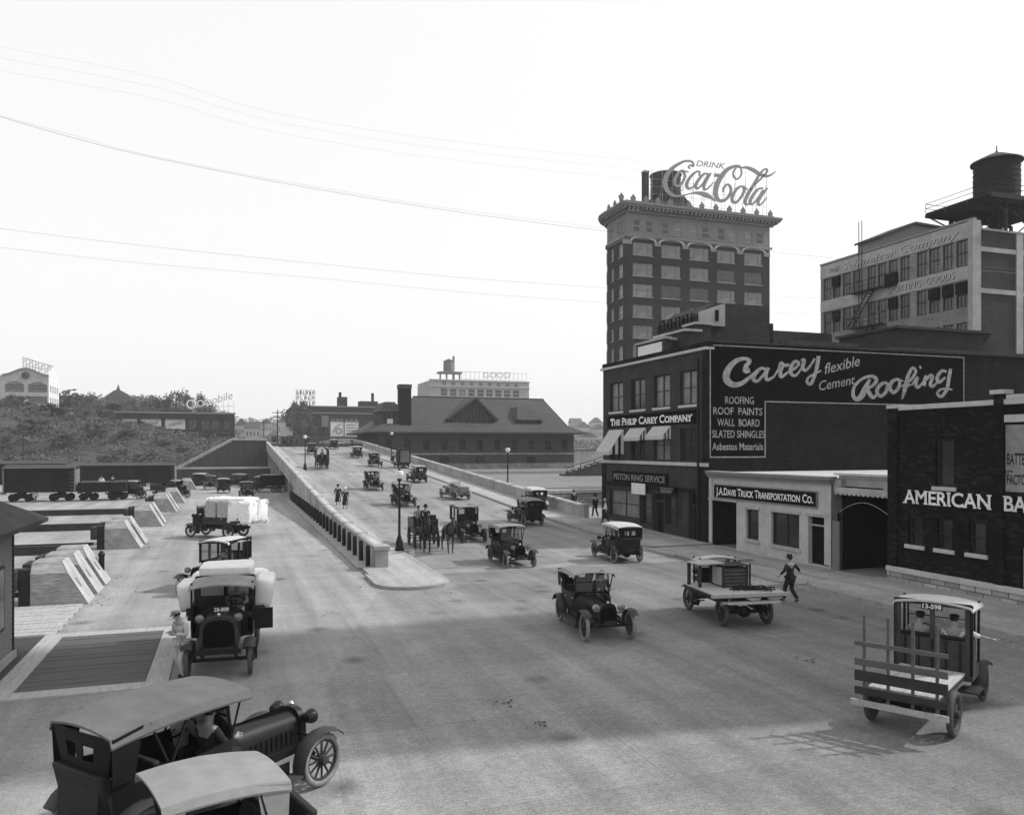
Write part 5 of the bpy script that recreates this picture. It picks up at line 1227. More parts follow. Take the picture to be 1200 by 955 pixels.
# billboards
Yb = 226.0
for i, (a, b) in enumerate(((387.5, 403), (403.6, 420))):
    xa, xb = on_y(a, 500, Yb).x, on_y(b, 500, Yb).x; zb_, zt_ = on_y(400, 511, Yb).z, on_y(400, 494.5, Yb).z
    t = thing('billboard', ['white billboard with a dark round figure, left of the pair before the warehouse', 'white billboard with grey lines of writing, right of the pair before the warehouse'][i], 'billboard', (xa, Yb, 6.6), 0, 'billboards before the warehouse')
    mb = MB(); mb.box(xa, xb, Yb, Yb + .15, zb_, zt_); part(t, 'panel', mb, M_paintw)
    mb = MB(); mb.box(xa - .2, xb + .2, Yb - .06, Yb + .2, zt_, zt_ + .35).box(xa - .2, xb + .2, Yb - .06, Yb + .2, zb_ - .35, zb_).box(xa - .2, xa, Yb - .06, Yb + .2, zb_, zt_).box(xb, xb + .2, Yb - .06, Yb + .2, zb_, zt_)
    for k in range(3): mb.lathe([(.45, -.03), (.45, .05)], (xa + (xb - xa) * (k + .5) / 3, Yb, zt_ + .5), 'y', 10)
    part(t, 'frame', mb, M_paintm)
    mb = MB(); mb.box(xa + .3, xa + .6, Yb + .2, Yb + .5, 6.5, zt_).box(xb - .6, xb - .3, Yb + .2, Yb + .5, 6.5, zt_); part(t, 'post', mb, M_woodd)
    mb = MB(); xm = (xa + xb) / 2; zm = (zb_ + zt_) / 2
    if i == 0:
        mb.torus(.75, .14, (xm + .4, Yb - .03, zm - .5), 'y', 20, 6); mb.tube([(xm - 1.2, Yb - .02, zm - .9), (xm - .4, Yb - .02, zm + .6), (xm + .9, Yb - .02, zm + 1.4)], .13, 6)
    else:
        for k in range(4): mb.box(xa + .5, xb - .5 - .3 * (k % 2), Yb - .02, Yb - .001, zb_ + .7 + .75 * k, zb_ + .95 + .75 * k)
    part(t, 'picture' if i == 0 else 'writing', mb, M_paintm)
# smaller hoardings and parked things read as detail left of them
for i, (a, b, pt, pb, lab) in enumerate(((329, 343, 500, 511, 'small pale hoarding by the tree at the far left of the viaduct end'), (377, 385, 487, 500, 'narrow grey shed front at the left of the white billboards'))):
    xa, xb = on_y(a, 500, 236).x, on_y(b, 500, 236).x; t = thing('hoarding', lab, 'hoarding', (xa, 236, 6.6)); mb = MB(); mb.box(xa, xb, 236, 236.2, on_y(a, pb, 236).z, on_y(a, pt, 236).z); part(t, 'panel', mb, M_paintg if i == 0 else M_paintm)
    mb = MB(); mb.box(xa, xa + .3, 236.2, 236.4, 6, on_y(a, pt, 236).z).box(xb - .3, xb, 236.2, 236.4, 6, on_y(a, pt, 236).z); part(t, 'post', mb, M_woodd)

# ---- low car works building on the hill, left
Yl = 235.0; lx0, lx1 = on_y(135, 490, Yl).x, on_y(275, 490, Yl).x; lz = on_y(200, 484.5, Yl).z
lo = thing('long_building', 'long low brick building with white painted panels on top of the wooded bank', 'building', (lx0, Yl, 7))
UL = lambda px: on_y(px, 490, Yl).x - lx0
zw0, zw1 = on_y(250, 500, Yl).z - 1.4, on_y(250, 492, Yl).z
ops = [(UL(a), UL(b), zw0 + .6, zw1) for a, b in ((221, 231), (236, 246), (248, 258), (262, 271))] + [(UL(a), UL(b), 8.2, 10.2) for a, b in ((250, 258), (261, 270))]
facade(lo, 'front_wall', M_brickM, (lx0, Yl, 0), 0, lx1 - lx0, lz, ops, depth=.3, z0=5)
for o in ops: window(lo, (lx0, Yl, 0), 0, *o, 'double', M_framed, M_glassd, depth=.2)
mb = MB(); mb.box(lx0 + .02, lx1 - .02, Yl + .4, Yl + 14, 5, lz - .4).box(lx1 - .3, lx1, Yl + .01, Yl + 14, 5, lz).box(lx0, lx0 + .3, Yl + .01, Yl + 14, 5, lz); part(lo, 'side_wall', mb, M_brickM)
mb = MB(); mb.box(lx0 - .3, lx1 + .3, Yl - .4, Yl + .3, lz, lz + .4); part(lo, 'coping', mb, M_trimd)
mb = MB(); mb.box(lx0 - .3, lx1 + .3, Yl - .6, Yl - .003, lz - 1.5, lz - 1.25); mb.box(UL(186) + lx0, UL(225) + lx0, Yl - .1, Yl + .4, lz + .41, lz + 1.0); part(lo, 'cornice', mb, M_brickM)
mb = MB()
for k in range(3): mb.box(lx0, lx1, Yl - .08, Yl - .003, zw0 - .9, zw0 - .6)
part(lo, 'sill_band', mb, M_trimd)
for i, (a, b) in enumerate(((143, 160.5), (165, 189), (193.5, 217))):
    xa, xb = UL(a) + lx0, UL(b) + lx0; za, zb_ = on_y(a, 503, Yl).z, on_y(a, 490.5, Yl).z
    mb = MB(); mb.box(xa, xb, Yl - .09, Yl - .003, za, zb_); part(lo, 'white_panel', mb, M_paintw)
    mb = MB(); n_ = 5
    for k in range(n_):
        x = xa + (xb - xa) * (.14 + .72 * k / n_); zz = za + (zb_ - za) * (.25 + .06 * k); mb.torus(.32, .07, (x + .4, Yl - .12, zz + .4), 'y', 10, 4)
        if k % 2: mb.tube([(x + .8, Yl - .12, zz), (x + 1.0, Yl - .12, zz + 1.2)], .07, 5)
    part(lo, 'writing', mb, M_paintm)
ls = thing('automobile_roof_sign', 'pale rooftop script ending in the letters mobile on the right of the long low building', 'sign', (lx1 - 8, Yl + 5, lz))
text_at('mobile', on_y(239, 476, Yl + 4), on_y(273.5, 467, Yl + 4), 2.2, FN, M_canvasl, ls, bold=.0, shear=.3)
mb = MB(); c = on_y(224, 474, Yl + 4); mb.torus(1.1, .22, (c.x, c.y, c.z), 'y', 18, 6); mb.torus(.8, .18, (c.x + 2.4, c.y, c.z + .3), 'y', 16, 6); part(ls, 'round_letter', mb, M_paintw)
mb = MB()
for k in range(9): x = c.x + (on_y(274, 470, Yl + 4).x - c.x) * k / 8; mb.bar((x, Yl + 4.3, lz - .4), (x, Yl + 4.3, c.z + 1.2), .08)
mb.bar((c.x, Yl + 4.3, c.z - 1.0), (on_y(274, 470, Yl + 4).x, Yl + 4.3, c.z - .2), .1); part(ls, 'frame', mb, M_paintg)

# ---- pale works building with the curved gable at the far left
Yg = 265.0; gx1 = on_y(57, 460, Yg).x; gx0 = gx1 - 25; gb = 12.0
gzs, gza = on_y(57, 441, Yg).z, on_y(30, 432.5, Yg).z; xa_ = on_y(30, 440, Yg).x
gab = thing('works_building', 'pale works building with a curved gable and round emblem at the far left', 'building', (gx0, Yg, gb))
UG = lambda px: on_y(px, 460, Yg).x - gx0
ZG = lambda py: on_y(30, py, Yg).z
ops = []
for a, b in ((6, 28), (33, 55)):
    for t, bt in ((451, 459.5), (464.5, 473), (478.5, 487)): ops.append((UG(a), UG(b), ZG(bt), ZG(t)))
facade(gab, 'front_wall', M_conc_w, (gx0, Yg, 0), 0, gx1 - gx0, gzs, ops, depth=.4, z0=gb - 2)
for o in ops: window(gab, (gx0, Yg, 0), 0, *o, 'g42', M_framed, M_glassm, depth=.25)
mb = MB(); hw = gx1 - xa_; cu = [(xa_ - hw, gzs)] + [(xa_ + hw * (k / 12), gzs + (gza - gzs) * (.5 + .5 * cos(pi * k / 12))) for k in range(-12, 13)] + [(gx1, gzs)]
mb.prism(cu[1:-1], 'y', Yg, Yg + .4); part(gab, 'gable', mb, M_conc_w)
mb = MB(); rg = [[(x, Yg - .25, z), (x, Yg - .25, z + .4), (x, Yg + .5, z + .4), (x, Yg + .5, z)] for x, z in cu[1:-1]]; mb.loft(rg); part(gab, 'gable_coping', mb, M_trimd)
c = on_y(30, 440, Yg); mb = MB(); mb.torus(.85, .16, (c.x, Yg - .1, c.z), 'y', 20, 6)
for k in range(5): a = 2*pi*k/5 + pi/2; a2 = a + 4*pi/5; mb.bar((c.x + .7*cos(a), Yg - .1, c.z + .7*sin(a)), (c.x + .7*cos(a2), Yg - .1, c.z + .7*sin(a2)), .12)
part(gab, 'emblem', mb, M_framed)
mb = MB()
for o in ops[0::3]:
    xm, hw_ = gx0 + (o[0] + o[1]) / 2, (o[1] - o[0]) / 2; mb.prism([(xm - hw_, o[3] - .0)] + [(xm + hw_ * k / 6, o[3] + .02 + 1.0 * (1 - (k / 6) ** 2)) for k in range(-6, 7)] + [(xm + hw_, o[3])], 'y', Yg - .05, Yg - .004)
part(gab, 'window_arch', mb, M_glassm)
opf = []
for u in (2.0, 5.2, 8.4, 11.6):
    for z in (ZG(459), ZG(473), ZG(487)): opf.append((u, u + 1.7, z, z + 2.0))
facade(gab, 'flank_wall', M_paintw, (gx1, Yg, 0), 90, 15, gzs + .2, opf, depth=.3, z0=gb - 2)
for o in opf: window(gab, (gx1, Yg, 0), 90, *o, 'sash', M_framel, M_glassm, depth=.2)
mb = MB(); mb.prism([(Yg, gzs + .2), (Yg + 15, gzs + .2), (Yg + 12.5, gzs + 1.4), (Yg + 7.5, gzs + 3.2), (Yg + 2.5, gzs + 1.4)], 'x', gx1 - .3, gx1); part(gab, 'flank_gable', mb, M_paintw)
mb = MB(); mb.box(gx0 + .02, gx1 - .31, Yg + .5, Yg + 15, gb - 2, gzs - .1).box(gx0 - 5, gx0 + 3, Yg + 3, Yg + 12, gzs - .1, gzs + 1.6); part(gab, 'rear_block', mb, M_conc)
gs = thing('works_roof_sign', 'faint openwork letter sign leaning along the roof of the pale works building', 'sign', (gx0, Yg + 8, gzs))
mb = MB(); pA, pB = on_y(27, 430, Yg + 6), on_y(63, 440, Yg + 14); zA, zB = on_y(27, 418, Yg + 6).z, on_y(62, 430, Yg + 14).z
for k in range(10):
    t = k / 10; x, y = pA.x + (pB.x - pA.x) * t, pA.y + (pB.y - pA.y) * t; z = gzs + 1.4; h = zA + (zB - zA) * t
    mb.bar((x, y, z), (x, y, h), .16)
    for q in range(2): zz = z + (h - z) * (.1 + .5 * q); mb.bar((x, y, zz), (x + (pB.x - pA.x) * .06, y + .8, zz + (.9 if (k + q) % 2 else 0)), .22); mb.bar((x, y, zz + 1.3), (x + (pB.x - pA.x) * .06, y + .8, zz + 1.3), .2)
for q in range(3): mb.bar((pA.x, pA.y, gzs + 1.5 + (zA - gzs - 1.6) * q / 2), (pB.x, pB.y, gzs + 1.5 + (zB - gzs - 1.6) * q / 2), .14)
part(gs, 'letters', mb, M_paintg)

# ---- church on the skyline and small houses
Yc = 470.0; cx = on_y(138, 470, Yc).x; zc = lambda py: on_y(138, py, Yc).z; gz = terr(cx, Yc)
cu_ = thing('church', 'hazy church with a steep gable and small spire on the skyline', 'church', (cx, Yc, gz))
wd_ = on_y(152, 470, Yc).x - cx
mb = MB(); mb.box(-wd_, wd_, 0, 30, -2, zc(465) - gz); mb.build('wall', M_brickM, cu_, False)
mb = MB(); mb.prism([(-wd_ - .5, zc(465) - gz), (wd_ + .5, zc(465) - gz), (wd_ * .35, zc(458) - gz), (0, zc(456) - gz), (-wd_ * .35, zc(458) - gz)], 'y', 0, 30); mb.build('roof', M_roof, cu_, False)
mb = MB(); mb.lathe([(1.1, zc(459) - gz), (.9, zc(456) - gz), (.05, zc(450) - gz)], (0, 2, 0), n=8); mb.build('spire', M_roof, cu_)
mb = MB(); 
for k in (-1, 0, 1): mb.box(k * wd_ * .55 - .6, k * wd_ * .55 + .6, -.08, -.003, 3, zc(466) - gz)
mb.build('window', M_glassd, cu_, False)
def house(px, pyb, pyt, w, Y, label, wallm, roofm, grp='houses on the far hill', d=9, gable_x=True):
    p = on_y(px, pyb, Y); z = terr(p.x, Y); hh = max(4.0, on_y(px, pyt, Y).z - z)
    t = thing('house', label, 'house', (p.x, Y, z), 0, grp); w = w / FOC * (Y / ray(px, 500).y) / 2
    MB().box(-w, w, 0, d, -3, hh * .68).build('wall', wallm, t, False)
    mb = MB()
    if gable_x: mb.prism([(-w - .4, hh * .68), (w + .4, hh * .68), (0, hh)], 'y', -.5, d + .5)
    else: mb.prism([(-.5, hh * .68), (d + .5, hh * .68), (d / 2, hh)], 'x', -w - .4, w + .4)
    mb.build('roof', roofm, t, False)
    mb = MB()
    for k in range(max(2, int(w))):
        x = -w + 2 * w * (k + .5) / max(2, int(w))
        mb.box(x - .5, x + .5, -.05, -.003, hh * .28, hh * .5)
    mb.build('windows', M_glassd, t, False); return t
house(78, 487, 480, 10, 285, 'small white house among the bushes right of the pale works building', M_paintw, M_roof)
house(113, 478, 470, 7, 330, 'white gabled house peeping out of the trees left of the church', M_paintw, M_roof)
hs = [(640, 520, 508, 15, 640), (652, 512, 502, 14, 720), (668, 520, 500, 26, 600), (690, 522, 506, 22, 560), (684, 505, 494, 20, 800), (703, 508, 497, 18, 760), (700, 497, 489, 15, 950), (676, 499, 490, 14, 900), (655, 501, 494, 12, 980), (283, 498, 490, 14, 620), (296, 503, 494, 16, 520), (312, 497, 490, 12, 700), (332, 492, 486, 12, 760)]
hl = ['tall narrow house beside the station roof', 'grey house just above the station eaves', 'broad pale block above the station eave end', 'wide pale building low against the brick building', 'long grey house in the middle of the far slope', 'grey house touching the edge of the brick building', 'topmost house against the brick building', 'upper house with a dark roof on the far slope', 'small highest house left on the far slope', 'far house left of the viaduct crest', 'near grey house left of the viaduct crest', 'small house above the left end of the viaduct', 'far small house left of the warehouse']
for (px, pb, pt, w, Y), lb in zip(hs, hl): house(px, pb, pt, w, Y, lb, RNG.choice([M_conc, M_paintg, M_far]), RNG.choice([M_roof, M_conc_d]), gable_x=RNG.random() < .5)
# ================================================================== vehicles (local frame: +y forward, origin on the ground under the middle of the wheelbase)
WH = {}
def wheel_meshes(r, w=.09, n=12, tm=None, solid=False):
    key = (r, w, n, (tm or M_tyre).name, solid)
    if key in WH: return WH[key]
    mb = MB(); mb.torus(r - w * .95, w * .32, n=28, m=6)
    for k in range(n):
        a = 2*pi*k/n; mb.tube([(.0, .05*cos(a), .05*sin(a)), (0, (r - w)*cos(a), (r - w)*sin(a))], [.024, .017], 5)
    mb.lathe([(.03, -.11), (.065, -.10), (.085, -.04), (.085, .04), (.065, .10), (.03, .11)], axis='x', n=12)
    if solid: mb.lathe([(r - w * 1.1, -.012), (r - w * 1.1, .012)], axis='x', n=24)
    sp = mb.mesh('wheel', M_spoke)
    mb = MB(); mb.torus(r - w * .5, w * .5, n=32, m=10); ty = mb.mesh('tyre', tm or M_tyre)
    WH[key] = (sp, ty); return WH[key]
def add_wheels(root, wb, tr, r, w=.09, n=12, tm=None, names='wheel', dual=False):
    sp, ty = wheel_meshes(r, w, n, tm)
    for y in (wb/2, -wb/2):
        for s in (-1, 1):
            o = obj(names, sp, root, (s * tr / 2, y, r)); obj('tyre', ty, o)
    mb = MB()
    for y in (wb/2, -wb/2): mb.tube([(-tr/2, y, r), (tr/2, y, r)], .035, 6)
    mb.lathe([(.03, -.22), (.14, -.1), (.16, 0), (.14, .1), (.03, .22)], (0, -wb/2, r), 'x', 10)
    mb.tube([(0, -wb/2, r), (0, wb*.2, r + .1)], .04, 6)
    for s in (-1, 1): mb.bar((s * .36, -wb/2 - .3, r + .16), (s * .32, wb/2 + .2, r + .16), .05, .11)
    for y in (wb/2, -wb/2): mb.tube([(-.55, y, r + .06), (-.3, y, r + .15), (0, y, r + .2), (.3, y, r + .15), (.55, y, r + .06)], .035, 6)
    mb.build('chassis', M_iron, root)
def arch(w, z0, z1, y, n=8, sq=2.6):
    """closed arch section"""
    p = [(-w, y, z0)]
    hh = (z1 - z0)
    for k in range(2 * n + 1):
        t = pi - pi * k / (2 * n); c, s_ = cos(t), sin(t)
        x = w * math.copysign(abs(c) ** (2 / sq), c); z = z0 + hh * .35 + hh * .65 * abs(s_) ** (2 / sq)
        p.append((x, y, z))
    p.append((w, y, z0)); return p
def fender(root, yc, r, xc, w, front, yend, zend, mt):
    """swept mudguard over a wheel, joined to the running board"""
    mb = MB(); R_ = r + .10; pts = []
    sgn = 1 if front else -1
    if front:
        for k in range(9): a = rad(200 - 165 * k / 8) if False else rad(195 - 150 * k / 8); pts.append((yc + R_ * cos(a) * 1.06, r + R_ * sin(a)))
        pts = [(yend, zend)] + [(yend + (pts[0][0] - yend) * .55, zend + .015)] + pts
    else:
        for k in range(9): a = rad(-12 + 165 * k / 8); pts.append((yc + R_ * cos(a) * 1.04, r + R_ * sin(a)))
        pts = [(yend, zend)] + [(yend + (pts[0][0] - yend) * .5, zend + .01)] + pts
    rings = []
    for i, (y, z) in enumerate(pts):
        a, b = pts[max(i-1, 0)], pts[min(i+1, len(pts)-1)]; d = Vector((0, b[0]-a[0], b[1]-a[1])).normalized(); nn = Vector((0, -d.z, d.y))
        if front is False: nn = -nn
        if nn.z < 0 and abs(nn.z) > .3: nn = -nn
        P = Vector((xc, y, z)); top = []; bot = []
        for q in (-1, -.6, 0, .6, 1):
            c = -.045 * q * q; top.append(P + Vector((q * w / 2, 0, 0)) + nn * c)
            bot.append(P + Vector((q * w / 2, 0, 0)) + nn * (c - .012))
        rings.append(top + bot[::-1])
    mb.loft(rings); return mb.build('fender', mt, root)
def top_panel(yF, yR, w, z, zf, zr_, n=20, crown=.07, drop=.10, thick=.03):
    """canvas top as a shallow vault, drooping at both ends"""
    rings = []
    for k in range(n + 1):
        t = k / n; y = yR + (yF - yR) * t; zc = z + zr_ * (1 - t) ** 3 * -1 + -zf * t ** 4 
        ww = w * (1 - .04 * abs(t - .5) * 2); up = []; dn = []
        for q in (-1, -.94, -.7, -.35, 0, .35, .7, .94, 1):
            zz = zc - crown * q * q - (drop if abs(q) == 1 else 0) - (.02 * sin(pi * 4 * t) ** 2 * (1 - q * q) if thick < .035 else 0); up.append((q * ww, y, zz)); dn.append((q * (ww - .01), y, zz - thick))
        rings.append(up + dn[::-1])
    mb = MB(); mb.loft(rings); return mb
def seated(root_name='person'): pass
def headlamp(root, x, y, z, r=.115, mt=None):
    mb = MB(); mb.lathe([(.02, -.14), (r * .6, -.12), (r * .95, -.03), (r, .03), (r * .93, .05)], (x, y, z), 'y', 14)
    h = mb.build('headlight', mt or M_car, root)
    mb = MB(); mb.lathe([(r * .9, .045), (r * .6, .07), (.01, .08)], (x, y, z), 'y', 14); mb.build('lens', M_lens, h); return h
def radiator(root, y, w, z0, z1, shell, core=None):
    mb = MB(); A_ = arch(w, z0, z1, y - .07, 6, 3.2); B_ = arch(w, z0, z1, y + .05, 6, 3.2); mb.loft([A_, B_]); o = mb.build('radiator', shell, root)
    mb = MB(); mb.loft([arch(w * .84, z0 + .06, z1 - .1, y + .04, 6, 3.2), arch(w * .84, z0 + .06, z1 - .1, y + .058, 6, 3.2)])
    mb.build('grille', core or M_black, o)
    mb = MB(); mb.lathe([(.045, z1 - .02), (.045, z1 + .04), (.02, z1 + .07)], (0, y, 0), 'z', 10); mb.build('filler_cap', M_nickel, o)
def bench(root, y, w, z, bz, mt=None, name='seat'):
    mb = MB(); mb.box(-w, w, y - .28, y + .25, z - .15, z); mb.loft([[(-w, y - .36, z - .1), (w, y - .36, z - .1), (w, y - .24, z - .1), (-w, y - .24, z - .1)], [(-w, y - .48, bz), (w, y - .48, bz), (w, y - .37, bz), (-w, y - .37, bz)]])
    mb.build(name, mt or M_leather, root, bevel=.03)
def steering(root, x, y, z):
    mb = MB(); mb.torus(.21, .016, (0, 0, 0), 'z', 20, 6); mb.tube([(0, 0, 0), (0, 0, -.75)], .02, 6)
    for k in range(4): a = pi/2*k; mb.tube([(0, 0, 0), (.2*cos(a), .2*sin(a), 0)], .01, 4)
    o = mb.build('steering_wheel', M_black, root, loc=(x, y, z)); o.rotation_euler = (rad(40), 0, 0)
def glass_frame(root, y, w, z0, z1, tilt=.0, fm=None, name='windshield'):
    mb = MB(); t = .022
    for s in (-1, 1): mb.bar((s*w, y, z0), (s*w, y - tilt, z1), t * 1.6)
    for z in (z0, (z0 + z1) / 2, z1): yy = y - tilt * (z - z0) / (z1 - z0); mb.bar((-w, yy, z), (w, yy, z), t)
    o = mb.build(name, fm or M_iron, root)
    mb = MB(); mb.quad((-w, y, z0), (w, y, z0), (w, y - tilt, z1), (-w, y - tilt, z1)); mb.build('glass', M_glass, o, False); return o
def rear_curtain(root, y0, y1, w0, w1, z0, z1, mt, n=2):
    """rear panel of the top from (y0,z0) low to (y1,z1) high with n small windows"""
    us = [-1, -.5, -.12, .12, .5, 1] if n == 2 else [-1, -.33, .33, 1]; holes = (1, 3) if n == 2 else (1,)
    vs_ = [0, .38, .72, 1]; mb = MB(); P = lambda u, v, o=0: ((w0 + (w1 - w0) * v) * u, y0 + (y1 - y0) * v - o + -.05 * (1 - u * u), z0 + (z1 - z0) * v)
    for i in range(len(us) - 1):
        for j in range(3):
            if j == 1 and i in holes: continue
            a = [P(us[i], vs_[j]), P(us[i+1], vs_[j]), P(us[i+1], vs_[j+1]), P(us[i], vs_[j+1])]; b = [(x, y + .02, z) for x, y, z in a]
            mb.loft([a, b])
    return mb.build('rear_curtain', mt, root, False)
def plate(root, txt, x, y, z, w=.36, h=.13, face=1):
    mb = MB(); mb.box(-w/2, w/2, -.012, .0, -h/2, h/2); o = mb.build('number_plate', M_plate, root, False, loc=(x, y, z), rz=0 if face < 0 else 180)
    if txt:
        me = text_mesh(txt, .02); xs_ = [v.co.x for v in me.vertices]; x0, x1_ = min(xs_), max(xs_)
        for v in me.vertices: v.co = Vector(((v.co.x - (x0 + x1_) / 2) / (x1_ - x0) * w * .86, -.016, (v.co.y - .36) * h * .95))
        me.materials.clear(); me.materials.append(M_letter); obj('lettering', me, o)
    return o

def build_car(root, wb=2.6, tr=1.42, r=.39, hood=.95, kind='touring', body=None, topm=None, fen=None, rearwin=2, tw=.09, tm=None, spare=False, lamp=None, size=1.0, shell=None, low=0.0, tilt=.14, side_curtain=False, nospokes=12, vis=True):
    body = body or M_car; topm = topm or M_canvas; fen = fen or M_fender
    yF, yR = wb/2, -wb/2; yrad = yF + .02; ycw = yrad - hood; zb = .48; zh = 1.12 * size; zbelt = 1.17 * size; yend = yR - .42
    add_wheels(root, wb, tr, r, tw, nospokes, tm)
    # hood and cowl
    mb = MB(); mb.loft([arch(.335, zb, zh - .02, ycw, 6), arch(.27, zb, zh - .08, yrad - .05, 6)]); ho = mb.build('hood', body, root)
    mb = MB()
    for s in (-1, 1):
        for k in range(9): y = ycw + .18 + k * (hood - .35) / 9; x = s * (.335 - .065 * (y - ycw) / hood + .003); mb.box(min(x, x + s * .006), max(x, x + s * .006), y, y + .02, zb + .2, zb + .42)
    mb.box(-.004, .004, ycw + .02, yrad - .08, zh - .075, zh - .005)
    mb.build('louvres', M_black, ho, False)
    radiator(root, yrad, .275 * size, zb - .02, zh - .02, shell or body)
    yw = ycw - .38
    mb = MB(); mb.loft([arch(.335, zb, zh - .02, ycw - .002, 6), arch(.47, zb, zh + .03, ycw - .2, 6), arch(.60, zb, zbelt + .0, yw, 6)]); mb.build('cowl', body, root)
    # tub
    def sec(y):
        t = sstep(yw, yw - .6, y) if False else max(0, min(1, (yw - y) / .6)); w = .60 + .09 * t
        tb = max(0, min(1, (yR + .25 - y) / (yR + .25 - yend))); w -= .16 * tb * tb
        return w, zbelt - (.05 * sin(pi * max(0, min(1, (yw - y) / (yw - yend))))) + .05 * tb
    def ring(y, off=0.0):
        w, zt = sec(y); w += off; th = .04
        o_ = [(-w * .97, zt), (-w, zt - .15), (-w * .985, zb + .22), (-w * .9, zb + .04), (-w * .8, zb), (w * .8, zb), (w * .9, zb + .04), (w * .985, zb + .22), (w, zt - .15), (w * .97, zt)]
        i_ = [(w * .97 - th, zt), (w - th, zt - .15), (w * .985 - th, zb + .22), (w * .8, zb + .06), (-w * .8, zb + .06), (-w * .985 + th, zb + .22), (-w + th, zt - .15), (-w * .97 + th, zt)]
        return [(x, y, z) for x, z in o_ + i_]
    ys_ = [yw + .0, yw - .3, yw - .6] + [yw - .6 + (yR + .25 - yw + .6) * k / 4 for k in range(1, 5)] + [yR, yR - .2, yend + .1, yend]
    closed = kind in ('sedan', 'coupe', 'van')
    mb = MB(); mb.loft([ring(y) for y in ys_]); w, zt = sec(yend)
    mb.loft([[(-w * .9, yend - .0, zb + .02), (w * .9, yend - .0, zb + .02), (w * .97, yend, zt), (-w * .97, yend, zt)], [(-w * .82, yend - .07, zb + .08), (w * .82, yend - .07, zb + .08), (w * .86, yend - .03, zt + .0), (-w * .86, yend - .03, zt + .0)]])
    bo = mb.build('body', body, root)
    # doors (raised outlines) and belt moulding
    for s in (-1, 1):
        for (a, b) in ((yw - .12, yw - .72), (yR + .62, yR + 1.2)) if kind != 'roadster' else ((yw - .12, yw - .72),):
            mb = MB(); rows_ = []
            for y in (a, (a + b) / 2, b):
                w, zt = sec(y); w += .006; rows_.append([(s * w * .97, y, zt - .02), (s * w, y, zt - .15), (s * w * .985, y, zb + .22), (s * w * .93, y, zb + .1)])
            rows2 = [[(x + s * .008, y, z) for x, y, z in r_] for r_ in rows_]
            mb.loft([r_ + q[::-1] for r_, q in zip(rows_, rows2)]); d = mb.build('door', body, root)
            mb = MB(); w, zt = sec(b); mb.tube([(s * (w + .03), b + .08, zt - .16), (s * (w + .03), b + .2, zt - .16)], .012, 5); mb.build('handle', M_nickel, d)
    # running boards, fenders
    fy = yF - r - .16; ry = yR + r + .16; xc = tr / 2 + .0
    for s in (-1, 1):
        mb = MB(); mb.box(s*.62 - .0 if s > 0 else -xc - .15, xc + .15 if s > 0 else -.62, ry - .05, fy + .05, .34, .375); mb.build('running_board', fen, root, False)
        fender(root, yF, r, s * (xc + .01), .27, True, fy, .375, fen); fender(root, yR, r, s * (xc + .01), .27, False, ry, .375, fen)
        mb = MB(); mb.bar((s * .60, fy, .46), (s * .60, ry, .46), .02, .2); mb.build('splash_apron', body, root, False)
    for s in (-1, 1): headlamp(root, s * .39, yrad + .06, .98 * size, .12, lamp)
    mb = MB(); mb.bar((-.5, yrad - .1, .80), (.5, yrad - .1, .80), .03); mb.tube([(-.34, yrad + .15, .5), (0, yrad + .22, .48), (.34, yrad + .15, .5)], .025, 6); mb.build('lamp_bar', M_iron, root)
    # seats
    zs = .86 * size; bench(root, yw - .75, .56, zs, zbelt + .06)
    if kind not in ('roadster', 'coupe'): bench(root, yR - .02, .56, zs, zbelt + .08, name='rear_seat')
    steering(root, -.32, yw - .22, zbelt + .1)
    zt_ = 1.98 * size - low
    if kind == 'touring' or kind == 'runabout':
        yb = yend + .05 if kind == 'touring' else yw - 1.25
        ytop = yend - .02 if kind == 'touring' else yw - 1.35
        glass_frame(root, yw + .02, .56, zbelt + .01, zbelt + .60 * size, tilt * .6)
        mb = top_panel(yw + .28, ytop, .73, zt_, .05, .12); mb.build('canvas_top', topm, root)
        rear_curtain(root, yb, ytop + .02, sec(yb)[0] * .9, .67, zbelt - .02, zt_ - .19, topm if kind == 'runabout' else M_canvasd, rearwin)
        for s in (-1, 1):
            bows = [((s * .58, yw, zbelt), (s * .66, yw + .12, zt_ - .13))]
            if kind == 'touring': bows += [((s * .67, yw - 1.05, zbelt - .04), (s * .67, yw - .75, zt_ - .13)), ((s * .67, yR + .4, zbelt - .04), (s * .67, yR + .1, zt_ - .13))]
            else: bows += [((s * .67, yw - 1.1, zbelt - .04), (s * .67, yw - .9, zt_ - .13))]
            for a, b in bows: MB().bar(a, b, .027).build('top_bow', M_iron, root)
        for s in (-1, 1):     # rear quarter curtain
            y2 = yR - .12 if kind == 'touring' else yw - 1.0
            mb = MB(); a = [(s * .665, ytop + .04, zbelt - .02), (s * .675, y2, zbelt - .02), (s * .685, y2 + .12, zt_ - .12), (s * .685, ytop + .02, zt_ - .2)]
            mb.loft([a, [(x - s * .015, y, z) for x, y, z in a]]); mb.build('quarter_curtain', M_canvasd if kind == 'touring' else topm, root, False)
    elif closed:
        zr2 = zt_ + .02; ya, yb = yw + .02, (yend + .03 if kind != 'coupe' else yw - 1.4)
        mb = MB(); w1 = .655
        posts = [ya - .03, ya - .75, ya - 1.45, yb + .03] if kind != 'coupe' else [ya - .03, ya - .8, yb + .03]
        for s in (-1, 1):
            for y in posts: mb.box(s * w1 - .035, s * w1 + .035, y - .045, y + .045, zbelt - .1, zr2 - .08)
            mb.bar((s * w1, ya, zr2 - .12), (s * w1, yb, zr2 - .12), .07, .12)
        for y in (ya, yb): mb.bar((-w1, y, zr2 - .12), (w1, y, zr2 - .12), .07, .12)
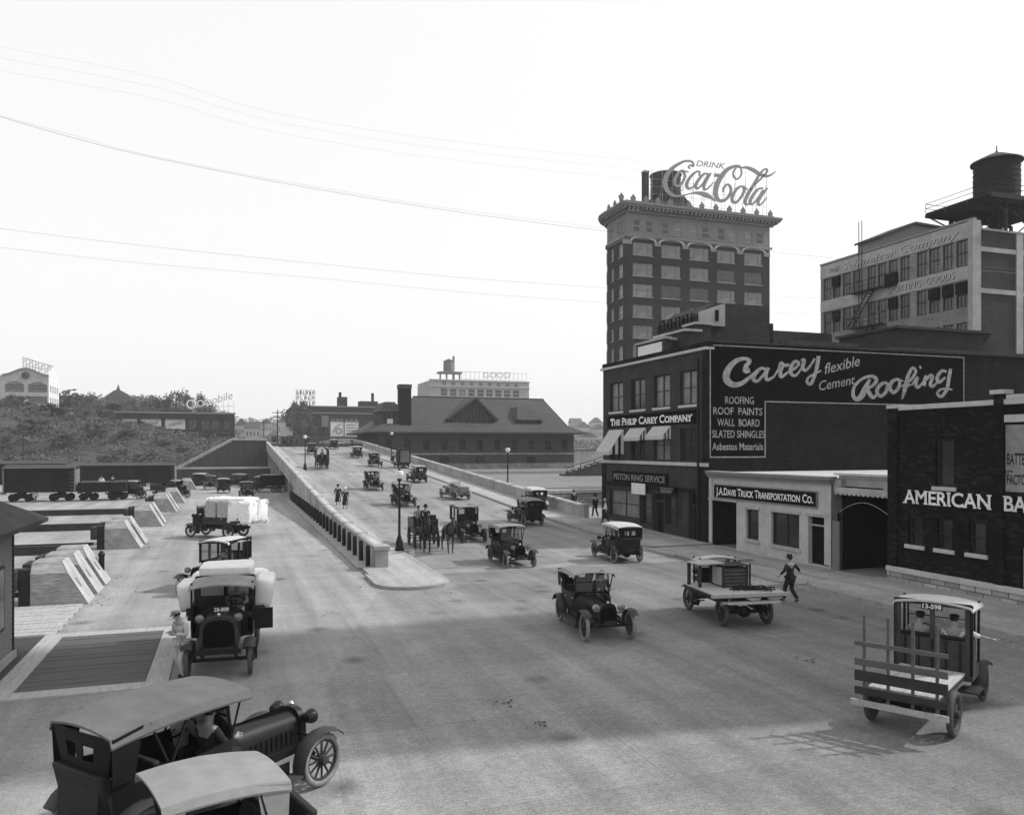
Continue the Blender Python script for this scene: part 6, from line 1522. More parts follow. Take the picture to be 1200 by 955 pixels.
        mb.box(-w1, -.28, yb - .025, yb + .025, zbelt - .1, zr2 - .1).box(.28, w1, yb - .025, yb + .025, zbelt - .1, zr2 - .1).box(-.28, .28, yb - .025, yb + .025, zbelt - .1, zbelt + .2)
        if kind == 'van':
            for s in (-1, 1): mb.box(s * w1 - .02, s * w1 + .02, yb, ya - .8, zbelt - .1, zr2 - .1)
        mb.build('cabin', body, root, False)
        mb = top_panel(ya + .16, yb - .05, .70, zr2, .03, .05, crown=.09, drop=.05, thick=.05); mb.build('roof', topm, root)
        glass_frame(root, ya + .04, .60, zbelt + .0, zr2 - .15, .0)
        mb = MB()
        for s in (-1, 1): mb.quad((s * w1, ya - .05, zbelt - .06), (s * w1, yb + .05, zbelt - .06), (s * w1, yb + .05, zr2 - .14), (s * w1, ya - .05, zr2 - .14))
        mb.quad((-.3, yb, zbelt + .2), (.3, yb, zbelt + .2), (.3, yb, zr2 - .14), (-.3, yb, zr2 - .14))
        mb.build('side_glass', M_glass, root, False)
    else:   # open roadster
        glass_frame(root, yw + .02, .5, zbelt, zbelt + .42, .12)
        mb = MB()
        mb.loft([arch(.55, zbelt - .12, zbelt + .12, yw - 1.35, 5), arch(.5, zbelt - .15, zbelt + .08, yR - .1, 5), arch(.36, zbelt - .25, zbelt - .06, yend, 5)]); mb.build('rear_deck', body, root)
    # rear: lamp, tank, plate, spare wheel
    mb = MB(); mb.lathe([(.05, -.06), (.06, .03)], (.38, yend - .08, .78), 'y', 10); mb.build('tail_lamp', M_iron, root)
    plate(root, None, .0, yend - .1, .66, face=-1); plate(root, None, .0, yrad + .2, .56, face=1)
    if spare:
        sp, ty = wheel_meshes(r * .96, tw, 12, tm); o = obj('spare_wheel', sp, root, (0, yend - .17, .95)); o.rotation_euler = (0, 0, rad(90)); obj('tyre', ty, o)
    return root

def truck_front(root, wb, tr, r, r2, y_cab0, y_cab1, cabw=.72, zf=.8, top=2.25, hood=.8, body=None, cabm=None, roofm=None, open_cab=True, back=True, w2=.13, roof_front=.35, shell=None, fen=True, backwin=True, doors=True, rw=.36):
    """running gear, hood and cab of a motor truck; bed floor height zf"""
    body = body or M_car; cabm = cabm or M_car
    sp, ty = wheel_meshes(r, .11); sp2, ty2 = wheel_meshes(r2, w2, 14)
    for s in (-1, 1):
        o = obj('wheel', sp, root, (s * tr/2, wb/2, r)); obj('tyre', ty, o); o = obj('wheel', sp2, root, (s * (tr/2 + .03), -wb/2, r2)); obj('tyre', ty2, o)
    mb = MB(); mb.tube([(-tr/2, wb/2, r), (tr/2, wb/2, r)], .05, 6); mb.tube([(-tr/2, -wb/2, r2), (tr/2, -wb/2, r2)], .06, 6); mb.lathe([(.04, -.26), (.18, -.1), (.2, 0), (.18, .1), (.04, .26)], (0, -wb/2, r2), 'x', 12)
    for s in (-1, 1):
        mb.bar((s * .42, -wb/2 - .8, zf - .16), (s * .40, wb/2 + .35, zf - .16), .07, .16)
        mb.tube([(s*.42, -wb/2 - .5, zf - .26), (s*.42, -wb/2, r2 + .09), (s*.42, -wb/2 + .5, zf - .26)], .045, 6); mb.tube([(s*.4, wb/2 - .42, zf - .26), (s*.4, wb/2, r + .08), (s*.4, wb/2 + .42, zf - .26)], .045, 6)
    mb.tube([(0, -wb/2, r2), (0, wb*.25, zf - .2)], .05, 6); mb.build('chassis', M_iron, root)
    yr = wb/2 + .12; yc = yr - hood; zt = zf + .62
    mb = MB(); mb.loft([arch(rw + .01, zf - .15, zt, yc, 6), arch(rw - .02, zf - .15, zt - .04, yr - .05, 6)]); ho = mb.build('hood', body, root)
    radiator(root, yr, rw, zf - .2, zt + .02, shell or body)
    mb = MB(); mb.loft([arch(rw + .01, zf - .15, zt, yc - .002, 6), arch(cabw * .85, zf - .1, zt + .08, y_cab1, 6)]); mb.build('cowl', body, root)
    mb = MB()
    for s in (-1, 1):     # low cab sides
        mb.box(s * cabw - .025, s * cabw + .025, y_cab0, y_cab0 + (y_cab1 - y_cab0) * .42, zf - .1, zf + .75); mb.box(s * cabw - .02, s * cabw + .02, y_cab0 + (y_cab1 - y_cab0) * .42, y_cab1, zf - .1, zf + .2)
    mb.box(-cabw, cabw, y_cab0, y_cab1, zf - .12, zf - .05); mb.build('cab', cabm, root, False)
    bench(root, y_cab0 + .56, cabw - .06, zf + .42, zf + .80)
    for s in (-1, 1):
        MB().bar((s * cabw, y_cab1, zf + .1), (s * cabw, y_cab1 + .04, top - .05), .05).build('cab_post', M_iron, root); MB().bar((s * cabw, y_cab0 + .03, zf), (s * cabw, y_cab0 + .03, top - .05), .06).build('cab_post', M_iron, root)
    if back:
        mb = MB(); z0, z1, z2, z3 = zf - .05, zf + .72, top - .14, top - .03; w = cabw
        if backwin:
            mb.box(-w, w, y_cab0, y_cab0 + .035, z0, z1).box(-w, w, y_cab0, y_cab0 + .035, z2, z3)
            for a, b in ((-w, -w + .12), (-.05, .05), (w - .12, w)): mb.box(a, b, y_cab0, y_cab0 + .035, z1, z2)
        else: mb.box(-w, w, y_cab0, y_cab0 + .035, z0, z3)
        bw_ = mb.build('cab_back', cabm, root, False)
        mb = MB()
        for k in range(-2, 3): mb.box(k * w * .36 - .02, k * w * .36 + .02, y_cab0 - .02, y_cab0 - .001, z0, z1)
        mb.build('battens', M_iron, bw_, False)
    mb = top_panel(y_cab1 + roof_front, y_cab0 - .05, cabw + .08, top, .06, .02, crown=.08, drop=.06, thick=.04); mb.build('cab_roof', roofm or M_canvas, root)
    glass_frame(root, y_cab1 + .03, cabw - .08, zf + .72, top - .16, .0)
    steering(root, -.32, y_cab1 - .28, zf + .78)
    for s in (-1, 1):
        headlamp(root, s * .46, yr - .1, zt - .05, .125)
        if fen:
            fender(root, wb/2, r, s * (tr/2 + .0), .28, True, wb/2 - r - .45, .5, M_fender)
            mb = MB(); mb.box(s * .5 if s > 0 else -tr/2 - .14, tr/2 + .14 if s > 0 else -.5, y_cab0, wb/2 - r - .4, .46, .5); mb.build('running_board', M_fender, root, False)
    mb = MB(); mb.bar((-.55, yr + .3, zf - .2), (.55, yr + .3, zf - .2), .06, .12); mb.build('bumper', M_iron, root, False)
def bed(root, y0, y1, w, z, sides=0.0, mt=None, fm=None, thick=.09):
    mt = mt or M_wood; mb = MB(); n_ = max(4, int(2 * w / .2))
    for k in range(n_): mb.box(-w + 2*w*k/n_ + .004, -w + 2*w*(k+1)/n_ - .004, y0, y1, z, z + .045)
    o = mb.build('bed', mt, root, False, .004)
    mb = MB()
    for k in range(6): y = y0 + .1 + (y1 - y0 - .2) * k / 5; mb.box(-w + .02, w - .02, y - .05, y + .05, z - thick, z - .002)
    mb.box(-w, -w + .06, y0, y1, z - thick * .9, z - .003).box(w - .06, w, y0, y1, z - thick * .9, z - .003); mb.build('bed_sills', fm or M_woodd, o, False)
    if sides:
        mb = MB(); 
        for s in (-1, 1): mb.box(s * w - .025, s * w + .025, y0, y1, z + .05, z + sides)
        mb.box(-w + .026, w - .026, y0 - .025, y0 + .02, z + .05, z + sides).box(-w + .026, w - .026, y1 - .02, y1 + .025, z + .05, z + sides)
        for s in (-1, 1):
            for k in range(4): y = y0 + .2 + (y1 - y0 - .4) * k / 3; mb.box(s * w - (.05 if s < 0 else -.026), s * w + (.05 if s > 0 else -.026), y - .04, y + .04, z, z + sides)
        mb.build('side_boards', fm or M_woodd, root, False)
    return o

def place(o, loc, rz): o.location = loc; o.rotation_euler = (0, 0, rad(rz))
def pitch(Y0): return math.atan((zr(Y0 + 1) - zr(Y0 - 1)) / 2)
def set_on(o, p, rz, front_back=0.0):
    """stand a vehicle on the roadway at p (ground point of its middle), heading rz, following the ramp"""
    a = rad(rz); z = zr(p[1]) if KL - 2 < p[0] < KR + 3.5 and p[1] > 36 else 0.0
    g = pitch(p[1]) if z > 0 or (KL - 2 < p[0] < KR + 3.5 and p[1] > 37) else 0.0
    o.location = (p[0], p[1], z + .012); o.rotation_euler = (g * cos(a), 0, a); return o

# ================================================================== people and horses
def skin(name, nodes, edges, mt, sub=1, root=0):
    me = bpy.data.meshes.new(name); me.from_pydata([n[0] for n in nodes], edges, []); o = bpy.data.objects.new(name, me); COL.objects.link(o)
    md = o.modifiers.new('skin', 'SKIN'); md.use_smooth_shade = True; md.branch_smoothing = .6
    sv_ = me.skin_vertices[0].data
    for i, n in enumerate(nodes):
        rr_ = n[1] if isinstance(n[1], tuple) else (n[1], n[1]); sv_[i].radius = rr_; sv_[i].use_root = (i == root)
    if sub: m2 = o.modifiers.new('sub', 'SUBSURF'); m2.levels = sub; m2.render_levels = sub
    dg = bpy.context.evaluated_depsgraph_get(); dg.update(); out = bpy.data.meshes.new_from_object(o.evaluated_get(dg))
    bpy.data.objects.remove(o); out.materials.clear(); out.materials.append(mt); out.polygons.foreach_set('use_smooth', [True] * len(out.polygons)); return out
def add_mesh(me, mb):
    """append MB geometry to a mesh so that it stays one object"""
    import bmesh
    bm = bmesh.new(); bm.from_mesh(me); vs_ = [bm.verts.new(v) for v in mb.v]
    for f in mb.f:
        try: bm.faces.new([vs_[i] for i in f]).smooth = True
        except ValueError: pass
    bmesh.ops.recalc_face_normals(bm, faces=bm.faces); bm.to_mesh(me); bm.free()
STAND = dict(pel=(0, 0, .95), waist=(0, .0, 1.12), chest=(0, .0, 1.34), neck=(0, .0, 1.49), head=(0, .02, 1.60), crown=(0, .02, 1.67),
             shL=(-.19, 0, 1.42), elL=(-.25, -.02, 1.14), wrL=(-.26, .06, .89), shR=(.19, 0, 1.42), elR=(.25, -.02, 1.14), wrR=(.26, .06, .89),
             hiL=(-.10, 0, .90), knL=(-.11, .02, .50), anL=(-.11, -.02, .09), toL=(-.12, .14, .04), hiR=(.10, 0, .90), knR=(.11, .02, .50), anR=(.11, -.02, .09), toR=(.12, .14, .04))
WALK = dict(STAND, knL=(-.10, .16, .52), anL=(-.10, .20, .10), toL=(-.11, .36, .07), knR=(.10, .02, .49), anR=(.10, -.26, .14), toR=(.11, -.13, .05), elL=(-.25, -.10, 1.16), wrL=(-.25, -.08, .91), elR=(.25, .06, 1.15), wrR=(.25, .22, .95))
SEAT = dict(STAND, pel=(0, 0, .12), waist=(0, -.03, .30), chest=(0, -.04, .52), neck=(0, -.02, .67), head=(0, .02, .78), crown=(0, .02, .85), shL=(-.19, -.03, .60), shR=(.19, -.03, .60),
            elL=(-.25, .08, .36), wrL=(-.20, .32, .36), elR=(.25, .08, .36), wrR=(.20, .32, .36), hiL=(-.10, .03, .10), knL=(-.12, .45, .12), anL=(-.12, .50, -.30), toL=(-.12, .66, -.36), hiR=(.10, .03, .10), knR=(.12, .45, .12), anR=(.12, .50, -.30), toR=(.12, .66, -.36))
def fingers(mb, wr, el, s, curl=.5, k=1.0):
    wr, el = Vector(wr), Vector(el); d = (wr - el).normalized(); side = Vector((0, 1, 0)) if abs(d.y) < .8 else Vector((0, 0, 1))
    side = (side - d * side.dot(d)).normalized(); nrm = d.cross(side) * s
    c0 = wr - d * .02; mb.loft([[c0 + side * a * .026 * k + nrm * b * .018 for a, b in ((-1,-1),(1,-1),(1,1),(-1,1))], [wr + d * .085 * k + side * a * .042 * k + nrm * b * .014 for a, b in ((-1,-1),(1,-1),(1,1),(-1,1))]])
    for i, ln in enumerate((.062, .075, .08, .072)):
        p = wr + d * .08 * k + side * (-.033 + .022 * i) * k; q = p + (d * .6 + nrm * -curl * .3).normalized() * ln * .5; t = q + (d * (1 - curl) - nrm * curl).normalized() * ln * .5
        mb.tube([p, q, t], [.0095, .0088, .007], 5)
    p = wr + d * .02 + side * .03 * k; mb.tube([p, p + (d * .7 + side * .7) * .04, p + (d * .95 + side * .3) * .085], [.012, .011, .008], 5)
def person(label, pose, loc, rz, top=None, low=None, hat='cap', group=None, skirt=False, hatm=None, coat=False, headyaw=0, cat='person', sleeves=True, scale=1.0, shoes=True):
    top = top or M_clothd; low = low or M_clothd; J = pose
    t = thing('person', label, cat, loc, rz, group); t.scale = (scale,) * 3
    k = ['pel', 'waist', 'chest', 'neck', 'head', 'crown', 'shL', 'elL', 'wrL', 'shR', 'elR', 'wrR', 'hiL', 'knL', 'anL', 'toL', 'hiR', 'knR', 'anR', 'toR']
    rd = dict(pel=(.14, .10), waist=(.125, .095), chest=(.15, .11), neck=.055, head=(.078, .092), crown=(.06, .07), shL=.06, elL=.045, wrL=.03, hiL=.085, knL=.058, anL=.042, toL=.035)
    for s in ('sh', 'el', 'wr', 'hi', 'kn', 'an', 'to'): rd[s + 'R'] = rd[s + 'L']
    ix = {n_: i for i, n_ in enumerate(k)}
    E = [(ix[a], ix[b]) for a, b in (('pel', 'waist'), ('waist', 'chest'), ('chest', 'neck'), ('neck', 'head'), ('head', 'crown'), ('chest', 'shL'), ('shL', 'elL'), ('elL', 'wrL'), ('chest', 'shR'), ('shR', 'elR'), ('elR', 'wrR'), ('pel', 'hiL'), ('hiL', 'knL'), ('knL', 'anL'), ('anL', 'toL'), ('pel', 'hiR'), ('hiR', 'knR'), ('knR', 'anR'), ('anR', 'toR'))]
    me = skin('body', [(J[n_], rd[n_]) for n_ in k], E, M_skin)
    mb = MB(); fingers(mb, J['wrL'], J['elL'], 1); fingers(mb, J['wrR'], J['elR'], -1)
    h = Vector(J['head']); up = (Vector(J['crown']) - Vector(J['neck'])).normalized(); fwd = Vector((0, 1, 0)); fwd = (fwd - up * fwd.dot(up)).normalized(); sd_ = fwd.cross(up)
    H_ = lambda a, b, c: h + sd_ * a + fwd * b + up * c
    mb.loft([[H_(-.012, .085, .03), H_(.012, .085, .03), H_(.018, .085, -.015), H_(-.018, .085, -.015)], [H_(-.004, .095, .025), H_(.004, .095, .025), H_(.008, .115, -.012), H_(-.008, .115, -.012)]])
    for s in (-1, 1): mb.ball(H_(s * .08, -.0, .0), .012, .022, .032, 6, 5)
    add_mesh(me, mb); b = obj('body', me, t)
    mb = MB()
    for s in (-1, 1): mb.ball(H_(s * .03, .088, .03), .011, .008, .008, 6, 4)
    mb.ball(H_(0, .088, -.042), .022, .006, .005, 6, 4); mb.build('face_features', M_hair, t)
    mb = MB(); mb.ball(H_(0, -.022, .045), .088, .09, .085, 10, 6); mb.build('hair', M_hair, t)
    # clothes: thicker shells over the same skeleton
    up_ = ['waist', 'chest', 'shL', 'elL', 'wrL', 'shR', 'elR', 'wrR', 'pel']
    ji = {n_: i for i, n_ in enumerate(up_)}; Jt = dict(J)
    for s in ('L', 'R'): e_, w_ = Vector(J['el' + s]), Vector(J['wr' + s]); Jt['wr' + s] = tuple(e_ + (w_ - e_) * (.94 if sleeves else .25))
    rt = dict(waist=(.155, .12), chest=(.175, .13), shL=.082, elL=.062, wrL=.048, shR=.082, elR=.062, wrR=.048, pel=(.165, .125))
    Et = [(ji[a], ji[c]) for a, c in (('pel', 'waist'), ('waist', 'chest'), ('chest', 'shL'), ('shL', 'elL'), ('elL', 'wrL'), ('chest', 'shR'), ('shR', 'elR'), ('elR', 'wrR'))]
    obj('jacket' if coat else 'shirt', skin('jacket', [(Jt[n_], rt[n_]) for n_ in up_], Et, top), t)
    if coat and not skirt:
        mb = MB(); P = Vector(J['pel']); mb.loft([[P + Vector((cos(a) * w_, sin(a) * w_ * .78, z)) for a in [2*pi*q/14 for q in range(14)]] for w_, z in ((.17, .12), (.185, -.05), (.20, -.22))]); mb.build('coat_skirt', top, t)
    if skirt:
        P = Vector(J['pel']); mb = MB(); mb.loft([[P + Vector((cos(a) * w_, sin(a) * w_ * .85 + dy, z)) for a in [2*pi*q/16 for q in range(16)]] for w_, z, dy in ((.15, .16, 0), (.19, -.05, .01), (.23, -.40, .02), (.25, -.66, .03))]); mb.build('skirt', low, t)
    else:
        lo_ = ['pel', 'hiL', 'knL', 'anL', 'hiR', 'knR', 'anR']; li = {n_: i for i, n_ in enumerate(lo_)}; rl_ = dict(pel=(.155, .12), hiL=.108, knL=.08, anL=.068, hiR=.108, knR=.08, anR=.068)
        obj('trousers', skin('trousers', [(J[n_], rl_[n_]) for n_ in lo_], [(li[a], li[c]) for a, c in (('pel', 'hiL'), ('hiL', 'knL'), ('knL', 'anL'), ('pel', 'hiR'), ('hiR', 'knR'), ('knR', 'anR'))], low), t)
    for s in ('L', 'R'):
        a, c = Vector(J['an' + s]), Vector(J['to' + s]); me = skin('shoe', [(a + Vector((0, -.03, -.02)), .05), ((a + c) / 2 + Vector((0, .0, .0)), (.05, .045)), (c + Vector((0, .02, 0)), (.045, .035))], [(0, 1), (1, 2)], M_leather); obj('shoe', me, t)
    cr = Vector(J['crown'])
    if hat == 'cap':
        mb = MB(); mb.ball(H_(0, -.005, .10), .105, .115, .048, 12, 6); mb.loft([[H_(-.07, .06, .085), H_(.07, .06, .085), H_(.07, .06, .097), H_(-.07, .06, .097)], [H_(-.045, .155, .068), H_(.045, .155, .068), H_(.045, .155, .076), H_(-.045, .155, .076)]]); mb.build('cap', hatm or M_clothd, t)
    elif hat == 'hat':
        mb = MB(); mb.lathe([(.155, .055), (.16, .065), (.10, .078), (.098, .16), (.08, .185), (.02, .18)], (0, 0, 0), 'z', 16)
        mb.v = [tuple(H_(x, y, z)) for x, y, z in mb.v]; mb.build('hat', hatm or M_clothd, t)
    elif hat == 'cloche':
        mb = MB(); mb.lathe([(.14, .03), (.125, .05), (.11, .10), (.07, .165), (.01, .175)], (0, 0, 0), 'z', 14); mb.v = [tuple(H_(x, y, z)) for x, y, z in mb.v]; mb.build('hat', hatm or M_clothd, t)
    return t
def horse(label, loc, rz, mt, step=0.0):
    t = thing('horse', label, 'horse', loc, rz, 'wagon horses')
    N_ = [((0, -.15, 1.22), (.27, .31)), ((0, -.62, 1.30), (.27, .29)), ((0, -.86, 1.24), (.20, .22)), ((0, .32, 1.26), (.26, .32)), ((0, .58, 1.34), (.20, .28)), ((0, .84, 1.60), (.12, .20)), ((0, 1.02, 1.84), (.095, .14)), ((0, 1.12, 1.93), (.085, .10)), ((0, 1.26, 1.76), (.075, .10)), ((0, 1.38, 1.56), (.06, .07)), ((0, 1.43, 1.49), (.05, .05))]
    E = [(0, 1), (1, 2), (0, 3), (3, 4), (4, 5), (5, 6), (6, 7), (7, 8), (8, 9), (9, 10)]
    for s in (-1, 1):
        d = step * s; i = len(N_)
        N_ += [((s * .15, -.74, 1.05), (.13, .17)), ((s * .16, -.60 + d * .3, .84), (.09, .12)), ((s * .15, -.92 + d * .6, .53), .06), ((s * .15, -.86 + d, .18), .045), ((s * .15, -.80 + d, .05), .055)]
        E += [(1, i), (i, i+1), (i+1, i+2), (i+2, i+3), (i+3, i+4)]; i = len(N_)
        N_ += [((s * .16, .46, 1.05), (.12, .16)), ((s * .15, .44 - d * .2, .80), (.075, .09)), ((s * .14, .48 - d * .6, .52), .055), ((s * .14, .46 - d, .17), .042), ((s * .14, .52 - d, .05), .055)]
        E += [(3, i), (i, i+1), (i+1, i+2), (i+2, i+3), (i+3, i+4)]
    me = skin('body', N_, E, mt); mb = MB()
    for s in (-1, 1): mb.tube([(s * .055, 1.08, 1.98), (s * .07, 1.09, 2.06), (s * .065, 1.11, 2.13)], [.035, .03, .006], 6)
    add_mesh(me, mb); obj('body', me, t)
    mb = MB(); mb.tube([(0, 1.06, 2.03), (0, .92, 1.92), (0, .72, 1.68), (0, .52, 1.56)], [.04, .06, .06, .03], 6); mb.build('mane', M_hair, t)
    mb = MB(); mb.tube([(0, -1.05, 1.36), (0, -1.14, 1.2), (0, -1.16, .9), (0, -1.14, .6)], [.05, .07, .08, .02], 7); mb.build('tail', M_hair, t)
    mb = MB()
    mb.torus(.30, .06, (0, 0, 0), 'y', 18, 6); mb.v = [(x * .85, y + .60 + z * .35, z * 1.15 + 1.36) for x, y, z in mb.v]
    for s in (-1, 1): mb.tube([(s * .27, .5, 1.3), (s * .33, -.2, 1.22), (s * .30, -.9, 1.12), (s * .28, -1.7, .95)], .022, 5); mb.tube([(s * .09, 1.14, 1.86), (s * .085, 1.3, 1.66)], .016, 4); mb.box(s * .095 - .01, s * .095 + .01, 1.1, 1.2, 1.82, 1.92)
    mb.tube([(.3, -.05, 1.1), (.29, -.05, 1.4), (.15, -.05, 1.54), (-.15, -.05, 1.54), (-.29, -.05, 1.4), (-.3, -.05, 1.1), (0, -.05, .9), (.3, -.05, 1.1)], .022, 5)
    mb.build('harness', M_harness, t); return t
# ================================================================== traffic
def leaf_blob(rng, mb, c, r, n, size, flat=.8):
    for _ in range(n):
        d = Vector((rng.gauss(0, 1), rng.gauss(0, 1), rng.gauss(0, 1))).normalized() * (rng.random() ** .4); p = Vector(c) + Vector((d.x * r, d.y * r, d.z * r * flat))
        u = Vector((rng.gauss(0, 1), rng.gauss(0, 1), rng.gauss(0, .7))).normalized(); v = u.orthogonal().normalized(); s = size * rng.uniform(.6, 1.3)
        mb.add([p - u * s, p + v * s * .6, p + u * s, p - v * s * .6], [(0, 1, 2, 3)])
def at_ref(o, p, rz, dx, dy):
    a = rad(rz); q = (p.x - dx * cos(a) + dy * sin(a), p.y - dx * sin(a) - dy * cos(a)); set_on(o, q, rz); return o
def car(name, label, cat='automobile', group=None): return thing(name, label, cat, (0, 0, 0), 0, group)
GC = 'automobiles on the street and viaduct'
# --- nearest cars
c = car('touring_car', 'large dark touring car with a grey canvas top, nearest the lower left corner', group=GC)
build_car(c, wb=3.1, tr=1.42, r=.42, hood=1.3, size=1.06, fen=M_fender, topm=mat('dark_grey_canvas', .12, .9, .12, 5.0, .008, var2=.12, scale2=.9), body=M_car, rearwin=2, tw=.11, tm=M_tyrel, low=.10)
c.scale = (1.07,) * 3; at_ref(c, on_z(377, 921), -51, .76, 1.66); C_BIG = c
c = car('runabout', 'small black runabout with a grey top, cut off by the bottom edge of the view', group=GC)
build_car(c, wb=2.55, hood=.9, kind='runabout', topm=mat('light_grey_canvas', .22, .9, .1, 5.0, .006, var2=.1, scale2=.9), body=M_car, rearwin=1, size=1.0); C_RUN = c; c.scale = (.93,) * 3
a = rad(-74); p = on_z(256, 895, 1.86); a = rad(108); set_on(c, (p.x - .55 * sin(a), p.y + .55 * cos(a)), 108)
c = car('touring_car', 'black touring car with flat grey top and clear windshield, middle of the crossing', group=GC)
build_car(c, wb=2.95, tr=1.45, r=.42, hood=1.25, size=1.0, tw=.11, tilt=.2, low=.09, topm=mat('pale_grey_canvas', .3, .9, .12, 5.0, .008, var2=.1, scale2=.9), tm=M_tyrel, lamp=M_nickel); C_MID = c
pa, pb = on_z(686, 752), on_z(738, 748); at_ref(c, (pa + pb) / 2, 172, 0, 1.475)
# --- prototype small touring cars
def small(label, **k):
    c = car('touring_car', label, group=GC); build_car(c, **k); return c
pA = small('black touring car with drooping grey top just leaving the foot of the viaduct', wb=2.6, tm=M_tyrel, hood=.95); at_ref(pA, (on_ramp(593, 666) + on_ramp(625, 665)) / 2, 179, 0, 1.3)
pB = small('black touring car with a white topped roof turning in front of the brick building shops', wb=2.6, topm=M_canvasl, tm=M_tyrel); at_ref(pB, (on_z(719.7, 659.7) + on_z(749, 658)) / 2, -3, 0, -1.3)
pC = small('black touring car with rear spare wheel between box van and pale roadster', wb=2.6, spare=True, rearwin=1); at_ref(pC, on_ramp(492, 566), 4, 0, -1.3)
sed = car('delivery_sedan', 'tall black closed car beside the horse team, lamps towards the viewer', group=GC); build_car(sed, wb=2.65, kind='sedan', topm=M_canvas, size=1.06); at_ref(sed, on_ramp(555, 636), 180, 0, 1.325)
rd_ = car('roadster', 'pale open roadster without a top in the middle lane of the viaduct', group=GC); build_car(rd_, wb=2.6, kind='roadster', body=M_cargrey, fen=M_cargrey, tm=M_tyrel); at_ref(rd_, on_ramp(541, 586), 14, 0, -1.3)
def again(proto, label, px, py, rz, dy, ramp=True, cat=None):
    c = copy_tree(proto); c['label'] = label
    at_ref(c, on_ramp(px, py) if ramp else on_z(px, py), rz, 0, dy); return c
again(pA, 'dark topped touring car driving away beside the car standing at the right kerb', 624, 616, 4, -1.3)
kerb_car = small('pale topped black car with rear spare wheel standing at the right kerb', wb=2.6, spare=True, rearwin=2, topm=M_canvasl, fen=M_paintg); at_ref(kerb_car, on_ramp(630, 599.5), 0, 0, -1.3)
again(pA, 'black touring car just behind the street lamp on the left side of the viaduct roadway', 476.5, 595, 181, 1.3)
pD = small('black touring car with a pale figure at the wheel, left lane of the viaduct', wb=2.6, topm=M_canvas, lamp=M_nickel, tm=M_tyrel); at_ref(pD, on_ramp(440, 575.5), 180, 0, 1.3)
again(pD, 'small dark car just ahead of the tall covered wagon, midway up the viaduct', 441.5, 547.5, 180, 1.3)
pE = small('black car with two bright rear windows driving away up the viaduct crest', wb=2.6, rearwin=2); at_ref(pE, on_ramp(419, 537), 0, 0, -1.3)
again(pE, 'black car with two rear windows at the viaduct crest before the white billboards', 391.5, 526.5, 2, -1.3)
again(pA, 'dark car half hidden behind the far covered wagon', 366, 533, 178, 1.3)
far_lab = ['leftmost dark car at the crest beside the utility pole', 'dark car at the crest between the utility pole and the far lamp', 'small dark car at the crest right of the far street lamp', 'tiny dark car at the crest below the left billboard', 'tiny dark car at the crest by the parapet below the tree']
for lb, (x, Y, rz) in zip(far_lab, ((10.6, 172, 176), (13.4, 196, 182), (16.2, 215, 178), (19.5, 222, 0), (10.2, 205, 180))):
    c = copy_tree(pA); c['label'] = lb; set_on(c, (x, Y), rz)
# --- covered box van
van = car('delivery_van', 'tall dark box van driving away along the right side of the viaduct', 'van'); build_car(van, wb=2.9, kind='van', topm=M_canvasd, size=1.18); at_ref(van, on_ramp(473, 549), 0, 0, -1.5)
mb = MB(); mb.loft([arch(.82, .75, 2.75, -.2, 6, 5), arch(.82, .75, 2.75, -2.25, 6, 5)]); mb.build('box_body', M_clothd, van)
mb = MB(); mb.box(-.6, .6, -2.29, -2.255, .9, 2.5); d = mb.build('rear_door', M_cargrey, van, False); MB().box(.05, .09, -2.32, -2.291, 1.5, 1.8).build('handle', M_iron, d, False)

# --- motor trucks
GT = 'motor trucks'
def driver(label, root, dx, dy, z, pose=None, rz0=0, **k):
    a = root.rotation_euler[2]; l = root.location
    return person(label, pose or SEAT, (l.x + dx * cos(a) - dy * sin(a), l.y + dx * sin(a) + dy * cos(a), l.z + z), math.degrees(a) + rz0, **k)
# stake truck, right foreground
t = car('stake_truck', 'flat bed motor truck with a slatted rear rack turning right in the lower right foreground', 'truck', GT)
truck_front(t, 3.0, 1.5, .42, .46, .15, .88, cabw=.77, zf=.84, top=2.42, hood=.72, roofm=M_canvasl, body=M_car, cabm=mat('worn_dark_cab_paint', .045, .7, .3, 3.0))
bed(t, -2.2, .13, .66, .86, 0, M_woodl)
for x in (-.72, -.26, .20, .64): MB().box(x - .03, x + .03, -2.25, -2.2, .62, 2.35).build('rack_post', M_wood, t, False, .006)
for z, w in ((.72, .16), (1.0, .22), (1.32, .14), (1.72, .09)): MB().box(-.9, .84, -2.29, -2.253, z, z + w).build('rack_rail', M_wood if z > 1.1 else M_woodd, t, False, .006)
mb = MB(); mb.box(-.96, .86, -2.34, -2.292, .50, .62); mb.build('bumper_beam', M_woodl, t, False)
plate(t, '13-598', .0, .13, 2.27, w=.44, h=.15, face=-1)
at_ref(t, on_z(1118, 863.6), -60, .78, -1.5); T_STAKE = t
ARM = dict(SEAT, shR=(.19, -.03, .60), elR=(.46, .02, .50), wrR=(.72, .04, .47))
driver('driver in the stake truck cab holding a bare arm straight out to the right side', t, .36, .52, 1.16, ARM, top=M_clothw, low=M_clothd, hat='cap', sleeves=False)
driver('second man in the stake truck cab, seen from behind on the left seat', t, -.34, .52, 1.14, top=M_clothm, low=M_clothd, hat='cap')
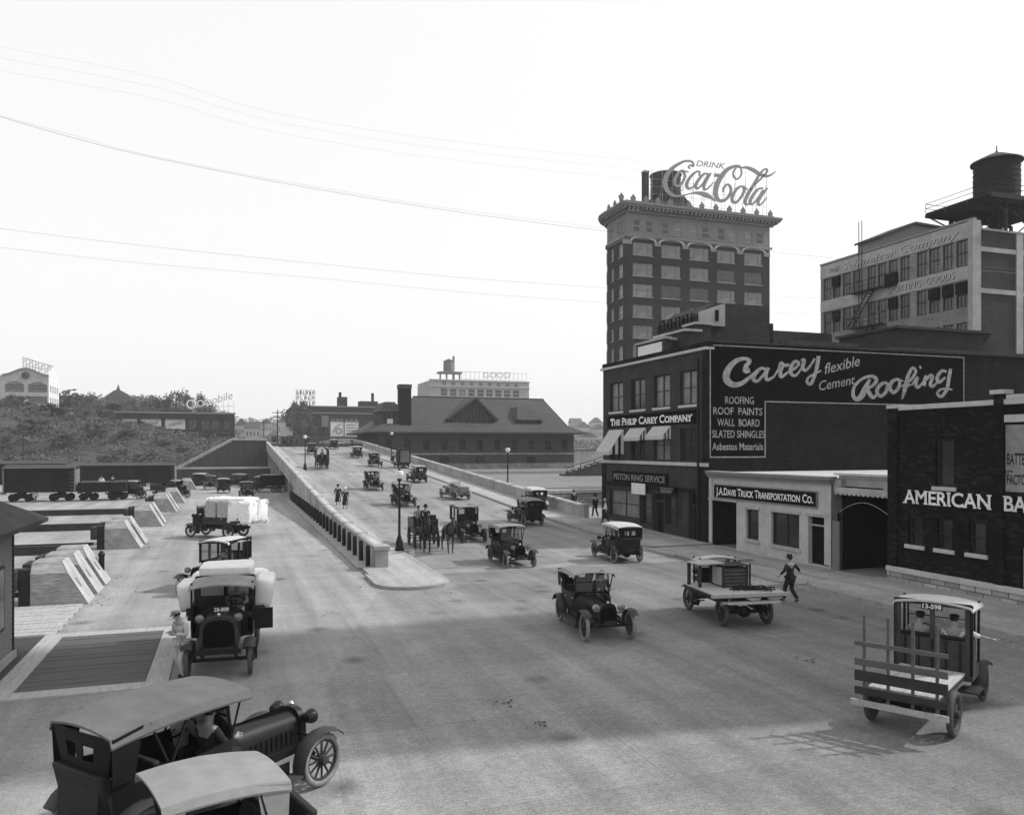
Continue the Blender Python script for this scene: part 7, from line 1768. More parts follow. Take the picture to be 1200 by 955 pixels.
# flat bed with table and crate
t = car('flatbed_truck', 'motor truck with a broad bare plank platform carrying a dark crate, near the truck depot', 'truck', GT)
truck_front(t, 2.7, 1.5, .42, .44, .55, 1.05, cabw=.66, zf=.80, top=2.0, hood=.5, back=False, roofm=M_canvasl, roof_front=.1)
bed(t, -1.75, 1.3 - .78, 1.28, 1.06, 0, M_woodl, thick=.12)
mb = MB(); mb.box(-1.35, 1.35, -1.86, -1.76, 1.0, 1.11).box(-1.0, 1.0, -1.9, -1.7, .8, .86).box(-.9, .9, -2.1, -1.9, .82, .86); mb.build('tail_beam', M_woodl, t, False)
at_ref(t, (on_z(848, 732) + on_z(895.7, 733)) / 2, -8, 0, -1.35); T_FLAT = t
def on_root(o, root, x, y, z, rz=0):
    a = root.rotation_euler[2]; l = root.location; o.location = (l.x + x*cos(a) - y*sin(a), l.y + x*sin(a) + y*cos(a), l.z + z); o.rotation_euler = (0, 0, a + rad(rz)); return o
cr = thing('crate', 'dark slatted crate with a pale end standing on the plank platform truck', 'crate'); on_root(cr, t, .05, -.25, 1.107)
mb = MB(); mb.box(-.43, .43, -.36, .36, .03, .66)
mb.build('boards', M_fender, cr, False, .01)
mb = MB()
for k in range(5): mb.box(-.42, .42, -.39, -.361, .06 + .12 * k, .10 + .12 * k)
mb.build('slats', M_wood, cr, False)
mb = MB()
for x in (-.46, .39): mb.box(x, x + .07, -.43, -.361, 0, .72).box(x, x + .07, .361, .43, 0, .72)
mb.box(-.47, .47, -.44, .44, .722, .75).box(.52, .57, -.40, -.35, 0, .78).box(.52, .57, .35, .40, 0, .78); mb.build('battens', M_woodd, cr, False)
MB().box(-.475, -.435, -.34, .34, .06, .66).build('end_panel', M_paintg, cr, False)
tb = thing('table', 'small dark wooden table lying loaded beside the crate on the plank platform truck', 'table'); on_root(tb, t, -.72, .0, 1.107, 8)
MB().box(-.5, .5, -.4, .4, .74, .79).build('tabletop', M_woodl, tb, False, .01)
for x in (-.44, .44):
    for y in (-.34, .34): MB().box(x - .045, x + .045, y - .045, y + .045, 0, .74).build('leg', M_woodd, tb, False)
ch_ = thing('chain_heap', 'loose heap of dark straps and rods on the rear of the plank platform truck', 'straps'); on_root(ch_, t, .45, -1.15, 1.107)
mb = MB()
for k in range(22): a = RNG.random() * pi; x, y = RNG.uniform(-.45, .45), RNG.uniform(-.25, .25); l_ = RNG.uniform(.3, .55); mb.tube([(x - l_*cos(a), y - l_*.6*sin(a), .03), (x, y, RNG.uniform(.05, .14)), (x + l_*cos(a), y + l_*.6*sin(a), .03)], .022, 5)
mb.build('straps', M_iron, ch_)
# sack truck
t = car('sack_truck', 'heavy dark motor truck piled with white sacks, facing the viewer beside the wagon scale', 'truck', GT)
truck_front(t, 3.3, 1.5, .44, .5, -.35, .72, cabw=.76, zf=.92, top=2.3, rw=.46, hood=1.05, body=M_car, backwin=True, shell=M_fender, roofm=M_canvas, roof_front=.4)
bed(t, -2.9, -.4, 1.0, 1.12, .25, M_wood)
plate(t, '28-808', 0, 1.0, 1.58, w=.42, h=.14, face=1)
mb = MB(); mb.box(.74, .78, .1, .62, .85, 1.65); 
d = mb.build('open_door', M_car, t, False); d.location = (0, 0, 0)
mb = MB(); mb.box(-1.28, -.80, .60, .64, .95, 1.5); mb.build('side_door', M_car, t, False)
at_ref(t, on_z(257, 793), 176, 0, 1.65); T_SACK = t
driver('man at the wheel of the white sack truck, behind its windshield', t, -.33, .05, 1.24, top=M_clothm, low=M_clothg, hat='cap')
def lump(name, label, cat, sx, sy, sz, mt, amp, seed, group, n=10, sq=3.2, sub=None, tufts=0):
    """soft rounded block"""
    vs_, fs_ = [], []; N1, N2 = 28, 14; rings = []
    for i in range(N2 + 1):
        v = -pi/2 + pi * i / N2; ring = []
        for j in range(N1):
            u = 2*pi*j/N1; f = lambda c: math.copysign(abs(c) ** (2 / sq), c)
            p = Vector((sx * f(cos(v)) * f(cos(u)), sy * f(cos(v)) * f(sin(u)), sz * f(sin(v))))
            q = mnoise.noise(p * 2.2 + Vector((seed, seed * 2.3, 0))) * amp + mnoise.noise(p * 6 + Vector((seed, 0, 5))) * amp * .5
            ring.append(p * (1 + q / max(sx, sz)))
        rings.append(ring)
    mb = MB(); mb.loft(rings)
    if tufts:
        rg_ = random.Random(seed)
        for _ in range(420):
            p = rings[rg_.randrange(1, N2)][rg_.randrange(N1)] * rg_.uniform(.97, 1.06); leaf_blob(rg_, mb, p, .07, 2, .06)
    o = mb.build(name, mt, None); return tag(o, label, cat, group)
sl = ['white sack hanging low over the left of the picture side of the sack truck load', 'white sack hanging over the right of the picture side of the sack truck load', 'topmost broad white sack above the cab roof of the sack truck', 'white sack under the topmost one, left side', 'white sack under the topmost one, right side', 'white sack at the back of the sack truck load, left', 'white sack at the back of the sack truck load, right']
for i, (x, y, z, sx, sy, sz, ry) in enumerate(((1.0, -1.2, 1.66, .27, .72, .40, .16), (-1.0, -1.2, 1.70, .27, .72, .44, -.16), (0, -1.2, 2.33, .74, .72, .17, 0), (.40, -1.2, 1.72, .36, .74, .42, .0), (-.40, -1.2, 1.72, .36, .74, .42, 0), (.55, -2.4, 1.68, .56, .5, .42, 0), (-.55, -2.4, 1.68, .56, .5, .42, 0))):
    o = lump('sack', sl[i], 'sack', sx, sy, sz, M_sack, .035, 3.1 * i, 'white sacks on the truck', sq=6.0); on_root(o, t, x, y, z); o.rotation_euler[1] = ry
# bale truck
t = car('bale_truck', 'dark motor truck loaded with cotton bales, seen from the side in the team yard', 'truck', GT)
truck_front(t, 2.9, 1.5, .42, .45, .3, .95, cabw=.68, zf=.82, top=2.12, hood=.66, roof_front=.1)
bed(t, -2.5, .26, .95, .98, .38, M_wood)
at_ref(t, on_z(285, 628.5), 53, .78, -1.45); T_BALE = t
bl = ['burlap wrapped bale next to the cab of the bale truck, near side', 'second near side burlap bale from the cab of the bale truck', 'ragged white cotton bale hanging off the tail of the bale truck, near side', 'burlap bale next to the cab of the bale truck, far side', 'second far side bale from the cab of the bale truck', 'ragged white cotton bale at the tail of the bale truck, far side', 'loose white cotton heaped along the top of the bale truck load']
for i, (x, y, z, sx, sy, sz, m_) in enumerate(((.5, -.2, 1.75, .46, .42, .72, M_burlap), (.5, -1.1, 1.72, .46, .44, .70, M_burlap), (.5, -2.4, 1.68, .50, .82, .72, M_cotton), (-.5, -.2, 1.7, .46, .42, .68, M_burlap), (-.5, -1.1, 1.72, .46, .44, .70, M_burlap), (-.5, -2.35, 1.68, .48, .8, .7, M_cotton), (0, -1.3, 2.42, .85, 1.4, .17, M_cotton))):
    o = lump('bale', bl[i], 'bale', sx, sy, sz, m_, .05 if m_ is M_burlap else .13, 5.7 * i, 'bales on the truck', sq=8.0, tufts=0 if m_ is M_burlap else 1); on_root(o, t, x, y, z)
# yard vehicles
ys_ = car('touring_car', 'black car with a flat pale top right behind the sack truck', group=GC); build_car(ys_, wb=2.7, kind='sedan', topm=M_canvasl, tm=M_tyrel, size=1.04)
p = on_z(249, 697); set_on(ys_, (p.x + .1, p.y + 1.1), 152); ys_.location.z = .006
driver('driver in the black car behind the sack truck, one shoulder out of its window', ys_, -.33, -.32, .88, top=M_clothw, low=M_clothd, hat='cap')
again(pA, 'dark car just behind the bale truck near the foot of the viaduct wall', 290, 585, 182, 1.3, False)
wag = car('delivery_wagon', 'dark square bodied delivery truck against the viaduct wall at the back of the yard', 'truck', GT)
truck_front(wag, 2.9, 1.5, .42, .44, .4, .98, cabw=.68, zf=.8, top=2.15, hood=.6); MB().box(-.9, .9, -2.2, .38, .86, 2.25).build('box_body', M_black, wag, False, .03); MB().box(-.96, .96, -2.26, .44, 2.252, 2.31).build('box_roof', M_canvas, wag, False)
p = on_z(312, 577); set_on(wag, (p.x, p.y + 1.0), 62); wag.location.z = .006
again(pB, 'pale topped car at the back of the yard, leftmost of the parked row', 229, 569, 62, .2, False)
again(pD, 'car with a bright windshield at the back of the yard, second of the parked row', 246, 574, 180, 1.3, False)
yc_ = again(pE, 'dark tail of a car at the back of the yard, third of the row', 262, 578, 0, -1.3, False)
again(pA, 'dark car at the right end of the parked row at the back of the yard', 275, 570, 60, .2, False)
again(pA, 'dark car nearly hidden under the viaduct edge at the back of the yard', 303, 566, 180, 1.3, False)
yt = car('dump_truck', 'dark motor truck with its hood out between gondola car and concrete bumper', 'truck', GT)
truck_front(yt, 2.9, 1.5, .42, .45, .2, .9, cabw=.68, zf=.82, top=2.15, hood=.7, tm=None) if False else truck_front(yt, 2.9, 1.5, .42, .45, .2, .9, cabw=.68, zf=.82, top=2.15, hood=.7)
bed(yt, -2.2, .16, .9, .96, .5, M_wood); p = on_z(163, 585); at_ref(yt, p, -100, .75, 1.45); yt.location.z = .006
y2 = copy_tree(yt); y2['label'] = 'second dark motor truck, its front wheels showing behind the fourth concrete bumper group'; p = on_z(211, 584); at_ref(y2, p, -118, .75, 1.45); y2.location.z = .006

# --- horse wagon
def wagon(name, label, cover=False):
    t = thing(name, label, 'wagon', (0, 0, 0), 0, 'horse drawn wagons')
    sp, ty = wheel_meshes(.55, .06, 14, M_iron); sp2, ty2 = wheel_meshes(.45, .06, 12, M_iron)
    for s in (-1, 1):
        o = obj('wheel', sp, t, (s * .75, -1.0, .55)); obj('tyre', ty, o); o = obj('wheel', sp2, t, (s * .68, .85, .45)); obj('tyre', ty2, o)
    mb = MB(); mb.tube([(-.75, -1, .55), (.75, -1, .55)], .04, 6); mb.tube([(-.68, .85, .45), (.68, .85, .45)], .04, 6); mb.bar((0, -1.2, .6), (0, 1.2, .6), .1); mb.tube([(0, 1.0, .6), (0, 4.0, .95)], .05, 6); mb.bar((-1.0, 1.35, .68), (1.0, 1.35, .68), .06); mb.build('running_gear', M_woodd, t)
    mb = MB(); mb.box(-.7, .7, -1.8, 1.0, .78, .84)
    for s in (-1, 1): mb.box(s * .7 - .02, s * .7 + .02, -1.8, .6, .842, 1.62 if not cover else 1.5)
    mb.box(-.68, .68, -1.82, -1.78, .842, 1.6).box(-.68, .68, .98, 1.02, .842, 1.2); mb.build('box', M_fender, t, False, .01)
    mb = MB(); mb.box(-.66, .66, .25, .65, 1.45, 1.53).box(-.66, .66, .2, .25, 1.53, 1.85); mb.build('seat', M_leather, t, False, .02)
    if cover:
        rg = []
        for y in (-1.85, 1.15):
            rg.append([(x, y, z) for x, y_, z in [arch(.85, 1.45, 2.85, 0, 6, 3)[i] for i in range(len(arch(.85, 1.45, 2.85, 0, 6, 3)))]])
        mb = MB(); mb.loft(rg, closed=False, cap=False); rg2 = [[(x * .97, y, z - .03) for x, y, z in r] for r in rg]; mb.loft(rg2, closed=False, cap=False); mb.build('cover', M_canvasd, t)
        mb = MB()
        for s in (-1, 1): mb.bar((s * .8, 1.1, .85), (s * .83, 1.1, 2.0), .05)
        mb.build('posts', M_woodd, t)
    return t
w1 = wagon('horse_wagon', 'dark open box wagon drawn by two horses at the foot of the viaduct'); p = on_ramp(498, 641); w1.location = (p.x, p.y + .2, p.z + .01); w1.rotation_euler = (0, 0, rad(176))
def hitch(w, rz, s, label, mt, step, sc_=1.0):
    a = rad(rz); x, y = s * .62, 2.75; l = w.location; X, Y = l.x + x*cos(a) - y*sin(a), l.y + x*sin(a) + y*cos(a)
    h = horse(label, (X, Y, zr(Y) + .012), rz, mt, step); h.scale = (sc_,) * 3; return h
M_horse2 = mat('sorrel_coat', .065, .6, .3, 4.0)
hx = hitch(w1, 176, .68, 'near dark horse of the wagon team, left of the picture and beside the street lamp', M_horse, .10)
p = on_ramp(500, 648); hx.location = (p.x, p.y + .3, p.z + .012)
h2 = horse('second dark horse, between the wagon and the tall closed car', (0, 0, 0), 178, M_horse2, -.10); p = on_ramp(529, 650); h2.location = (p.x, p.y + .6, p.z + .012)
driver('driver in dark clothes sitting high on the open horse wagon', w1, 0, .45, 1.53, top=M_clothd, low=M_clothd, hat='hat')
driver('second man beside the driver on the open horse wagon', w1, .42, .45, 1.50, top=M_clothm, low=M_clothd, hat='cap')
w2 = wagon('horse_wagon', 'dark covered wagon with a team coming down the left side of the viaduct', True); p = on_ramp(380, 551); w2.location = (p.x, p.y + 3.0, zr(p.y + 3) + .01); w2.rotation_euler = (0, 0, rad(180))
for s, lb in ((.55, 'left horse of the far covered wagon team'), (-.55, 'right horse of the far covered wagon team')): hitch(w2, 180, s, lb, M_horse, .08 * (1 if s > 0 else -1))
driver('driver sitting under the cover of the far wagon', w2, 0, .45, 1.53, top=M_clothm, low=M_clothd, hat='hat')

# --- people on foot
LEANM = dict(STAND, waist=(0, .02, 1.12), chest=(0, .05, 1.33), neck=(0, .09, 1.47), head=(0, .14, 1.57), crown=(0, .155, 1.64), shL=(-.19, .05, 1.40), elL=(-.25, .04, 1.12), wrL=(-.10, .26, 1.16), shR=(.19, .05, 1.40), elR=(.25, .04, 1.12), wrR=(.09, .27, 1.19), knL=(-.11, .12, .51), anL=(-.11, .02, .09), toL=(-.12, .18, .04), knR=(.11, .06, .50), anR=(.12, -.16, .10), toR=(.13, .0, .04))
p = on_z(213, 797); person('man in pale work clothes and cap standing at the front of the sack truck', LEANM, (p.x, p.y, .035), 128, top=M_clothg, low=M_clothg, hat='cap', hatm=M_clothm, scale=1.02)
RUN = dict(WALK, elL=(-.36, -.06, 1.22), wrL=(-.48, .06, 1.05), elR=(.36, -.06, 1.22), wrR=(.50, .0, 1.12))
p = on_z(926, 706); person('man in a dark suit and hat walking towards the low truck depot, elbows out', RUN, (p.x, p.y, .004), 12, top=M_clothd, low=M_clothd, hat='hat', coat=True, scale=1.02)
def pw_(label, px, py, rz, pose, **k):
    p = on_ramp(px, py); person(label, pose, (p.x, p.y, zr(p.y) + .142), rz, group='people walking on the viaduct', **k)
pw_('woman in dark dress and white hat on the left sidewalk of the viaduct', 404.5, 598, 178, WALK, skirt=True, hat='cloche', hatm=M_clothw)
pw_('person in dark clothes and dark hat on the left sidewalk of the viaduct', 396, 594, 176, WALK, skirt=True, hat='hat')
pw_('woman in a long dark dress standing alone by the right parapet', 672.5, 601, 10, STAND, skirt=True, hat='cloche')
pw_('man in a dark coat walking along the right parapet near the brick building', 697.5, 608, 8, WALK, hat='hat', coat=True)
pw_('man in a white shirt at the kerb behind the white topped car', 709.5, 615, 60, WALK, top=M_clothw, hat='hat', hatm=M_canvasl)
pw_('man on foot in dark clothes just left of the tall box van', 460.5, 546, 180, WALK, hat='cap')
pw_('man standing at the right parapet near the far lamp', 412.5, 524, 180, STAND, hat='hat')
for dx, lb, m_ in ((119, 'man in a white shirt standing in the gondola car, left of two', M_clothw), (132, 'man in dark clothes standing in the gondola car, right of two', M_clothd)):
    q = on_y(dx, 560, 98.4); person(lb, STAND, (q.x, 98.4, 1.05), 180, top=m_, low=M_clothd, hat='cap', group='men on the freight cars')
# far drivers
for c_, lb in ((C_MID, None), (pD, 'driver in light clothes in the left lane car with shiny lamps')):
    if lb: driver(lb, c_, -.32, -.26, .90, top=M_clothw, low=M_clothd, hat='cap')
driver('driver in the large dark touring car at the lower left, seen under the top', C_BIG, -.32, -.3, .93, top=M_clothm, low=M_clothd, hat='cap')
driver('passenger beside the driver of the large dark touring car', C_BIG, .34, -.3, .93, top=M_clothd, low=M_clothd, hat='hat')
driver('driver in the middle crossing touring car, behind the clear windshield', C_MID, -.32, -.22, .92, top=M_clothd, low=M_clothd, hat='cap')

# ================================================================== freight cars
def box_car(label, X0, X1, Y, mt=M_freight, top=3.9):
    L_ = X1 - X0; t = thing('box_car', label, 'freight car', ((X0 + X1) / 2, Y + 1.4, 0), 0, 'freight cars in the yard'); h = L_ / 2
    mb = MB(); mb.box(-h, h, -1.38, 1.38, 1.05, top - .28); n_ = int(L_ / .45)
    mb.build('body', brick('freight_boards', .014, .008, bw=30, bh=.14, ms=.008, var=.25, patch=.5, offset=0), t, False)
    mb = MB(); rg = [[(x, -1.45, top - .28), (x, -.75, top - .06), (x, 0, top), (x, .75, top - .06), (x, 1.45, top - .28), (x, 0, top - .3)] for x in (-h - .05, h + .05)]; mb.loft(rg); mb.build('roof', M_fender, t, False)
    mb = MB(); mb.box(-h - .05, h + .05, -.3, .3, top + .02, top + .07); mb.build('running_board', M_freightw, t, False)
    mb = MB(); mb.box(-1.0, 1.0, -1.44, -1.385, 1.1, top - .4); d = mb.build('door', M_freight, t, False); MB().box(-1.3, 1.3, -1.47, -1.44, top - .5, top - .42).build('door_rail', M_iron, d, False)
    for k in (-1, 1):
        mb = MB()
        for x in (-.75, .75):
            for y in (-.75, .75): mb.lathe([(.4, -.05), (.42, .05)], (k * (h - 1.5) + x, y, .45), 'y', 16)
        mb.box(k * (h - 1.5) - 1.1, k * (h - 1.5) + 1.1, -.95, -.82, .38, .62).box(k * (h - 1.5) - 1.1, k * (h - 1.5) + 1.1, .82, .95, .38, .62).box(k * (h - 1.5) - .3, k * (h - 1.5) + .3, -.8, .8, .6, 1.049); mb.build('truck_frame', M_iron, t, False)
    mb = MB(); mb.box(-h - .02, -h + .10, -1.41, -1.383, 1.05, top - .29).box(h - .10, h + .02, -1.41, -1.383, 1.05, top - .29).box(h + .001, h + .03, -1.36, 1.36, 1.05, top - .4)
    for k in range(6): mb.box(h - .5, h - .12, -1.45, -1.39, 1.3 + .38 * k, 1.34 + .38 * k)
    mb.box(h + .03, h + .5, -.12, .12, .78, .95).box(-h - .5, -h, -.12, .12, .78, .95); mb.build('end_frame', M_paintm, t, False)
    return t
Yb_ = on_z(60, 588).y
box_car('near dark box car left of the gondola car', on_y(3, 580, Yb_).x, on_y(88, 580, Yb_).x, Yb_)
xs_ = on_y(205, 570, 119).x
box_car('dark box car at the right end of the back row, above the concrete bumpers', xs_ - 12.4, xs_, 119, top=3.75)
box_car('dark box car in the middle of the back row behind the near box car', xs_ - 25.6, xs_ - 13.2, 119, top=4.05)
box_car('dark box car farthest left in the back row', xs_ - 39, xs_ - 26.4, 119, top=4.05)
g0, g1 = on_y(91, 580, Yb_).x, on_y(147.5, 580, Yb_).x
g = thing('gondola_car', 'low dark open gondola car coupled right of the near box car', 'freight car', ((g0 + g1) / 2, Yb_ + 1.4, 0), 0, 'freight cars in the yard'); h = (g1 - g0) / 2
mb = MB(); mb.box(-h, h, -1.35, 1.35, .95, 1.05)
for s in (-1, 1): mb.box(-h, h, s * 1.35 - .03, s * 1.35 + .03, .951, 2.05)
mb.box(-h + .03, -h + .09, -1.31, 1.31, 1.052, 2.05).box(h - .09, h - .03, -1.31, 1.31, 1.052, 2.05); mb.build('body', M_freight, g, False)
mb = MB(); mb.box(-h, h, -1.42, -1.28, 2.052, 2.12).box(-h, h, 1.28, 1.42, 2.052, 2.12); mb.build('top_rail', M_freightw, g, False)
mb = MB()
for k in range(6): x = -h + .4 + (2 * h - .8) * k / 5; mb.box(x - .05, x + .05, -1.44, -1.383, .9, 2.05)
mb.build('stakes', M_iron, g, False)
for k in (-1, 1):
    mb = MB()
    for x in (-.5, .5):
        for y in (-.75, .75): mb.lathe([(.38, -.05), (.40, .05)], (k * (h - .9) + x, y, .43), 'y', 14)
    mb.box(k * (h - .9) - .9, k * (h - .9) + .9, -.92, -.82, .38, .6).box(k * (h - .9) - .2, k * (h - .9) + .2, -.8, .8, .6, .949); mb.build('truck_frame', M_iron, g, False)
ss = thing('switch_stand', 'white round switch target on a short stand in front of the near box car', 'switch stand', tuple(on_z(42, 588)), 0)
MB().lathe([(.06, 0), (.05, .5)], n=8).build('stem', M_iron, ss); mb = MB(); mb.lathe([(.32, -.03), (.32, .03)], (0, 0, .68), 'y', 18); mb.build('target', M_paintw, ss); MB().box(-.1, .1, -.045, -.031, .5, .62).build('dark_mark', M_black, ss, False)

# ================================================================== lamps, poles, wires
def lamp(label, p, h=4.35):
    t = thing('street_lamp', label, 'street lamp', (p.x, p.y, p.z), 0, 'street lamps on the viaduct')
    mb = MB(); mb.lathe([(.26, -.1), (.26, .12), (.21, .16), (.19, .55), (.14, .62), (.12, .75), (.075, .85), (.055, h - .75), (.05, h - .55)], n=14); mb.build('pole', M_iron, t)
    mb = MB(); mb.lathe([(.06, h - .56), (.13, h - .5), (.14, h - .42), (.11, h - .40)], n=14); mb.build('collar', M_iron, t)
    mb = MB(); mb.lathe([(.11, h - .41), (.21, h - .24), (.24, h - .10), (.19, h + .02), (.05, h + .06)], n=16); mb.build('globe', M_sack, t); mb = MB(); mb.lathe([(.14, h + .05), (.08, h + .08), (.02, h + .16)], n=12); mb.build('finial', M_iron, t); return t
def ramp_p(px, py, dz=.142): p = on_ramp(px, py); p.z = zr(p.y) + dz; return p
l1 = lamp('tall black street lamp at the foot of the viaduct beside the horse team', ramp_p(468, 648))
lamp('street lamp on the right sidewalk in front of the station', ramp_p(595, 578))
lamp('street lamp halfway up the left sidewalk near the covered wagon', ramp_p(357.5, 551))
lamp('street lamp far up the right sidewalk below the station chimney', ramp_p(459, 541))
def pole(label, p, h, arm=1.2):
    t = thing('utility_pole', label, 'utility pole', tuple(p), 0, 'utility poles'); MB().lathe([(.16, -.3), (.11, h)], n=8).build('pole', M_woodd, t)
    MB().box(-arm, arm, -.06, .06, h - .7, h - .55).box(-arm * .8, arm * .8, -.06, .06, h - 1.5, h - 1.36).build('crossarm', M_woodd, t, False); return t
pole('utility pole standing at the viaduct crest', (XL + 3.2, 184, zr(184)), 7.5)
pole('slim far utility pole left of the viaduct crest', (on_y(309, 500, 240).x, 240, 6.7), 7)
q = on_y(27, 530, 160); pole('dark pole on the bank behind the box cars', (q.x, 160, terr(q.x, 160)), 7.0, .6)
q = on_y(91, 480, 250); pole('pole with crossarms on top of the wooded bank', (q.x, 250, terr(q.x, 250)), 7.5)
def wire(label, pts, Y, r=.013):
    P_ = [on_y(x, y, Y) for x, y in pts]; out = []
    for i in range(len(P_) - 1):
        p0, p1, p2, p3 = P_[max(i-1, 0)], P_[i], P_[i+1], P_[min(i+2, len(P_)-1)]
        for k in range(8):
            u = k / 8; out.append(.5 * ((2*p1) + (p2-p0)*u + (2*p0-5*p1+4*p2-p3)*u*u + (3*p1-p0-3*p2+p3)*u*u*u))
    out.append(P_[-1]); mb = MB(); mb.tube(out, r, 5); return tag(mb.build('overhead_wire', M_iron, None), label, 'wire', 'overhead wires')
wire('thickest overhead wire, sloping down from the upper left edge', [(-120, 98), (0, 137), (90, 163), (180, 185), (360, 220), (560, 252), (800, 282), (1000, 305), (1320, 330)], 42, .0075)
wire('thin companion wire just above the thickest one at the upper left', [(-120, 97), (0, 135.5), (90, 160), (180, 183.5), (360, 217.5), (560, 249), (800, 278), (1000, 300), (1320, 326)], 42, .004)
wire('upper of the two flat overhead wires crossing the left sky', [(-150, 248), (0, 268), (150, 286), (360, 308), (600, 330), (900, 347), (1320, 362)], 60, .007)
wire('lower of the two flat overhead wires crossing the left sky', [(-150, 272), (0, 290), (150, 307), (360, 325), (600, 347), (900, 366), (1320, 384)], 60, .006)
for i, (a, b, lb) in enumerate(((55, 118, 'highest'), (68, 128, 'second highest'), (83, 140, 'third highest'))):
    wire('very faint overhead wire at the upper left, ' + lb + ' of three', [(-100, a - 24), (0, a), (180, (a + b) / 2 + 4), (360, b + 22), (700, b + 66), (1320, b + 120)], 50, .0028)

# ================================================================== trees and scrub
CR = []
for k in range(5):
    rng = random.Random(40 + k); mb = MB(); 
    for j in range(22):
        a = rng.random() * 2 * pi; rr_ = rng.random() ** .6 * .62; z = rng.uniform(.35, 1.0); q = (1 - ((z - .62) / .5) ** 2) ** .5 if abs(z - .62) < .5 else .2
        leaf_blob(rng, mb, (rr_ * q * cos(a), rr_ * q * sin(a), z), rng.uniform(.13, .24), 75, .035)
    crown = mb.mesh('crown', M_leaf1 if k % 2 == 0 else M_leaf2, False)
    mb = MB(); mb.tube([(0, 0, -.06), (.01, 0, .2), (0, .01, .45), (.02, 0, .8)], [.035, .028, .02, .006], 7)
    for j in range(6): a = j * 1.1; mb.tube([(0, 0, .28 + .06 * j), (.14*cos(a), .14*sin(a), .42 + .06 * j), (.32*cos(a), .32*sin(a), .52 + .06 * j)], [.014, .009, .003], 5)
    CR.append((crown, mb.mesh('trunk', M_bark)))
def tree(label, X, Y, h, w, k, group='trees on the hill', name='tree'):
    t = thing(name, label, 'tree', (X, Y, terr(X, Y)), RNG.random() * 360, group); t.scale = (w, w, h)
    obj('trunk', CR[k % 5][1], t); obj('crown', CR[k % 5][0], t); return t
def tree_px(label, px, pt, w, Y, k, **kw):
    q = on_y(px, pt, Y); g_ = terr(q.x, Y); h = max(3.5, (q.z - g_)) ; ww = w / FOC * (Y / ray(px, 500).y) * 1.0
    return tree(label, q.x, Y, h, max(ww, 2.5), k, **kw)
TL = [(78, 463, 22, 300, 'tree just right of the pale works building'), (92, 466, 20, 330, 'rounded tree second from the pale works building'), (103, 464, 24, 290, 'dense tree left of the church, beside the tall pole'), (117, 470, 20, 320, 'low dark tree before the church, left side'), (130, 474, 20, 280, 'low tree at the left end of the long building roof'), (158, 468, 22, 300, 'dark tree right of the church'), (172, 466, 20, 320, 'pale tree behind the middle of the long building'), (186, 468, 20, 310, 'low tree left of the tall pair behind the long building'), (211, 461, 26, 280, 'tall dark tree rising highest behind the long building'), (229, 466, 20, 290, 'loose tree next to the script roof sign'), (243, 476, 18, 300, 'low tree behind the script roof sign'), (349, 474, 26, 238, 'broad pale tree in front of the warehouse left end'), (145, 472, 20, 340, 'hazy tree in front of the church'), (66, 472, 20, 340, 'tree half hidden by the pale works building')]
for i, (px, pt, w, Y, lb) in enumerate(TL): tree_px(lb, px, pt, w * 1.25, Y, i)
SH = [(10, 487, 26, 232), (35, 489, 24, 228), (52, 484, 22, 236), (70, 488, 24, 224), (88, 492, 22, 220), (104, 488, 22, 230), (122, 492, 24, 222), (20, 505, 26, 205), (60, 508, 28, 200), (98, 506, 26, 204), (140, 502, 28, 214), (160, 505, 26, 210), (185, 502, 24, 220), (205, 506, 22, 214), (225, 510, 24, 210), (150, 524, 26, 188), (40, 522, 30, 184), (110, 524, 26, 186), (78, 530, 28, 178), (190, 528, 24, 184), (215, 532, 22, 182), (170, 538, 22, 172), (128, 540, 24, 170), (240, 518, 20, 205), (8, 530, 26, 176)]
ordn = ['leftmost', 'second', 'third', 'fourth', 'fifth', 'sixth', 'seventh', 'eighth', 'ninth', 'tenth', 'eleventh']
rown = {0: 'along the top of the wooded bank', 1: 'halfway up the wooded bank', 2: 'low on the wooded bank behind the box cars'}
row = lambda s: 0 if s[1] < 500 else 1 if s[1] < 515 else 2
for i, s in enumerate(SH):
    px, pt, w, Y = s; sib = sorted(q[0] for q in SH if row(q) == row(s)); k = sib.index(px)
    q = on_y(px, pt + 6, Y); g_ = terr(q.x, Y); hgt = max(1.5 if px > 125 else 2.6, min(4.6, q.z - g_))
    t = thing('shrub', ordn[k] + (' from the left of the shrubs ' if k else ' of the shrubs ') + rown[row(s)], 'shrub', (q.x, Y, g_ - .35), RNG.random() * 360, 'shrubs on the bank'); ww = w / FOC * Y * .8; t.scale = (ww, ww, hgt + .4)
    obj('stems', CR[i % 5][1], t); obj('foliage', CR[(i * 3 + 1) % 5][0], t)
rng = random.Random(5); mb = MB()
for _ in range(2600):
    X, Y = rng.uniform(-95, 3), rng.uniform(151, 240)
    if X > -32 and Y > 218: continue
    if abs(X - XL + 6) < 12 and 163 < Y < 168: continue
    big = mnoise.noise(Vector((X * .08, Y * .08, 7))) + .5; r = rng.uniform(.35, .85) + max(0, big) * 1.0
    leaf_blob(rng, mb, (X, Y, terr(X, Y) + r * .4), r, 24, .17 + .09 * r, .7)
o = mb.build('undergrowth', M_leaf2, None, False); tag(o, 'tangled weeds and brush covering the bank', 'undergrowth', kind='stuff')
o.data.materials.append(M_leaf1)
for p in o.data.polygons: p.material_index = 1 if mnoise.noise(p.center * .22) + rng.uniform(-.3, .3) > 0 else 0
mb = MB()
for _ in range(2600):
    X = rng.uniform(-420, 420); Y = rng.uniform(420, 1350)
    if -5 < X < 45 and Y < 560: continue
    leaf_blob(rng, mb, (X, Y, terr(X, Y) + 2.5), rng.uniform(3, 6), 12, 1.9, .75)
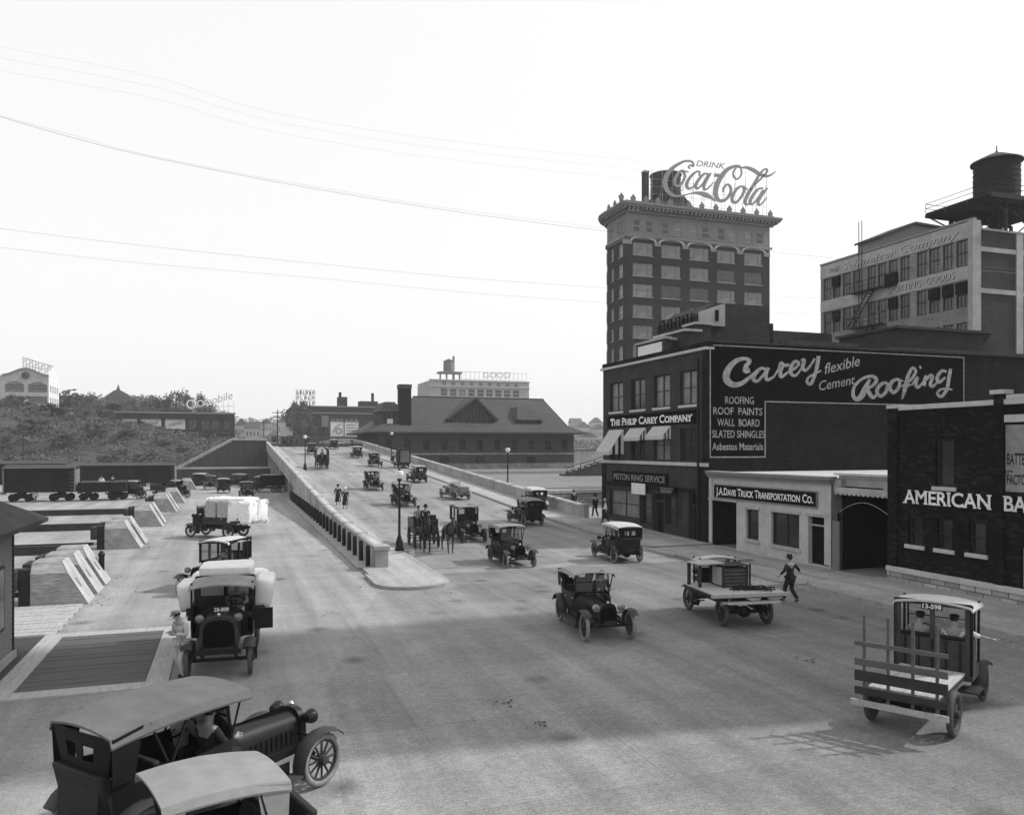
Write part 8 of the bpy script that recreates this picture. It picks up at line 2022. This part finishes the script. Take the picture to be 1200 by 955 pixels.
o = mb.build('far_woods', M_leaf1, None, False); tag(o, 'hazy woods covering the far hills', 'woods', kind='stuff')

# loose stones and cinders along track ends, kerbs and wall feet
rng = random.Random(9); mb = MB()
def stone(x, y, z, r):
    v = [Vector((rng.uniform(-1, 1), rng.uniform(-1, 1), rng.uniform(0, .8))) * r for _ in range(5)]; mb.add([Vector((x, y, z)) + q for q in v], [(0,1,2),(0,2,3),(0,3,4),(0,4,1),(1,3,2),(1,4,3)])
for Y, ds in rows:
    for _ in range(70): stone(XB + 2.0 + abs(rng.gauss(0, .5)), Y + rng.uniform(-.6, ds[-1] + 2.2), .01, rng.uniform(.02, .085))
    for _ in range(120): stone(XB - rng.uniform(.4, 9), Y + rng.uniform(-1.2, ds[-1] + 2), .01, rng.uniform(.02, .07))
for _ in range(160): stone(5.6 - abs(rng.gauss(0, .25)), rng.uniform(33, 90), .01, rng.uniform(.015, .06))
for _ in range(160): stone(22.2 - abs(rng.gauss(0, .3)), rng.uniform(14, 40), .012, rng.uniform(.015, .06))
for _ in range(170): stone(rng.uniform(-4, 21), rng.uniform(11, 36), .012, rng.uniform(.012, .04))
for _ in range(90): Y = rng.uniform(36, 120); stone(rng.choice((KL + .1 + abs(rng.gauss(0, .2)), KR - .1 - abs(rng.gauss(0, .2)))), Y, zr(Y) + .02, rng.uniform(.015, .05))
m2 = mb; mb = MB()
for _ in range(46):
    x, Y = rng.uniform(-3, 20), rng.uniform(12, 150)
    if Y > 36: x = rng.uniform(KL + 1, KR - 1)
    for _k in range(9): stone(x + rng.gauss(0, .16), Y + rng.gauss(0, .2), (zr(Y) if Y > 36 else 0) + .014, rng.uniform(.02, .06))
o = mb.build('droppings', M_woodd, None, False); tag(o, 'small dark heaps of droppings and dirt scattered over the paving', 'dirt', kind='stuff'); mb = m2
o = mb.build('gravel', M_conc, None, False); tag(o, 'loose stones and cinders scattered along track ends and kerbs', 'gravel', kind='stuff')

# ================================================================== the air
mb = MB(); mb.box(-1700, 1700, -310, 3300, -4, 130); hz = mb.build('haze', None, None, False); hz['kind'] = 'stuff'
m = bpy.data.materials.new('haze'); m.use_nodes = True; nt = m.node_tree; nt.nodes.remove(nt.nodes['Principled BSDF'])
pv = nt.nodes.new('ShaderNodeVolumePrincipled'); pv.inputs['Color'].default_value = (.95, .95, .95, 1); pv.inputs['Density'].default_value = 0.00028; pv.inputs['Anisotropy'].default_value = 0.0
nt.links.new(pv.outputs[0], nt.nodes['Material Output'].inputs['Volume']); hz.data.materials.append(m)
